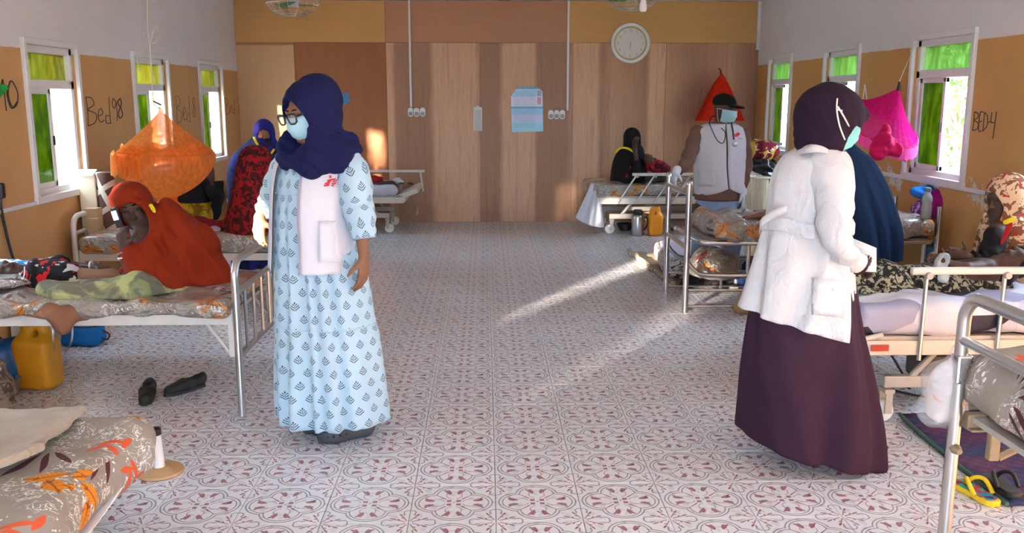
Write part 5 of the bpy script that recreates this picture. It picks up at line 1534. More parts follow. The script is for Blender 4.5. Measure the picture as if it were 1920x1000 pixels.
# ------------------------------------------------------------------ red-veiled person seated on the next bed
def veiled(label, rows, m, head=None, base=None, skin='skin_deep', fold=None, hoodm=None, open_=True, res=.011, seed=0, hip=None, chest=None, arms=(), extra=None, s=.95, hcut=((.066, .15, .096), (0, .125, -.04)), name='veil', nrow=40):
    y = rows[0][4]
    b = base if base is not None else np.append(at((rows[-1][2]+rows[-1][3])/2, rows[-1][0], y)[:2], 0)
    root = empty('person', b, label, 'person')
    c, f, u, hs = head
    ch = chest if chest is not None else np.array([c[0], c[1]+.02, c[2]-.40]); hp = hip if hip is not None else np.array([c[0], c[1]+.03, max(c[2]-.75, .3)])
    body(root, M[skin], head, hp, ch, arms, [], res, s)
    robe(name, rows, m, root, fold or folds(7, seed, .9), nrow, 72)
    if open_:
        S = SDF(c-V3(.2, .2, .26), c+V3(.2, .2, .2), .009); hood(S, c, f, u, hs, .022); S.cone(c-V3(0, -.01, .08), c-V3(0, -.02, .2), .085, .12, .05)
        if extra: extra(S)
        hood_cut(S, c, f, u, hs, hcut[0], hcut[1], .010); S.wrinkle(.003, 45, (.2, .2, .9), seed, True, .6, .15, (c[2]-.08, c[2]+.06))
        sobj('headscarf', S, hoodm or m, root, 1); eyes(root, c, f, u, hs)
    return root
RY = 6.92
rows = [(272, 272, 468, 486, RY, .03, 0), (277, 277, 457, 499, RY, .09, .003), (296, 296, 448, 510, RY, .15, .010), (340, 340, 440, 517, RY, .20, .018), (385, 385, 432, 517, RY, .23, .026), (425, 425, 419, 518, RY, .26, .032), (455, 455, 414, 514, RY, .27, .028), (474, 474, 424, 500, RY, .22, .012)]
veiled('person in a red and black patterned veil seated on the bed with back turned', rows, M['red_print'], (at(478, 318, RY+.02), unit((.3, .9, -.1)), V3(0, 0, 1), .88), seed=4, open_=False, hip=at(468, 440, RY), chest=at(474, 385, RY), s=.8)
# woman in blue behind
BY = 8.7
rows = [(252, 252, 478, 510, BY, .08, 0), (266, 266, 462, 520, BY, .13, .002), (290, 290, 437, 524, BY, .18, .006), (320, 320, 425, 524, BY, .20, .012), (370, 370, 427, 520, BY, .20, .016), (440, 440, 432, 520, BY, .22, .02), (540, 540, 436, 530, BY, .24, .03)]
veiled('woman in a navy and blue veil with yellow edging standing beyond the red veil', rows, M['blue_print'], (at(495, 251, BY-.02), unit((.18, -.97, -.12)), V3(0, 0, 1), .96), seed=7, hoodm=cloth('royal_blue_scarf', L(34, 32, 110), var=.2), skin='skin_mid', name='cloak',
       hip=at(478, 420, BY), chest=at(483, 330, BY))
o = bpy.data.objects['person.006' if 'person.006' in bpy.data.objects else 'person']
yt = [p for p in bpy.data.objects if p.get('label', '').startswith('woman in a navy and blue veil')][0]
obj('edging', MB().tube(spline([at(476, 258, BY-.16), at(481, 268, BY-.20), at(487, 278, BY-.22)], 4), .012, 6), M['yellow_trim'], yt)
obj('edging', MB().tube(spline([at(500, 294, BY-.22), at(508, 288, BY-.21), at(514, 280, BY-.18)], 4), .010, 6), M['yellow_trim'], yt)
# child in black top and yellow skirt
YY = 7.95
rows = [(322, 322, 345, 366, YY, .05, 0), (330, 330, 332, 384, YY, .10, .0), (345, 345, 330, 394, YY, .13, .004), (360, 360, 332, 397, YY, .14, .008), (378, 378, 336, 400, YY, .15, .012)]
aY = dict(sh=at(382, 338, YY), el=at(403, 366, YY-.05), wr=at(397, 338, YY-.16), d=unit((-.05, -.1, 1)), n=V3(0, -1, 0), t=V3(-1, 0, .2), curl=(.15, .2, .2), hs=.95)
yp = veiled('child in a black top and yellow patterned skirt with a raised hand', rows, M['black_cloth'], (at(352, 301, YY), unit((.2, -.95, 0)), V3(0, 0, 1), .78), seed=9, arms=[aY], hip=at(362, 400, YY), chest=at(358, 352, YY), name='top', s=.7)
robe('skirt', [(360, 360, 340, 392, YY, .13, 0), (395, 395, 338, 394, YY, .15, .012), (460, 460, 330, 402, YY, .18, .022), (540, 540, 322, 412, YY, .2, .03)], M['yellow_skirt'], yp, folds(8, 2, .8), 24, 64)
sleeve('sleeve', [at(378, 336, YY), at(396, 352, YY-.04), at(404, 366, YY-.08), at(398, 348, YY-.14)], [.06, .065, .06, .045], M['black_cloth'], yp, 18, 7, .005, 3)
sleeve('hanging_veil', [at(404, 340, YY-.02), at(408, 375, YY-.02), at(404, 412, YY-.02)], [.06, .055, .02], M['black_cloth'], yp, 18, 7, .006, 5)

# ------------------------------------------------------------------ woman in black on the rear bed with a baby
EY = 11.0
eh = at(1186, 261, EY); ef = unit((.42, -.88, -.2))
aE = dict(sh=at(1190, 290, EY-.05), el=at(1197, 322, EY-.22), wr=at(1191, 285, EY-.24), d=unit((-.05, .35, .95)), n=V3(.2, .9, -.2), t=V3(-1, 0, 0), curl=(.3, .5, .5), hs=.95)
rows = [(268, 268, 1178, 1198, EY, .07, 0), (278, 278, 1164, 1206, EY, .13, .002), (295, 295, 1153, 1209, EY, .18, .006), (320, 320, 1147, 1213, EY, .22, .010), (346, 346, 1145, 1218, EY, .26, .012)]
bw = veiled('woman in a black veil with red motifs sitting on the rear bed', rows, blotch('black_red_motif_veil', L(20, 18, 20), L(26, 22, 24), L(120, 30, 34), 5, t2=(.64, .66)), (eh, ef, V3(0, 0, 1), .95), seed=11, hip=at(1180, 335, EY), chest=at(1182, 300, EY), arms=[aE], hoodm=M['black_cloth'], hcut=((.062, .15, .06), (0, .125, .0)))
sleeve('sleeve', [at(1188, 288, EY-.06), at(1200, 318, EY-.2), at(1198, 322, EY-.24), at(1192, 302, EY-.25)], [.07, .07, .06, .04], M['black_cloth'], bw, 16, 7, .004, 4)
obj('edging', MB().tube(spline([at(1154, 286, EY-.15), at(1163, 278, EY-.19), at(1175, 278, EY-.215), at(1187, 284, EY-.215)], 4), .014, 6), M['yellow_trim'], bw)
S = SDF(at(1180, 370, EY)-V3(0, .4, 0), at(1275, 310, EY)+V3(.1, .3, .05), .013)
S.cone(at(1195, 338, EY-.05), at(1240, 340, EY-.1), .11, .09, .05); S.cone(at(1240, 340, EY-.1), at(1258, 345, EY-.05), .08, .06, .05); S.half((0, 0, .60), (0, 0, -1)); S.wrinkle(.006, 26, (.2, .8, .6), 3)
sobj('skirt', S, cloth('grey_green_skirt', L(84, 84, 72)), bw, 1)
bh = at(1216, 299, EY-.22)
baby = empty('person', at(1225, 318, EY-.2), 'baby in a red wrap in the arms of the black-veiled woman', 'person')
body(baby, M['skin_dark'], (bh, unit((.5, -.75, .4)), unit((-.55, .1, .8)), .62), at(1245, 320, EY-.2), at(1228, 312, EY-.2), [], [], .009, .55)
S = SDF(at(1200, 340, EY-.2)-V3(0, .25, 0), at(1265, 290, EY-.2)+V3(.05, .25, 0), .010); S.cone(at(1224, 310, EY-.2), at(1246, 318, EY-.2), .085, .075, .04); S.wrinkle(.006, 40, None, 3)
sobj('wrap', S, blotch('red_dark_wrap', L(150, 24, 40), L(60, 22, 30), L(180, 40, 60), 16), baby, 1)

# ------------------------------------------------------------------ figure in a dark navy cloak
NY = 5.9
rows = [(268, 268, 1570, 1600, NY, .06, 0), (278, 280, 1560, 1612, NY, .10, .0), (300, 300, 1555, 1636, NY, .16, .004), (345, 345, 1556, 1660, NY, .22, .010), (390, 395, 1562, 1676, NY, .25, .018), (435, 435, 1570, 1685, NY, .26, .026), (480, 480, 1578, 1684, NY, .26, .032)]
nv = veiled('person in a dark navy cloak standing behind the woman in the white coat', rows, M['teal_navy'], (at(1572, 245, NY), unit((-.7, -.6, -.3)), V3(0, 0, 1), .95), seed=15, hip=at(1630, 440, NY), chest=at(1600, 340, NY), fold=folds(10, 12, .8), name='cloak')
robe('skirt', [(470, 470, 1600, 1672, NY, .18, .0), (520, 520, 1596, 1676, NY, .2, .012), (590, 590, 1590, 1682, NY, .2, .02), (640, 640, 1586, 1690, NY, .2, .03)], cloth('grey_teal_skirt', L(96, 108, 112)), nv, folds(7, 5), 24, 56)

# ------------------------------------------------------------------ seated woman at the right edge
GY = 4.90
gh = at(1886, 372, GY); gf = unit((-.95, -.20, -.22))
rows = [(402, 402, 1862, 1910, GY, .10, 0), (425, 425, 1856, 1940, GY, .16, .004), (455, 455, 1838, 1960, GY, .20, .010), (490, 490, 1830, 1975, GY, .22, .014), (525, 525, 1835, 1980, GY, .24, .016), (552, 552, 1850, 1985, GY, .24, .014)]
aG = dict(sh=at(1868, 440, GY-.1), el=at(1852, 488, GY-.2), wr=at(1815, 484, GY-.22), d=unit((-1, .0, .3)), n=V3(.2, -.8, -.2), t=V3(0, 0, 1), curl=(.3, .4, .3))
gw = veiled('woman in a cream and red floral veil seated at the right edge', rows, M['cream_red'], (gh, gf, V3(0, 0, 1), .98), seed=19, arms=[aG], hip=at(1915, 530, GY), chest=at(1895, 455, GY), hcut=((.070, .13, .105), (0, .135, -.04)))
sleeve('sleeve', [at(1868, 440, GY-.12), at(1856, 478, GY-.2), at(1840, 488, GY-.22), at(1822, 486, GY-.22)], [.062, .058, .048, .038], M['black_cloth'], gw, 18, 7, .005, 4)
obj('collar_trim', MB().tube(spline([at(1883, 418, GY-.19), at(1892, 414, GY-.21), at(1903, 410, GY-.22)], 4), .012, 6), M['yellow_trim'], gw)
obj('red_panel', MB().grid([[at(1886, 420, GY-.19), at(1903, 413, GY-.21)], [at(1880, 440, GY-.205), at(1896, 434, GY-.225)], [at(1872, 462, GY-.22), at(1880, 460, GY-.23)]]), M['red_cloth'], gw, solid=.006, sub=2)
# patient lying under the black and cream cloth
lp = empty('person', at(1740, 560, 4.7), 'patient lying under a black and cream printed cloth on the geometric sheet', 'person')
lc = at(1898, 494, 4.62)
aP = dict(sh=at(1850, 500, 4.55), el=at(1810, 502, 4.45), wr=at(1772, 492, 4.45), d=unit((-.8, 0, .3)), n=V3(0, -.8, -.3), t=V3(.2, 0, 1), curl=(.5, .6, .5), hs=.85, s=.66)
body(lp, M['skin_deep'], (lc, unit((-.3, -.5, .8)), unit((.95, 0, .3)), .92), at(1740, 530, 4.66), at(1835, 520, 4.64), [aP], [(at(1730, 535, 4.6), at(1670, 530, 4.6), at(1612, 540, 4.62), (-.2, 0, 1), (-1, 0, 0))], .010, .8)
S = SDF(at(1570, 600, 4.6)-V3(.1, .3, .03), at(1880, 470, 4.6)+V3(.1, .45, .1), .012)
S.cone(at(1608, 530, 4.66), at(1650, 532, 4.64), .085, .10, .06); S.cone(at(1650, 532, 4.64), at(1760, 545, 4.62), .10, .115, .08); S.cone(at(1760, 545, 4.62), at(1858, 548, 4.62), .115, .10, .08)
S.cone(at(1606, 514, 4.7), at(1606, 545, 4.6), .06, .06, .05); S.cone(at(1620, 560, 4.5), at(1840, 572, 4.48), .05, .05, .05)
S.wrinkle(.006, 30, (.8, .4, .3), 7, True, .9, .2); S.half((0, 0, .612), (0, 0, -1))
sobj('cloth', S, M['bw_print'], lp, 1)
S = SDF(at(1830, 560, 4.6)-V3(.1, .2, .0), at(1890, 480, 4.6)+V3(.1, .2, .05), .010); S.cone(at(1866, 520, 4.62), at(1846, 535, 4.62), .085, .085, .05); S.wrinkle(.004, 40, None, 3)
sobj('top', S, M['black_cloth'], lp, 1)
S = SDF(lc-V3(.16, .16, .16), lc+V3(.2, .16, .16), .008); f_, u_, r_ = axes(unit((-.3, -.5, .8)), unit((.95, 0, .3))); R_ = np.stack([r_, f_, u_], 1)
S.ell(lc+(-f_*.012+u_*.036)*.92, V3(.080, .100, .093)*.92, R_, 0); S.ell(lc+(f_*.10-u_*.03)*.92, V3(.075, .11, .10)*.92, R_, .01, 's'); S.wrinkle(.002, 160, None, 3)
sobj('hair', S, M['black_cloth'], lp, 1)
cup = empty('breathing_mask', at(1768, 505, 4.42), 'clear plastic breathing mask in the lying patient\'s hand', 'mask')
S = SDF(at(1768, 490, 4.42)-V3(.1, .1, .12), at(1768, 490, 4.42)+V3(.1, .1, .12), .006); q = at(1767, 490, 4.42)
S.ell(q, (.038, .035, .048), roty(.4), 0); S.ell(q-V3(-.005, .02, .005), (.031, .035, .040), roty(.4), .004, 's'); S.cone(q+V3(.01, .0, -.05), q+V3(.012, 0, -.085), .022, .028, .008)
sobj('shell', S, clear('clear_mask_plastic', (.82, .93, .97), .06, .45), cup, 1)

# ------------------------------------------------------------------ baby on the steel bed
fb = empty('person', at(1430, 420, 6.95), 'small child lying on the steel bed behind the white coat', 'person')
aF = dict(sh=at(1450, 412, 6.85), el=at(1428, 404, 6.80), wr=at(1402, 408, 6.76), d=unit((-1, -.1, -.2)), n=V3(0, -.2, -1), t=V3(0, -1, 0), curl=(.3, .4, .3), hs=.7, s=.62)
body(fb, M['skin_mid'], (at(1500, 398, 6.95), unit((0, -.3, .95)), unit((1, 0, .1)), .75), at(1420, 418, 6.95), at(1470, 412, 6.95), [aF], [], .009, .6)
S = SDF(at(1400, 440, 6.95)-V3(0, .2, 0), at(1490, 385, 6.95)+V3(.1, .2, .05), .012); S.cone(at(1478, 412, 6.95), at(1432, 418, 6.95), .08, .07, .04); S.wrinkle(.004, 40, None, 3)
sobj('shirt', S, M['black_cloth'], fb, 1)

# ------------------------------------------------------------------ small builders
def single(name, label, cat, mb, m, base=None, group=None, **kw):
    """a thing that is one mesh"""
    vs = np.array(mb.v); b = base if base is not None else V3((vs[:, 0].min()+vs[:, 0].max())/2, (vs[:, 1].min()+vs[:, 1].max())/2, vs[:, 2].min())
    return tag(obj(name, mb, m, None, b, **kw), label, cat, group)
def soft(name, label, cat, prims, m, res=.01, wr=.005, f=30, dirv=None, seed=0, floorz=None, part=None, cuts=()):
    """soft thing from cones (a, b, ra, rb) and ellipsoids (c, r) with creases"""
    P = []
    for p in prims:
        if len(p) == 4: P += [np.asarray(p[0])-max(p[2:]), np.asarray(p[0])+max(p[2:]), np.asarray(p[1])-max(p[2:]), np.asarray(p[1])+max(p[2:])]
        else: P += [np.asarray(p[0])-np.asarray(p[1]), np.asarray(p[0])+np.asarray(p[1])]
    P = np.array(P); S = SDF(P.min(0)-.04, P.max(0)+.04, res)
    for p in prims:
        if len(p) == 4: S.cone(*p, .05)
        elif len(p) == 3: S.box(p[0], p[1], .03, p[2], .03)
        else: S.ell(p[0], p[1], None, .05)
    if floorz is not None: S.half((0, 0, floorz), (0, 0, -1))
    if wr: S.wrinkle(wr, f, dirv, seed)
    b = V3(*((P.min(0)+P.max(0))/2)[:2], P.min(0)[2] if floorz is None else floorz)
    if part:
        root = empty(name, b, label, cat); sobj(part, S, m, root, 1); return root
    o = obj(name, S.mesh(name, b, 1), m, None, base=b); return tag(o, label, cat)

# ------------------------------------------------------------------ mosquito nets
def pleat(n, amp): return lambda a, z: 1+amp*math.sin(n*a+2*math.sin(3*a))
on = empty('mosquito_net', (-2.43, 6.95, .70), 'bright orange mosquito net knotted up over the second left bed', 'mosquito net')
prof = [(.012, 1.53), (.020, 1.49), (.05, 1.455), (.10, 1.405), (.16, 1.352), (.23, 1.290), (.30, 1.235), (.345, 1.195), (.356, 1.17), (.352, 1.13), (.335, 1.08), (.29, 1.01), (.23, .95), (.16, .90), (.095, .865), (.065, .845), (.072, .825), (.10, .79), (.118, .755), (.112, .72), (.075, .70)]
pr2 = [tuple(q) for q in spline([V3(a, b_, 0) for a, b_ in prof], 3)]
obj('canopy', MB().lathe([(a, z) for a, z, _ in pr2], 120, (-2.43, 6.95, 0), None, lambda a, z: 1+.022*math.sin(40*a+2*math.sin(5*a))+.035*math.sin(3*a+1)), M['orangenet'], on, sharp=None)
obj('hoop', MB().tube([(-2.43+.352*math.cos(a), 6.95+.352*math.sin(a), 1.195+.012*math.sin(2*a)) for a in np.linspace(0, 2*math.pi, 49)[:-1]], .006, 6, True), M['orangenet'], on)
obj('tie', MB().tube([(-2.43+.07*math.cos(a), 6.95+.07*math.sin(a), .845) for a in np.linspace(0, 2*math.pi, 25)[:-1]], .010, 6, True), M['orangenet'], on)
fg = []   # lace flounce hanging over the hoop at the left
for i in range(9):
    fg.append([V3(-2.43+(.36+.012*math.sin(k*1.9)+.010*i/8)*math.cos(a), 6.95+(.36+.012*math.sin(k*1.9))*math.sin(a), 1.21-.15*i/8-.02*math.sin(k*.9)-.04*(k/39)) for k, a in enumerate(np.linspace(2.7, 4.6, 40))])
obj('lace_flounce', MB().grid(fg), M['orangenet'], on, sharp=None)
inner = []
for i in range(9): inner.append([V3(-2.43+.30*math.cos(a)*(1-.2*i/8), 6.95+.30*math.sin(a)*(1-.2*i/8), 1.25-.14*i/8+.015*math.sin(k*1.3)) for k, a in enumerate(np.linspace(0, 2*math.pi, 60))])
obj('inner_fold', MB().grid(inner), M['orangenet'], on, sharp=None)
lp_ = at(283, 155, 6.95)
sr_ = empty('suspension_string', (-2.46, 6.95, 1.5), 'pale cord with loops holding the orange net from the ceiling', 'string')
obj('cord', MB().tube(spline([(-2.43, 6.95, 1.52), at(289, 195, 6.95), at(285, 150, 6.95), at(281, 85, 6.95), at(277, 38, 6.95), (-2.44, 6.95, 2.8)], 5), .004, 6), M['string'], sr_)
obj('loop', MB().tube(spline([at(281, 84, 6.95), at(292, 50, 6.95), at(299, 70, 6.95), at(283, 82, 6.95), at(268, 62, 6.95), at(274, 76, 6.95)], 5), .003, 6), M['string'], sr_)
obj('loop', MB().tube(spline([at(281, 85, 6.95), at(258, 105, 6.95), at(262, 130, 6.95), at(272, 145, 6.95)], 5), .003, 6), M['string'], sr_)
obj('knot', MB().tube(spline([at(288, 190, 6.9), at(296, 194, 6.88), at(302, 197, 6.9)], 3), .007, 6), M['black'], sr_)

pn = empty('mosquito_net', (3.2, 7.4, 1.1), 'hot pink mosquito net hanging from a string by the right wall', 'mosquito net')
A_ = V3(3.28, 7.22, 1.676); C_ = V3(3.15, 7.34, 1.415); e1 = V3(.02, .57, .185); e2 = V3(.27, 0, -.02)
Gp = []
for i in range(26):
    t = i/25; row = []
    for k in range(96):
        a = 2*math.pi*k/96; w = 1+.03*t*math.sin(24*a+2*math.sin(4*a))
        h = C_+(e1*math.cos(a)+e2*math.sin(a))*w
        tt = min(1, t/.78); p = A_+(h-A_)*tt-V3(0, 0, .05*math.sin(math.pi*tt))
        if t > .78: p = h-V3(0, 0, (t-.78)/.22*(.085+.02*math.sin(9*a)))
        row.append(p)
    Gp.append(row)
obj('canopy', MB().grid(Gp, closed=True), M['pinknet'], pn, sharp=None)
obj('hoop', MB().tube([C_+e1*math.cos(a)+e2*math.sin(a) for a in np.linspace(0, 2*math.pi, 49)[:-1]], .006, 6, True), M['pinkbundle'], pn)
obj('lace_band', MB().grid([[C_+(e1*math.cos(a)+e2*math.sin(a))*1.03-V3(0, 0, d+.006*math.sin(30*a)) for a in np.linspace(0, 2*math.pi, 97)[:-1]] for d in (.0, .03, .06, .085)], closed=True), net('pink_lace', L(248, 110, 190), .8, .5), pn, sharp=None)
S = SDF((2.50, 6.5, .85), (3.25, 7.1, 1.50), .011)
q1 = at(1659, 266, 6.74); S.ell(q1, (.070, .065, .065), None, .03); S.ell(q1+V3(-.04, 0, -.07), (.062, .065, .062), None, .025); S.ell(q1+V3(.07, -.02, -.06), (.055, .05, .055), None, .025); S.cone(q1, q1+V3(.02, .02, .10), .045, .035, .03); S.wrinkle(.008, 45, None, 3)
sobj('knotted_bundle', S, M['pinkbundle'], pn, 1)
obj('gathered_top', MB().tube([A_-V3(0, 0, .02), A_+V3(0, 0, .05)], [.02, .008], 8), M['black'], pn)
single('string', 'thin string from the window corner to the pink net', 'string', MB().tube([A_+V3(0, 0, .05), atx(1716, 82, 3.47)], .003, 5), M['string'])
single('hanging_ribbon', 'white plastic ribbons hanging beside the pink net', 'ribbon', MB().tube(spline([atx(1622, 158, 3.45), atx(1617, 200, 3.44), atx(1620, 250, 3.44), atx(1626, 262, 3.44), atx(1626, 200, 3.45), atx(1622, 160, 3.45)], 5), .006, 6), M['white_plastic'])
rn_ = empty('mosquito_net', (2.97, 11.55, 1.3), 'red mosquito net hung in a point behind the man in the cap', 'mosquito net')
Gr = []
for i in range(18):
    t = i/17; row = []
    for k in range(80):
        a = 2*math.pi*k/80; ca, sa = math.cos(a), math.sin(a); qn = max(abs(ca), abs(sa))**.6
        w = (.012+.325*t**.85)*(1+.03*math.sin(20*a)*t)/qn*.86
        row.append((2.97+w*ca*1.05, 11.55+w*sa*.45-.02, 1.90-.585*t))
    Gr.append(row)
obj('canopy', MB().grid(Gr, closed=True), M['rednet'], rn_, sharp=None)
obj('tied_tip', MB().tube([(2.97, 11.55, 1.89), (2.97, 11.60, 1.95), (2.99, YB-.004, 1.97)], [.016, .010, .006], 8), M['red_cloth'], rn_)
gn = soft('mosquito_net', 'corner of a green net at the left edge beside the number ten', 'mosquito net', [(at(-40, 178, 6.0), at(6, 163, 6.0), .05, .018), (at(-30, 195, 6.0), at(4, 170, 6.0), .04, .012)], net('green_net', L(70, 200, 110), .85, .5), .008, .003, 60)

# ------------------------------------------------------------------ things on the back partition
YW = YB-.001
def conduit(px, pyb, label):
    x = at(px, 100, YW)[0]; z = at(px, pyb, YW)[2]
    single('cable_conduit', label, 'conduit', MB().box((x, YW-.011, (z+ZC)/2), (.026, .02, ZC-z)), M['white_pvc'], bevel=.004, smooth=False)
conduit(769, 201, 'white cable conduit on the left, ending above three round sockets')
conduit(1065, 208, 'white cable conduit on the right, beside the blue poster')
def socket(px, py, label, grp):
    c = at(px, py, YW-.02)
    r = empty('power_socket', c-V3(0, 0, .055), label, 'socket', grp)
    pts = [(.036*math.cos(a), .036*math.sin(a)+(.024 if math.sin(a) > 0 else -.024)) for a in np.linspace(0, 2*math.pi, 25)[:-1]]
    obj('plate', MB().poly([c+V3(a, .02, b_) for a, b_ in pts], (0, -1, 0), .034), M['white_plastic'], r, bevel=.006)
    obj('face', MB().lathe([(0, -.004), (.022, -.004), (.026, .004), (.026, .010), (0, .010)], 20, c+V3(0, -.016, -.018), rotx(math.pi/2)), plain('socket_grey', L(150, 150, 156), .5) if 'socket_grey' not in bpy.data.materials else bpy.data.materials['socket_grey'], r)
    obj('switch', MB().box(c+V3(0, -.017, .030), (.014, .008, .022)), M['white_plastic'], r, bevel=.002, smooth=False)
for i, nm in enumerate(('leftmost', 'middle', 'rightmost')):
    socket(770+11.2*i, 210.5, nm+' white socket of the three under the left conduit', 'sockets under the left conduit')
    socket(1033+10.6*i, 215.0, nm+' white socket of the three under the right conduit', 'sockets under the right conduit')
single('wire', 'brown wire looped over the right three sockets', 'wire', MB().tube(spline([at(1062, 208, YW-.03), at(1052, 203, YW-.03), at(1040, 202, YW-.03), at(1032, 208, YW-.03)], 5), .004, 5), M['brown_steel'])
single('wire', 'brown wire along the top of the left three sockets', 'wire', MB().tube(spline([at(770, 201, YW-.03), at(782, 202, YW-.03), at(795, 205, YW-.03)], 5), .004, 5), M['brown_steel'])

# clock
kc = at(1182, 81, YW-.02); ck = empty('wall_clock', kc-V3(0, 0, .25), 'round white wall clock with a gold inner ring', 'clock')
Rk = rotx(math.pi/2)
obj('rim', MB().lathe([(.252, -.015), (.254, .0), (.245, .022), (.215, .030), (.200, .018), (.196, .0), (.2, -.015)], 56, kc, Rk), M['white_plastic'], ck)
obj('gold_ring', MB().tube([kc+Rk@V3(.198*math.cos(a), .198*math.sin(a), .018) for a in np.linspace(0, 2*math.pi, 57)[:-1]], .006, 8, True), plain('gilt', L(196, 164, 88), .35, metal=.8), ck)
obj('dial', MB().lathe([(0, .004), (.196, .004), (.196, -.012), (0, -.012)], 48, kc, Rk), plain('dial_white', L(226, 222, 214), .5), ck)
for h in range(12):
    a = math.radians(90-30*(h or 12)); s = str(h or 12)
    c = kc+V3(.158*math.cos(a)-.010*len(s), -.006, .158*math.sin(a)-.016)
    lettering('numeral', s, c, .046, M['logo_grey'], ck, None, .001)
for a, l, w in ((math.radians(90-185), .10, .009), (math.radians(90-178), .145, .006)):
    d = V3(math.cos(a), 0, math.sin(a)); n_ = V3(-d[2], 0, d[0]); p = kc+V3(0, -.010, 0)
    obj('hand', MB().poly([p-d*.02+n_*w/2, p+d*l, p-d*.02-n_*w/2], (0, -1, 0), .002), M['logo_grey'], ck, smooth=False)

# poster
def poster_mat():
    b = MatB('poster_print'); u, v, _ = b.sep(b.coord('UV'))
    col = b.ramp(v, [(0, L(150, 208, 226)), (.20, L(158, 214, 232)), (.21, L(190, 202, 232)), (.38, L(196, 206, 236)), (.385, L(150, 196, 226)), (.52, L(150, 196, 226)), (.525, L(80, 160, 204)), (.56, L(80, 160, 204)), (.565, L(214, 214, 236)), (.78, L(214, 214, 238)), (.785, L(160, 206, 232)), (.95, L(160, 206, 232)), (.955, L(60, 150, 200))], 'CONSTANT')
    ln = (v*38).fract().lt(.36)*u.gt(.1)*u.lt(.76)*b.noise(b.comb(u*26, (v*38).floor(), 0), 1.3, 2).gt(.43)
    ln = ln*v.gt(.10)*v.lt(.92)
    col = b.mix(ln*.45, col, L(70, 90, 140))
    ph_ = abs(u-.87).lt(.06)*(abs(v-.69).lt(.08).max(abs(v-.86).lt(.055)))
    col = b.mix(ph_*.85, col, b.mix(b.noise(b.comb(u, v, 0), 30, 2), L(190, 70, 80), L(190, 160, 160)))
    b.set(col=col, rough=.35); return b.mat
a0, a1 = at(958, 248, YW), at(1019, 163, YW)
W_, H_ = a1[0]-a0[0], a1[2]-a0[2]
out = [(0.03, 0), (1, .02), (.97, .90), (.80, 1.0), (.19, .985), (0, .79)]
mb = MB(); pts = [V3(a0[0]+W_*u, YW-.006, a0[2]+H_*v) for u, v in out]
mb.add(pts, [tuple(range(6))], [out])
single('poster', 'light blue information poster with clipped top corners on the plywood', 'poster', mb, poster_mat(), solid=.003, smooth=False)
def notice(px0, py0, px1, py1, label, nm='notice'):
    a0, a1 = at(px0, py1, YW), at(px1, py0, YW); mb = MB()
    mb.add([(a0[0], YW-.004, a0[2]), (a1[0], YW-.004, a0[2]), (a1[0], YW-.004, a1[2]), (a0[0], YW-.004, a1[2])], [(0, 1, 2, 3)], [[(0, 0), (1, 0), (1, 1), (0, 1)]])
    b = MatB('notice_print'); u, v, _ = b.sep(b.coord('UV'))
    ln = (v*26).fract().lt(.45)*abs(u-.5).lt(.38)*v.lt(.88)*b.noise(b.comb(u*9, (v*26).floor(), 0), 2, 1).gt(.46)
    b.set(col=b.mix(ln*.6, L(216, 212, 206), L(96, 92, 94)), rough=.6)
    return single(nm, label, 'notice', mb, b.mat, solid=.003, smooth=False)
notice(888, 201, 904, 246, 'narrow white printed notice on the plywood left of the poster')
single('notice_clip', 'small white clip above the narrow printed notice', 'clip', MB().box(at(896, 200, YW-.008), (.035, .010, .014)), M['white_plastic'], bevel=.002, smooth=False)
mb = MB(); o4 = [(630, 178), (651, 173), (657, 188), (652, 194), (640, 200), (632, 222)]
single('blue_paper', 'torn blue paper on the plywood behind the navy hijab', 'paper', MB().poly([at(a, b_, YW-.006) for a, b_ in o4], (0, -1, 0), .002), plain('blue_paper', L(70, 130, 176), .6), smooth=False)
nb_ = MB().box(atx(1535, 176, XR-.006), (.004, .11, .17), rotx(.12))
nc_ = single('bed_card', 'small white numbered card between two right windows', 'card', nb_, M['paper'], smooth=False)

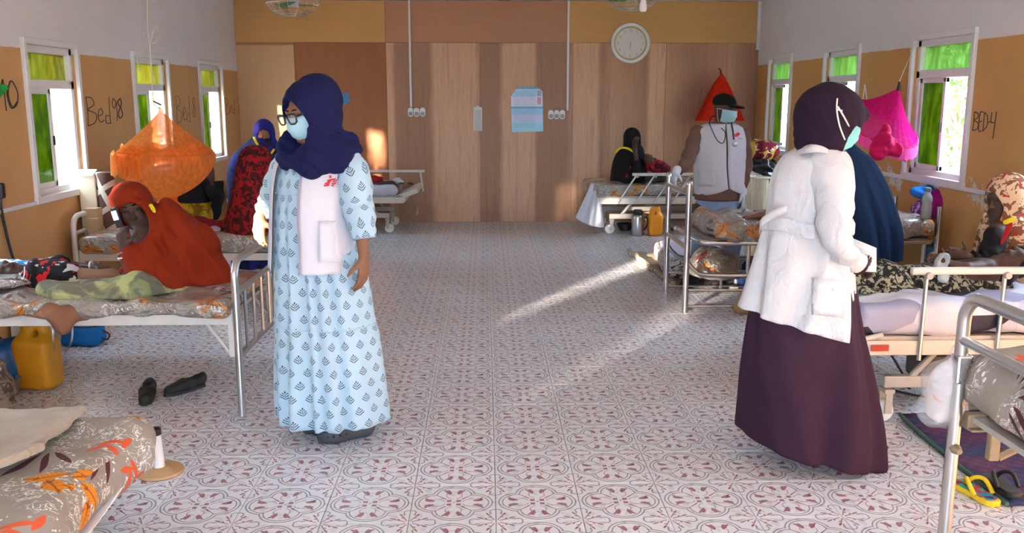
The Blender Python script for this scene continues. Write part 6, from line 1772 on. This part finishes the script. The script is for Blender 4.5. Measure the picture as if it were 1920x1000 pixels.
# ceiling fans and bulb
def fan(px, py, y, label, sc=1.0, yaw=0):
    c = at(px, py, y); c[2] = min(c[2], ZC-.16)
    r = empty('ceiling_fan', (c[0], c[1], c[2]-.12), label, 'fan'); R0 = .21*sc
    obj('stem', MB().tube([(c[0], c[1], c[2]+.02), (c[0], c[1], ZC)], .014, 8), M['grey_enamel'], r)
    obj('motor', MB().lathe([(0, c[2]-.05), (.04, c[2]-.045), (.055, c[2]-.01), (.05, c[2]+.05), (.02, c[2]+.08), (0, c[2]+.08)], 18, (c[0], c[1], 0)), M['grey_enamel'], r)
    for k in range(3):
        a = yaw+k*2*math.pi/3; d = V3(math.cos(a), math.sin(a), 0); n_ = V3(-d[1], d[0], 0)
        g = [[c+d*q+n_*w*s_+V3(0, 0, -.03+.012*s_) for s_ in (-1, -.3, .4, 1)] for q, w in ((.04, .025), (.09, .055), (.15, .07), (.19*sc, .055))]
        obj('blade', MB().grid(g), plain('green_fan_blade', L(52, 132, 70), .4) if 'green_fan_blade' not in bpy.data.materials else bpy.data.materials['green_fan_blade'], r, solid=.004, sub=1)
    cg = obj('cage', MB().tube([(c[0]+R0*math.cos(a), c[1]+R0*math.sin(a), c[2]-.02) for a in np.linspace(0, 2*math.pi, 37)[:-1]], .005, 6, True), M['alu'], r)
    for rr, zz in ((.155, -.085), (.10, -.105), (.05, -.115)):
        obj('cage_ring', MB().tube([(c[0]+rr*sc*math.cos(a), c[1]+rr*sc*math.sin(a), c[2]+zz) for a in np.linspace(0, 2*math.pi, 31)[:-1]], .0025, 5, True), M['alu'], cg)
    for k in range(16):
        a = 2*math.pi*k/16; d = V3(math.cos(a), math.sin(a), 0)
        obj('cage_wire', MB().tube([c+d*.03+V3(0, 0, -.118), c+d*.11*sc+V3(0, 0, -.105), c+d*.18*sc+V3(0, 0, -.065), c+d*R0+V3(0, 0, -.02), c+d*.17*sc+V3(0, 0, .04), c+d*.05+V3(0, 0, .06)], .002, 4), M['alu'], cg)
    return r
fan(549, 2, 7.6, 'caged ceiling fan with green blades on the left', 1.0, .4)
fan(1186, -8, 7.6, 'caged ceiling fan with green blades on the right, near the bulb', 1.0, 1.1)
bc = at(1206, 10, 7.3); bulb = empty('light_bulb', bc-V3(0, 0, .05), 'white light bulb hanging beside the right ceiling fan', 'bulb')
obj('glass', MB().lathe([(0, -.052), (.022, -.048), (.030, -.03), (.030, .0), (.022, .03), (.017, .045)], 18, bc), plain('bulb_white', L(238, 238, 242), .3), bulb)
obj('holder', MB().lathe([(.018, .043), (.020, .06), (.016, .10), (.004, .11), (.004, ZC-bc[2])], 12, bc), M['white_plastic'], bulb)

# ------------------------------------------------------------------ left side, floor and bedside
def jerrycan(label, base, w, d, h, m, capm, rot=0, hole=True):
    r = empty('jerrycan', base, label, 'jerrycan'); b = np.asarray(base, float); R = rotz(rot)
    T = lambda x, y, z: b+R@V3(x, y, z)
    S = SDF(b-V3(.3, .3, .01), b+V3(.3, .3, h+.06), .007)
    S.box(T(0, 0, h*.36), (w/2, d/2, h*.36), .035, R, 0); S.cone(T(w*.10, 0, h*.70), T(w*.14, 0, h*.88), w*.30, w*.20, .06); S.cone(T(-w*.30, 0, h*.70), T(-w*.24, 0, h*.90), .03, .022, .05)
    S.cone(T(-w*.24, 0, h*.90), T(w*.14, 0, h*.93), .022, .03, .03)
    S.cone(T(-w*.10, -d, h*.80), T(-w*.10, d, h*.80), .016, None, .01, 's')
    S.half((0, 0, b[2]+.002), (0, 0, -1)); sobj('canister', S, m, r, 1)
    obj('cap', MB().lathe([(0, h*1.02), (.022, h*1.02), (.024, h*1.0), (.024, h*.92), (.02, h*.91)], 14, T(w*.14, 0, 0)), capm, r)
    return r
jerrycan('amber jerrycan with a red cap under the left bed', np.append(atz(76, 726)[:2], 0), .22, .16, .40, M['yellow_can'], M['red_cap'], math.pi*.95)
soft('plastic_bag', 'full blue plastic bag beside the amber jerrycan', 'bag', [(np.append(atz(20, 725)[:2], .10), (.13, .12, .13)), (np.append(atz(28, 725)[:2], .19), (.09, .09, .09))], M['blue_bag'], .011, .010, 32, None, 4, .0)
soft('plastic_bag', 'black plastic bag on top of the blue bag', 'bag', [(at(14, 668, 5.0), (.13, .11, .09)), (at(-10, 660, 5.0), (.1, .1, .08))], M['black_bag'], .011, .012, 34, None, 7)
pot = empty('steel_pot', np.append(atz(14, 742)[:2], 0), 'small steel pot partly hidden at the left edge', 'pot')
q = np.append(atz(10, 742)[:2], 0); obj('bowl', MB().lathe([(.0, .0), (.06, .0), (.075, .03), (.08, .09), (.086, .095), (.078, .09), (.07, .03), (0, .01)], 24, q), M['steel'], pot)
wbag = soft('woven_bag', 'crumpled grey woven bag at the left edge of the floor', 'bag', [(np.append(atz(-14, 800)[:2], .14), (.12, .12, .17)), (np.append(atz(-6, 800)[:2], .24), (.07, .08, .10))], blotch('grey_woven', L(128, 112, 98), L(76, 64, 58), L(170, 158, 140), 20), .011, .010, 34, None, 5, 0.0)
cb = empty('carton', np.append(atz(80, 655)[:2], 0), 'white carton tied with pink ribbon under the left bed', 'carton')
q = np.append(atz(80, 652)[:2], .0)+V3(-.05, .2, 0)
obj('box', MB().box(q+V3(0, 0, .14), (.36, .30, .28), rotz(.1)), M['paper'], cb, bevel=.01, smooth=False)
obj('ribbon', MB().box(q+V3(.02, 0, .14), (.03, .304, .284), rotz(.1)), M['pinkbundle'], cb, smooth=False)
obj('ribbon', MB().box(q+V3(.0, 0, .20), (.364, .304, .02), rotz(.1)), M['pinkbundle'], cb, smooth=False)
pz = empty('zip_pouch', np.append(atz(148, 655)[:2], 0), 'bright blue zipped pouch on the floor under the left bed', 'pouch')
q = np.append(atz(148, 652)[:2], 0)+V3(0, .08, 0)
S = SDF(q-V3(.2, .2, .02), q+V3(.2, .2, .2), .008); S.box(q+V3(0, 0, .075), (.125, .08, .075), .04, rotz(-.1), 0); S.wrinkle(.003, 40, None, 2); sobj('body', S, M['blue_pouch'], pz, 1)
obj('piping', MB().tube([q+rotz(-.1)@V3(.118*math.copysign(abs(math.cos(a))**.5, math.cos(a)), .072*math.copysign(abs(math.sin(a))**.5, math.sin(a)), .135) for a in np.linspace(0, 2*math.pi, 41)[:-1]], .006, 6, True), M['black'], pz)
obj('strap', MB().tube(spline([q+V3(.12, 0, .1), q+V3(.16, .02, .06), q+V3(.15, .0, .03), q+V3(.12, -.02, .05)], 4), .006, 6), M['black'], pz)
single('plastic_tube', 'thin clear tubing drooping from the left bed to the floor', 'tube', MB().tube(spline([at(100, 600, 4.42), at(100, 640, 4.5), atz(108, 668)+V3(0, 0, .01), atz(122, 665)+V3(0, 0, .012), at(134, 640, 4.6), at(136, 606, 4.5)], 6), .005, 6), clear('clear_tubing', (.9, .92, .95), .1, .5))
single('power_cable', 'black cable hanging down the left wall', 'cable', MB().tube(spline([atx(0, 350, XL+.03), atx(2, 390, XL+.02), atx(10, 430, XL+.02), atx(20, 470, XL+.03), atx(30, 500, XL+.05)], 6), .009, 6), M['black'])
sk_ = empty('wall_plug', atx(-2, 372, XL+.03), 'black plug at the left edge above the lying child', 'plug')
obj('body', MB().box(atx(0, 358, XL+.03), (.05, .05, .10)), M['black'], sk_, bevel=.01, smooth=False)
# black slip-on shoes
def slipon(label, heel, d, ln=.25):
    d = unit(d); r = np.cross(d, (0, 0, 1)); h = np.asarray(heel, float)
    root = empty('shoe', h, label, 'shoe')
    S = SDF(np.minimum(h, h+d*ln)-V3(.08, .08, .02), np.maximum(h, h+d*ln)+V3(.08, .08, .12), .006)
    S.cone(h+d*.03+V3(0, 0, .04), h+d*.12+V3(0, 0, .04), .037, .040, .02); S.cone(h+d*.12+V3(0, 0, .035), h+d*(ln-.04)+V3(0, 0, .025), .042, .034, .02); S.cone(h+d*.01+V3(0, 0, .06), h+d*.03+V3(0, 0, .06), .025, .03, .02)
    S.half(h+V3(0, 0, .014), (0, 0, -1)); S.cone(h+d*.035+V3(0, 0, .075), h+d*.115+V3(0, 0, .085), .027, .030, .006, 's')
    sobj('upper', S, M['sandal'], root, 1)
    out = []
    for t, w in ((.02, .022), (.3, .031), (.6, .038), (.85, .032), (.98, .012)): out.append(h+d*ln*t+r*w)
    for t, w in ((.98, .012), (.85, .032), (.6, .036), (.3, .031), (.02, .022)): out.append(h+d*ln*t-r*w)
    obj('sole', MB().poly(out, (0, 0, 1), .018), M['rubber'], root, smooth=False)
slipon('black slip-on shoe on the tiles, the nearer of the pair', np.append(atz(283, 735)[:2], 0), atz(268, 768)-atz(283, 735))
slipon('black slip-on shoe on the tiles, the farther, lying sideways', np.append(atz(383, 724)[:2], 0), atz(305, 746)-atz(383, 724))
# pipe on a round foot
q = np.append(atz(300, 886)[:2], 0); pf = empty('pipe_stand', q, 'short white pipe on a round tan foot beside the floral mattress', 'stand')
obj('foot', MB().lathe([(0, 0), (.098, 0), (.102, .004), (.098, .014), (.04, .020), (.030, .028), (0, .028)], 32, q), M['wood'], pf)
Rp = roty(-.05)
obj('pipe', MB().lathe([(.024, .02), (.0245, .03), (.024, .175), (.0245, .18)], 20, q, Rp), M['white_plastic'], pf)
obj('collar', MB().lathe([(.0255, .172), (.0265, .176), (.0265, .200), (.022, .202), (.019, .196), (.019, .15)], 20, q, Rp), M['black'], pf)
# cartons and patterned roll by the left window
CY = 7.08
p0 = at(167, 370, CY); ca = empty('carton', (p0[0], CY, .60), 'cream carton standing at the head of the second left bed', 'carton')
obj('box', MB().box((p0[0]+.015, CY, .81), (.12, .16, .42), rotz(.15)), plain('cream_card', L(214, 196, 164), .8, noise=.06), ca, bevel=.006, smooth=False)
obj('flap', MB().box((p0[0]+.01, CY-.04, 1.035), (.13, .13, .010), rotz(.15)@rotx(.25)), M['paper'], ca, smooth=False)
p0 = at(200, 370, CY); cr = empty('rug_roll', (p0[0], CY, .60), 'brown and white patterned rug roll standing by the left window', 'rug')
b = MatB('rug_pattern'); x, y, z = b.sep(b.coord()); tri = ((x*7+z*3).fract()-.5).max((z*6-x*4).fract()-.5)
b.set(col=b.mix(tri.gt(.22), L(92, 62, 52), L(206, 192, 172)), rough=.95)
obj('roll', MB().lathe([(.0, .60), (.066, .60), (.07, .62), (.07, 1.02), (.066, 1.035), (.02, 1.035), (0, 1.02)], 24, (p0[0], CY, 0)), b.mat, cr)
p0 = at(172, 400, 6.88); single('carton', 'small brown stepped carton in front of the cream carton', 'carton', MB().box((p0[0], 6.90, .69), (.10, .10, .18)).box((p0[0]+.03, 6.84, .655), (.08, .08, .11)), M['card'], smooth=False)
# things on the second left bed
soft('folded_cloth', 'maroon cloth bundle on the second left bed behind the orange veil', 'cloth', [(at(365, 432, 7.1), at(412, 436, 7.05), .10, .09), (at(330, 425, 7.15), at(370, 428, 7.15), .08, .09)], cloth('maroon_cloth', L(118, 28, 42), var=.2), .013, .008, 28, None, 2, .605)
soft('folded_cloth', 'white and grey cloth leaning against the red-veiled person', 'cloth', [(at(402, 437, 6.88), at(408, 455, 6.84), .06, .07)], cloth('pale_lilac_cloth', L(190, 186, 206), var=.15), .011, .007, 40, None, 5, .60)
soft('folded_cloth', 'blue printed cloth spread on the second left bed', 'cloth', [(at(380, 462, 6.80), at(428, 464, 6.76), .05, .055)], blotch('blue_speckle', L(40, 52, 116), L(70, 84, 150), L(30, 36, 80), 60), .011, .005, 40, None, 6, .598)
soft('cloth_bag', 'maroon printed cloth bag beside the footboard of the near left bed', 'bag', [(at(408, 556, 4.72), at(424, 552, 4.85), .055, .06)], blotch('maroon_white_print', L(112, 60, 66), L(206, 188, 186), L(92, 44, 52), 30), .009, .005, 40, None, 3, .598)
# things on the rear left bed
soft('bundle', 'red cloth bundle on the rear left hospital bed', 'bundle', [(at(703, 343, 11.2), (.12, .10, .09))], M['red_cloth'], .012, .009, 36, None, 2, .575)
soft('crumpled_cloth', 'crumpled white cloth on the rear left hospital bed', 'cloth', [(at(722, 345, 11.25), at(752, 347, 11.2), .055, .05), (at(735, 340, 11.3), at(748, 338, 11.3), .04, .035)], M['vest'], .011, .010, 42, None, 4, .575)
soft('bag', 'olive green bag at the foot of the rear left bed', 'bag', [(at(752, 352, 11.1), at(768, 350, 11.1), .065, .06)], cloth('olive_canvas', L(76, 74, 48), var=.2), .011, .006, 40, None, 5, .56)

# ------------------------------------------------------------------ right side
q = np.append(atz(1195, 441)[:2], 0); th_ = empty('thermos', q, 'steel vacuum flask with black lid on the floor by the rear right bed', 'flask')
obj('body', MB().lathe([(0, 0), (.068, 0), (.072, .01), (.072, .215), (.066, .235), (.05, .25), (0, .25)], 28, q), M['steel'], th_)
obj('lid', MB().lathe([(.05, .245), (.056, .25), (.056, .29), (.045, .305), (0, .305)], 24, q), M['black'], th_)
obj('handle', MB().tube(spline([q+V3(.07, -.01, .21), q+V3(.105, -.02, .20), q+V3(.11, -.02, .12), q+V3(.073, -.01, .06)], 4), .009, 6), M['black'], th_)
jerrycan('small orange jerrycan beside the steel flask', np.append(atz(1228, 442)[:2], 0), .165, .12, .34, M['orange_can'], M['orange_can'], .1)
single('plastic_bowl', 'dark bowl on the floor behind the steel flask', 'bowl', MB().lathe([(0, 0), (.06, 0), (.10, .08), (.105, .085), (.095, .08), (.055, .012), (0, .012)], 24, np.append(atz(1172, 432)[:2], 0)), M['black'])
# white cloth over the end of the rear right bed
g = []
for i in range(14):
    t = i/13; pl = at(1108-26*t-4*t*t, 343+66*t, 10.6-.12*t); pr_ = at(1122+12*t, 348+80*t-8*math.sin(t*3), 10.75-.2*t)
    g.append([pl+(pr_-pl)*(k/13)+V3(0, -.05*math.sin(math.pi*k/13)+.02*math.sin(k*1.4+t*2), -.03*math.sin(math.pi*k/13)*t) for k in range(14)])
hs_ = empty('bed_sheet', at(1105, 425, 10.5), 'white sheet hanging off the end of the rear right bed', 'sheet')
obj('cloth', MB().grid(g), M['vest'], hs_, solid=.008, sub=1, sharp=None)
# thin mattress and striped mat on the floor
b = MatB('monochrome_scroll'); v_ = b.coord(); n_ = b.noise(v_, 9, 2, .5, 1.5)
b.set(col=b.mix(b.ss(abs(n_-.5), .02, .035), L(60, 54, 52), L(206, 200, 198)), rough=.8)
fm = empty('floor_mattress', np.append(atz(1280, 505)[:2], 0), 'thin mattress with white top and scroll-patterned side on the floor', 'mattress')
qa, qb = atz(1228, 492), atz(1310, 532); 
S = SDF((1.45, 7.55, -.02), (2.45, 9.4, .3), .014); S.box((1.98, 8.35, .10), (.34, .60, .075), .04, rotz(-.10), 0); S.wrinkle(.005, 16, None, 3); S.half((0, 0, .022), (0, 0, -1)); sobj('core', S, b.mat, fm, 1)
S = SDF((1.45, 7.55, .02), (2.45, 9.4, .35), .014); S.box((1.99, 8.42, .178), (.31, .46, .022), .02, rotz(-.10), 0); S.wrinkle(.006, 18, None, 5); sobj('folded_sheet', S, cloth('lilac_white_sheet', L(214, 212, 232), var=.05), fm, 1)
b = MatB('striped_mat'); x, y, z = b.sep(b.coord()); st_ = ((x*.6+y)*16+b.noise(b.coord(), 12, 2)*.8).fract()
b.set(col=b.mix(st_.gt(.5), L(120, 106, 92), L(186, 174, 156)), rough=.95)
mt = empty('woven_mat', np.append(atz(1240, 510)[:2], 0), 'frayed striped mat under the thin floor mattress', 'mat')
obj('weave', MB().grid([[V3(1.50+.95*u+.10*(1-w)+.012*math.sin(w*25), 7.55+1.75*w-.10*u, .008+.005*math.sin(u*9+w*14)) for u in np.linspace(0, 1, 24)] for w in np.linspace(0, 1, 36)]), b.mat, mt, solid=.012, sharp=None)
obj('rolled_edge', MB().tube([V3(1.60-.10*w+.012*math.sin(w*25), 7.55+1.75*w, .028+.006*math.sin(w*40)) for w in np.linspace(0, 1, 36)], .026, 8), b.mat, mt)
# stack by the far right window: carton, basket, black bag, printed bundle
SY = 9.1
x1, x2 = at(1400, 360, SY)[0], at(1444, 360, SY)[0]; zt = at(1420, 318, SY)[2]
cx_ = empty('carton', ((x1+x2)/2, SY, 0), 'white carton with blue lettering behind the man in the cap', 'carton')
obj('box', MB().box(((x1+x2)/2, SY+.12, zt/2), (x2-x1, .24, zt)), M['paper'], cx_, bevel=.005, smooth=False)
lettering('lettering', 'vəda', ((x1+x2)/2-.03, SY-.003, zt-.085), .085, plain('blue_print', L(60, 120, 170), .6), cx_)
bk = empty('plastic_basket', (at(1418, 360, 8.8)[0], 8.8, 0), 'cream slotted plastic basket standing in front of the white carton', 'basket')
bx = at(1420, 360, 8.8)[0]; bz1, bz0 = at(1420, 333, 8.8)[2], at(1420, 405, 8.8)[2]
mat_cream = plain('cream_plastic', L(226, 216, 184), .45)
obj('rim', MB().tube([(bx+.115*math.cos(a), 8.8+.10*math.sin(a), bz1) for a in np.linspace(0, 2*math.pi, 37)[:-1]], .010, 8, True), mat_cream, bk)
obj('base', MB().lathe([(0, 0), (.085, 0), (.088, bz0*.9), (.09, bz0)], 28, (bx, 8.8, 0)), mat_cream, bk)
for k in range(22):
    a = 2*math.pi*k/22; d = V3(math.cos(a), .87*math.sin(a), 0)
    obj('slat', MB().box(V3(bx, 8.8, (bz0+bz1)/2)+d*.10, (.006, .019, bz1-bz0), rotz(a)), mat_cream, bk, smooth=False)
soft('plastic_bag', 'black plastic bag on top of the white carton', 'bag', [(at(1424, 312, SY+.1), (.17, .13, .11)), (at(1440, 330, SY+.05), (.07, .08, .10))], M['black_bag'], .013, .012, 30, None, 3)
soft('cloth_bundle', 'maroon and gold printed bundle on top of the black bag', 'bundle', [(at(1425, 281, SY+.1), (.20, .14, .115))], blotch('maroon_gold_print', L(112, 24, 44), L(196, 160, 60), L(216, 200, 190), 15, (.54, .57), t2=(.63, .65)), .013, .010, 26, None, 9)
# goods at the head of the steel bed
HY = 7.0
soft('cloth_bundle', 'magenta bundle at the head of the steel bed', 'bundle', [(at(1760, 392, 6.92), (.10, .12, .14)), (at(1764, 372, 6.92), (.06, .08, .07))], cloth('magenta_cloth', L(136, 20, 110), var=.2), .012, .008, 30, None, 3, .69)
soft('plastic_bag', 'bright blue plastic bag resting on the magenta bundle', 'bag', [(at(1735, 362, HY+.02), (.11, .10, .06)), (at(1752, 355, HY+.02), (.06, .06, .05))], plain('glossy_blue_plastic', L(22, 116, 206), .2, bump=.7, bscale=20), .011, .010, 36, None, 6)
soft('cloth_bundle', 'purple and white printed bundle under the blue plastic bag', 'bundle', [(at(1724, 396, HY), (.07, .10, .085))], blotch('purple_white_print', L(120, 40, 130), L(196, 170, 200), L(90, 30, 110), 24), .011, .006, 40, None, 8, .69)
bo = at(1735, 417, 6.70); bt_ = empty('water_bottle', (bo[0], 6.70, .695), 'grey plastic bottle standing before the magenta bundle', 'bottle')
obj('shell', MB().lathe([(0, 0), (.036, 0), (.038, .01), (.038, .10), (.034, .115), (.038, .13), (.036, .165), (.020, .195), (.018, .21)], 20, (bo[0], 6.70, .70)), clear('smoky_bottle', (.55, .58, .56), .1, .6), bt_)
obj('cap', MB().lathe([(.021, .205), (.022, .235), (0, .237)], 14, (bo[0], 6.70, .70)), plain('grey_cap', L(96, 112, 124), .5), bt_)
obj('drink', MB().lathe([(0, .003), (.034, .003), (.035, .07), (0, .07)], 18, (bo[0], 6.70, .70)), plain('murky_drink', L(96, 96, 70), .3), bt_)
soft('plastic_bag', 'dark blue plastic bag hanging under the head of the steel bed', 'bag', [(at(1742, 458, 6.9), at(1742, 485, 6.9), .03, .06)], M['blue_bag'], .010, .006, 40)
soft('folded_cloth', 'white folded paper cloth on the steel bed mattress', 'cloth', [(at(1690, 408, 7.0), at(1705, 412, 6.9), .03, .02)], M['paper'], .009, .004, 50, None, 2, .685)
single('carton', 'small blue and white carton under the steel bed', 'carton', MB().box(np.append(atz(1418, 545)[:2], .12)+V3(0, .15, 0), (.26, .2, .24)), blotch('blue_white_carton', L(36, 60, 110), L(206, 214, 226), L(60, 130, 80), 7), bevel=.004, smooth=False)
soft('cloth_bundle', 'grey plastic-wrapped bundle stowed under the steel bed', 'bundle', [(at(1340, 495, 7.05), (.22, .2, .13))], M['foil'], .014, .012, 24, None, 2, .012)
soft('cloth_bag', 'tan cloth bag on the floor at the edge of the white coat', 'bag', [(np.append(atz(1398, 588)[:2], .07), (.09, .09, .08))], M['card'], .010, .008, 36, None, 2, 0.0)
# mat, flip-flops and plastic bag in the right foreground
b = MatB('multicolour_weave'); v_ = b.coord(); x, y, z = b.sep(v_)
cA = b.ramp(b.noise(b.scale(v_, (1.6, 3.2, 1)), 1.6, 2), [(0, L(36, 84, 80)), (.38, L(40, 66, 110)), (.5, L(60, 48, 96)), (.62, L(96, 50, 92)), (.8, L(60, 92, 96)), (1, L(110, 100, 60))])
wv_ = ((x*90).sin()*(y*90).sin())
b.set(col=b.mix(wv_.gt(0)*.35, cA, L(24, 30, 44)), rough=.9); b.bump(wv_, .5, .004)
fmat = empty('woven_mat', np.append(atz(1800, 860)[:2], 0), 'multicoloured woven mat on the floor under the lower right bed', 'mat')
c0, c1 = atz(1686, 788), atz(1888, 952)
gm_ = []
for i in range(26):
    w = i/25; pl = c0+(c1-c0)*w
    gm_.append([pl+V3(1.35, .12, 0)*u+V3(0, 0, .008+.012*abs(math.sin(u*3+w*5))*(u+.15)+(.02*(1-w)**6)) for u in np.linspace(0, 1, 26)])
obj('weave', MB().grid(gm_), b.mat, fmat, solid=.010, sharp=None)
obj('border', MB().tube([r0[0]+V3(0, 0, .004) for r0 in gm_], .010, 6), plain('green_border', L(60, 100, 84), .9), fmat)
def flipflop(label, heel, toe, m1, m2, z=.0):
    heel = np.asarray(heel, float); toe = np.asarray(toe, float); d = unit(toe-heel); L0 = np.linalg.norm(toe-heel); n_ = V3(-d[1], d[0], 0)
    r = empty('flip_flop', heel, label, 'flip-flop')
    def out(k): 
        O = []
        for t, w in ((0, .4), (.06, .72), (.2, .86), (.4, .82), (.6, .98), (.8, 1.05), (.94, .75), (1, .35)): O.append((t, w*k))
        P = [heel+d*L0*t+n_*.046*w for t, w in O]+[heel+d*L0*t-n_*.046*w for t, w in reversed(O)]
        return P
    obj('sole', MB().poly([p+V3(0, 0, z) for p in out(1)], (0, 0, 1), .022), m1, r, bevel=.005)
    ct_ = (heel+toe)/2
    obj('footbed', MB().poly([ct_+(p-ct_)*.86+V3(0, 0, z+.022) for p in out(1)], (0, 0, 1), .002), m2, r)
    tp = heel+d*L0*.74+V3(0, 0, z+.024)
    for s in (-1, 1):
        e = heel+d*L0*.30+n_*.043*s+V3(0, 0, z+.022)
        mid = heel+d*L0*.50+n_*.040*s+V3(0, 0, z+.062)
        obj('strap', MB().tube(spline([e, mid, heel+d*L0*.64+n_*.018*s+V3(0, 0, z+.058), tp], 5), .009, 8), m1, r)
    return r
b = MatB('rainbow_footbed'); v_ = b.coord(); cc_ = b.vor(v_, 38, 'Color')
b.set(col=b.ramp(b.sep(cc_)[0], [(0, L(196, 36, 44)), (.3, L(30, 130, 170)), (.5, L(226, 150, 30)), (.7, L(60, 40, 60)), (.85, L(40, 160, 150))], 'CONSTANT'), rough=.6)
flipflop('yellow flip-flop with a colourful footbed beside the woven mat', np.append(atz(1868, 952)[:2], 0), np.append(atz(1790, 905)[:2], 0), M['yellow'], b.mat)
flipflop('black flip-flop at the edge of the multicoloured mat', np.append(atz(1905, 950)[:2], .0), np.append(atz(1850, 908)[:2], .0), M['black'], M['rubber'], .03)
hb = empty('plastic_bag', at(1762, 800, 2.98), 'clear plastic bag with floral cloth hanging from the lower right bed', 'bag')
S = SDF(at(1762, 740, 2.96)-V3(.12, .12, .22), at(1762, 740, 2.96)+V3(.14, .12, .2), .008)
S.cone(at(1768, 760, 2.97), at(1772, 715, 2.95), .065, .055, .05); S.cone(at(1772, 715, 2.95), at(1792, 668, 2.92), .05, .018, .04); S.wrinkle(.006, 44, (.8, .3, .2), 4)
sobj('contents', S, blotch('white_orange_floral', L(216, 204, 200), L(232, 226, 226), L(222, 152, 80), 9, t2=(.62, .66)), hb, 1)
S = SDF(at(1762, 740, 2.96)-V3(.16, .16, .25), at(1762, 740, 2.96)+V3(.18, .16, .24), .009)
S.cone(at(1766, 764, 2.97), at(1772, 710, 2.95), .080, .070, .05); S.cone(at(1772, 710, 2.95), at(1794, 660, 2.91), .06, .022, .04); S.wrinkle(.007, 44, (.8, .3, .2), 9)
sobj('film', S, clear('clear_bag_film', (.97, .97, .98), .12, .22), hb, 1)

# ------------------------------------------------------------------ outside: ground, left trees added as sun screens, trees beyond the right windows
b = MatB('sandy_ground'); v = b.coord(); b.set(col=b.mix(b.noise(v, 1.5, 4), L(168, 154, 136), L(190, 178, 160)), rough=.95)
g = MB().grid(np.array([[(x, y, -.12+.03*math.sin(x*.7+y)) for x in np.linspace(-40, 40, 33)] for y in np.linspace(-30, 40, 29)]))
tag(obj('ground', g, b.mat, None, (0, 0, 0)), 'pale sandy ground outside the windows', kind='structure')
M['leaf'] = blotch('tree_leaves', L(74, 98, 36), L(104, 128, 48), L(58, 80, 30), 8, rough=.6)
M['bark'] = plain('grey_bark', L(112, 92, 72), .9, noise=.3, nscale=12, bump=.6, bscale=30)
def tree(c, R, n, label, seed):
    rs = np.random.RandomState(seed); c = np.asarray(c, float)
    root = empty('tree', (c[0], c[1], -.12), label, 'tree', 'trees outside the windows')
    mb = MB().tube(spline([(c[0], c[1], -.12), (c[0]+.05, c[1], c[2]*.4), (c[0], c[1]+.04, c[2])], 4), [.09-.004*i for i in range(9)], 8)
    obj('trunk', mb, M['bark'], root)
    cl = rs.normal(size=(max(6, n//60), 3)); cl = cl/np.linalg.norm(cl, axis=1)[:, None]*R*rs.uniform(.2, 1, (len(cl), 1))**.5
    for k in range(5):
        q = cl[k]*.8; obj('branch', MB().tube(spline([c-V3(0, 0, .5*R), c+q*.4, c+q], 3), [.03-.004*i for i in range(7)], 5), M['bark'], root)
    vs = []; fs = []
    for k in range(n):
        p = c+cl[rs.randint(len(cl))]+rs.normal(size=3)*R*.17
        a = unit(rs.normal(size=3)); bb = unit(np.cross(a, rs.normal(size=3))); l, w = rs.uniform(.045, .08), rs.uniform(.02, .032)
        i = len(vs); vs += [p-a*l, p+bb*w, p+a*l, p-bb*w]; fs.append((i, i+1, i+2, i+3))
    o = obj('foliage', MB().add(vs, fs), M['leaf'], root, smooth=False); o['kind'] = 'stuff'
for k, (w, n, R) in enumerate(((-1.0, 3600, 1.05), (.95, 240, 1.0), (2.9, 3800, 1.05), (4.85, 4600, 1.05), (6.8, 4200, 1.05), (8.75, 120, .9), (10.6, 3200, 1.0))):
    nm_ = ('outside the left wall, behind the viewer', 'outside the left wall, level with the viewer', 'outside the left wall, just before the picture', 'outside the left wall by the near left bed', 'outside the nearest left window in view', 'outside the middle left window', 'outside the farthest left window')[k]
    t = 4.2; p = V3(-3.3, w, 1.35)-np.array(SUN_DIR)*t  # crown added on the sun's path to each left window
    tree(p, R, n, 'leafy tree '+nm_, 40+k)
for k, (x, y) in enumerate(((6.6, 7.6), (7.2, 10.2), (6.8, 13.0))):
    tree((x, y, 1.6), 1.0, 1500, 'leafy tree outside the '+('nearest', 'middle', 'farthest')[k]+' right window', 70+k)
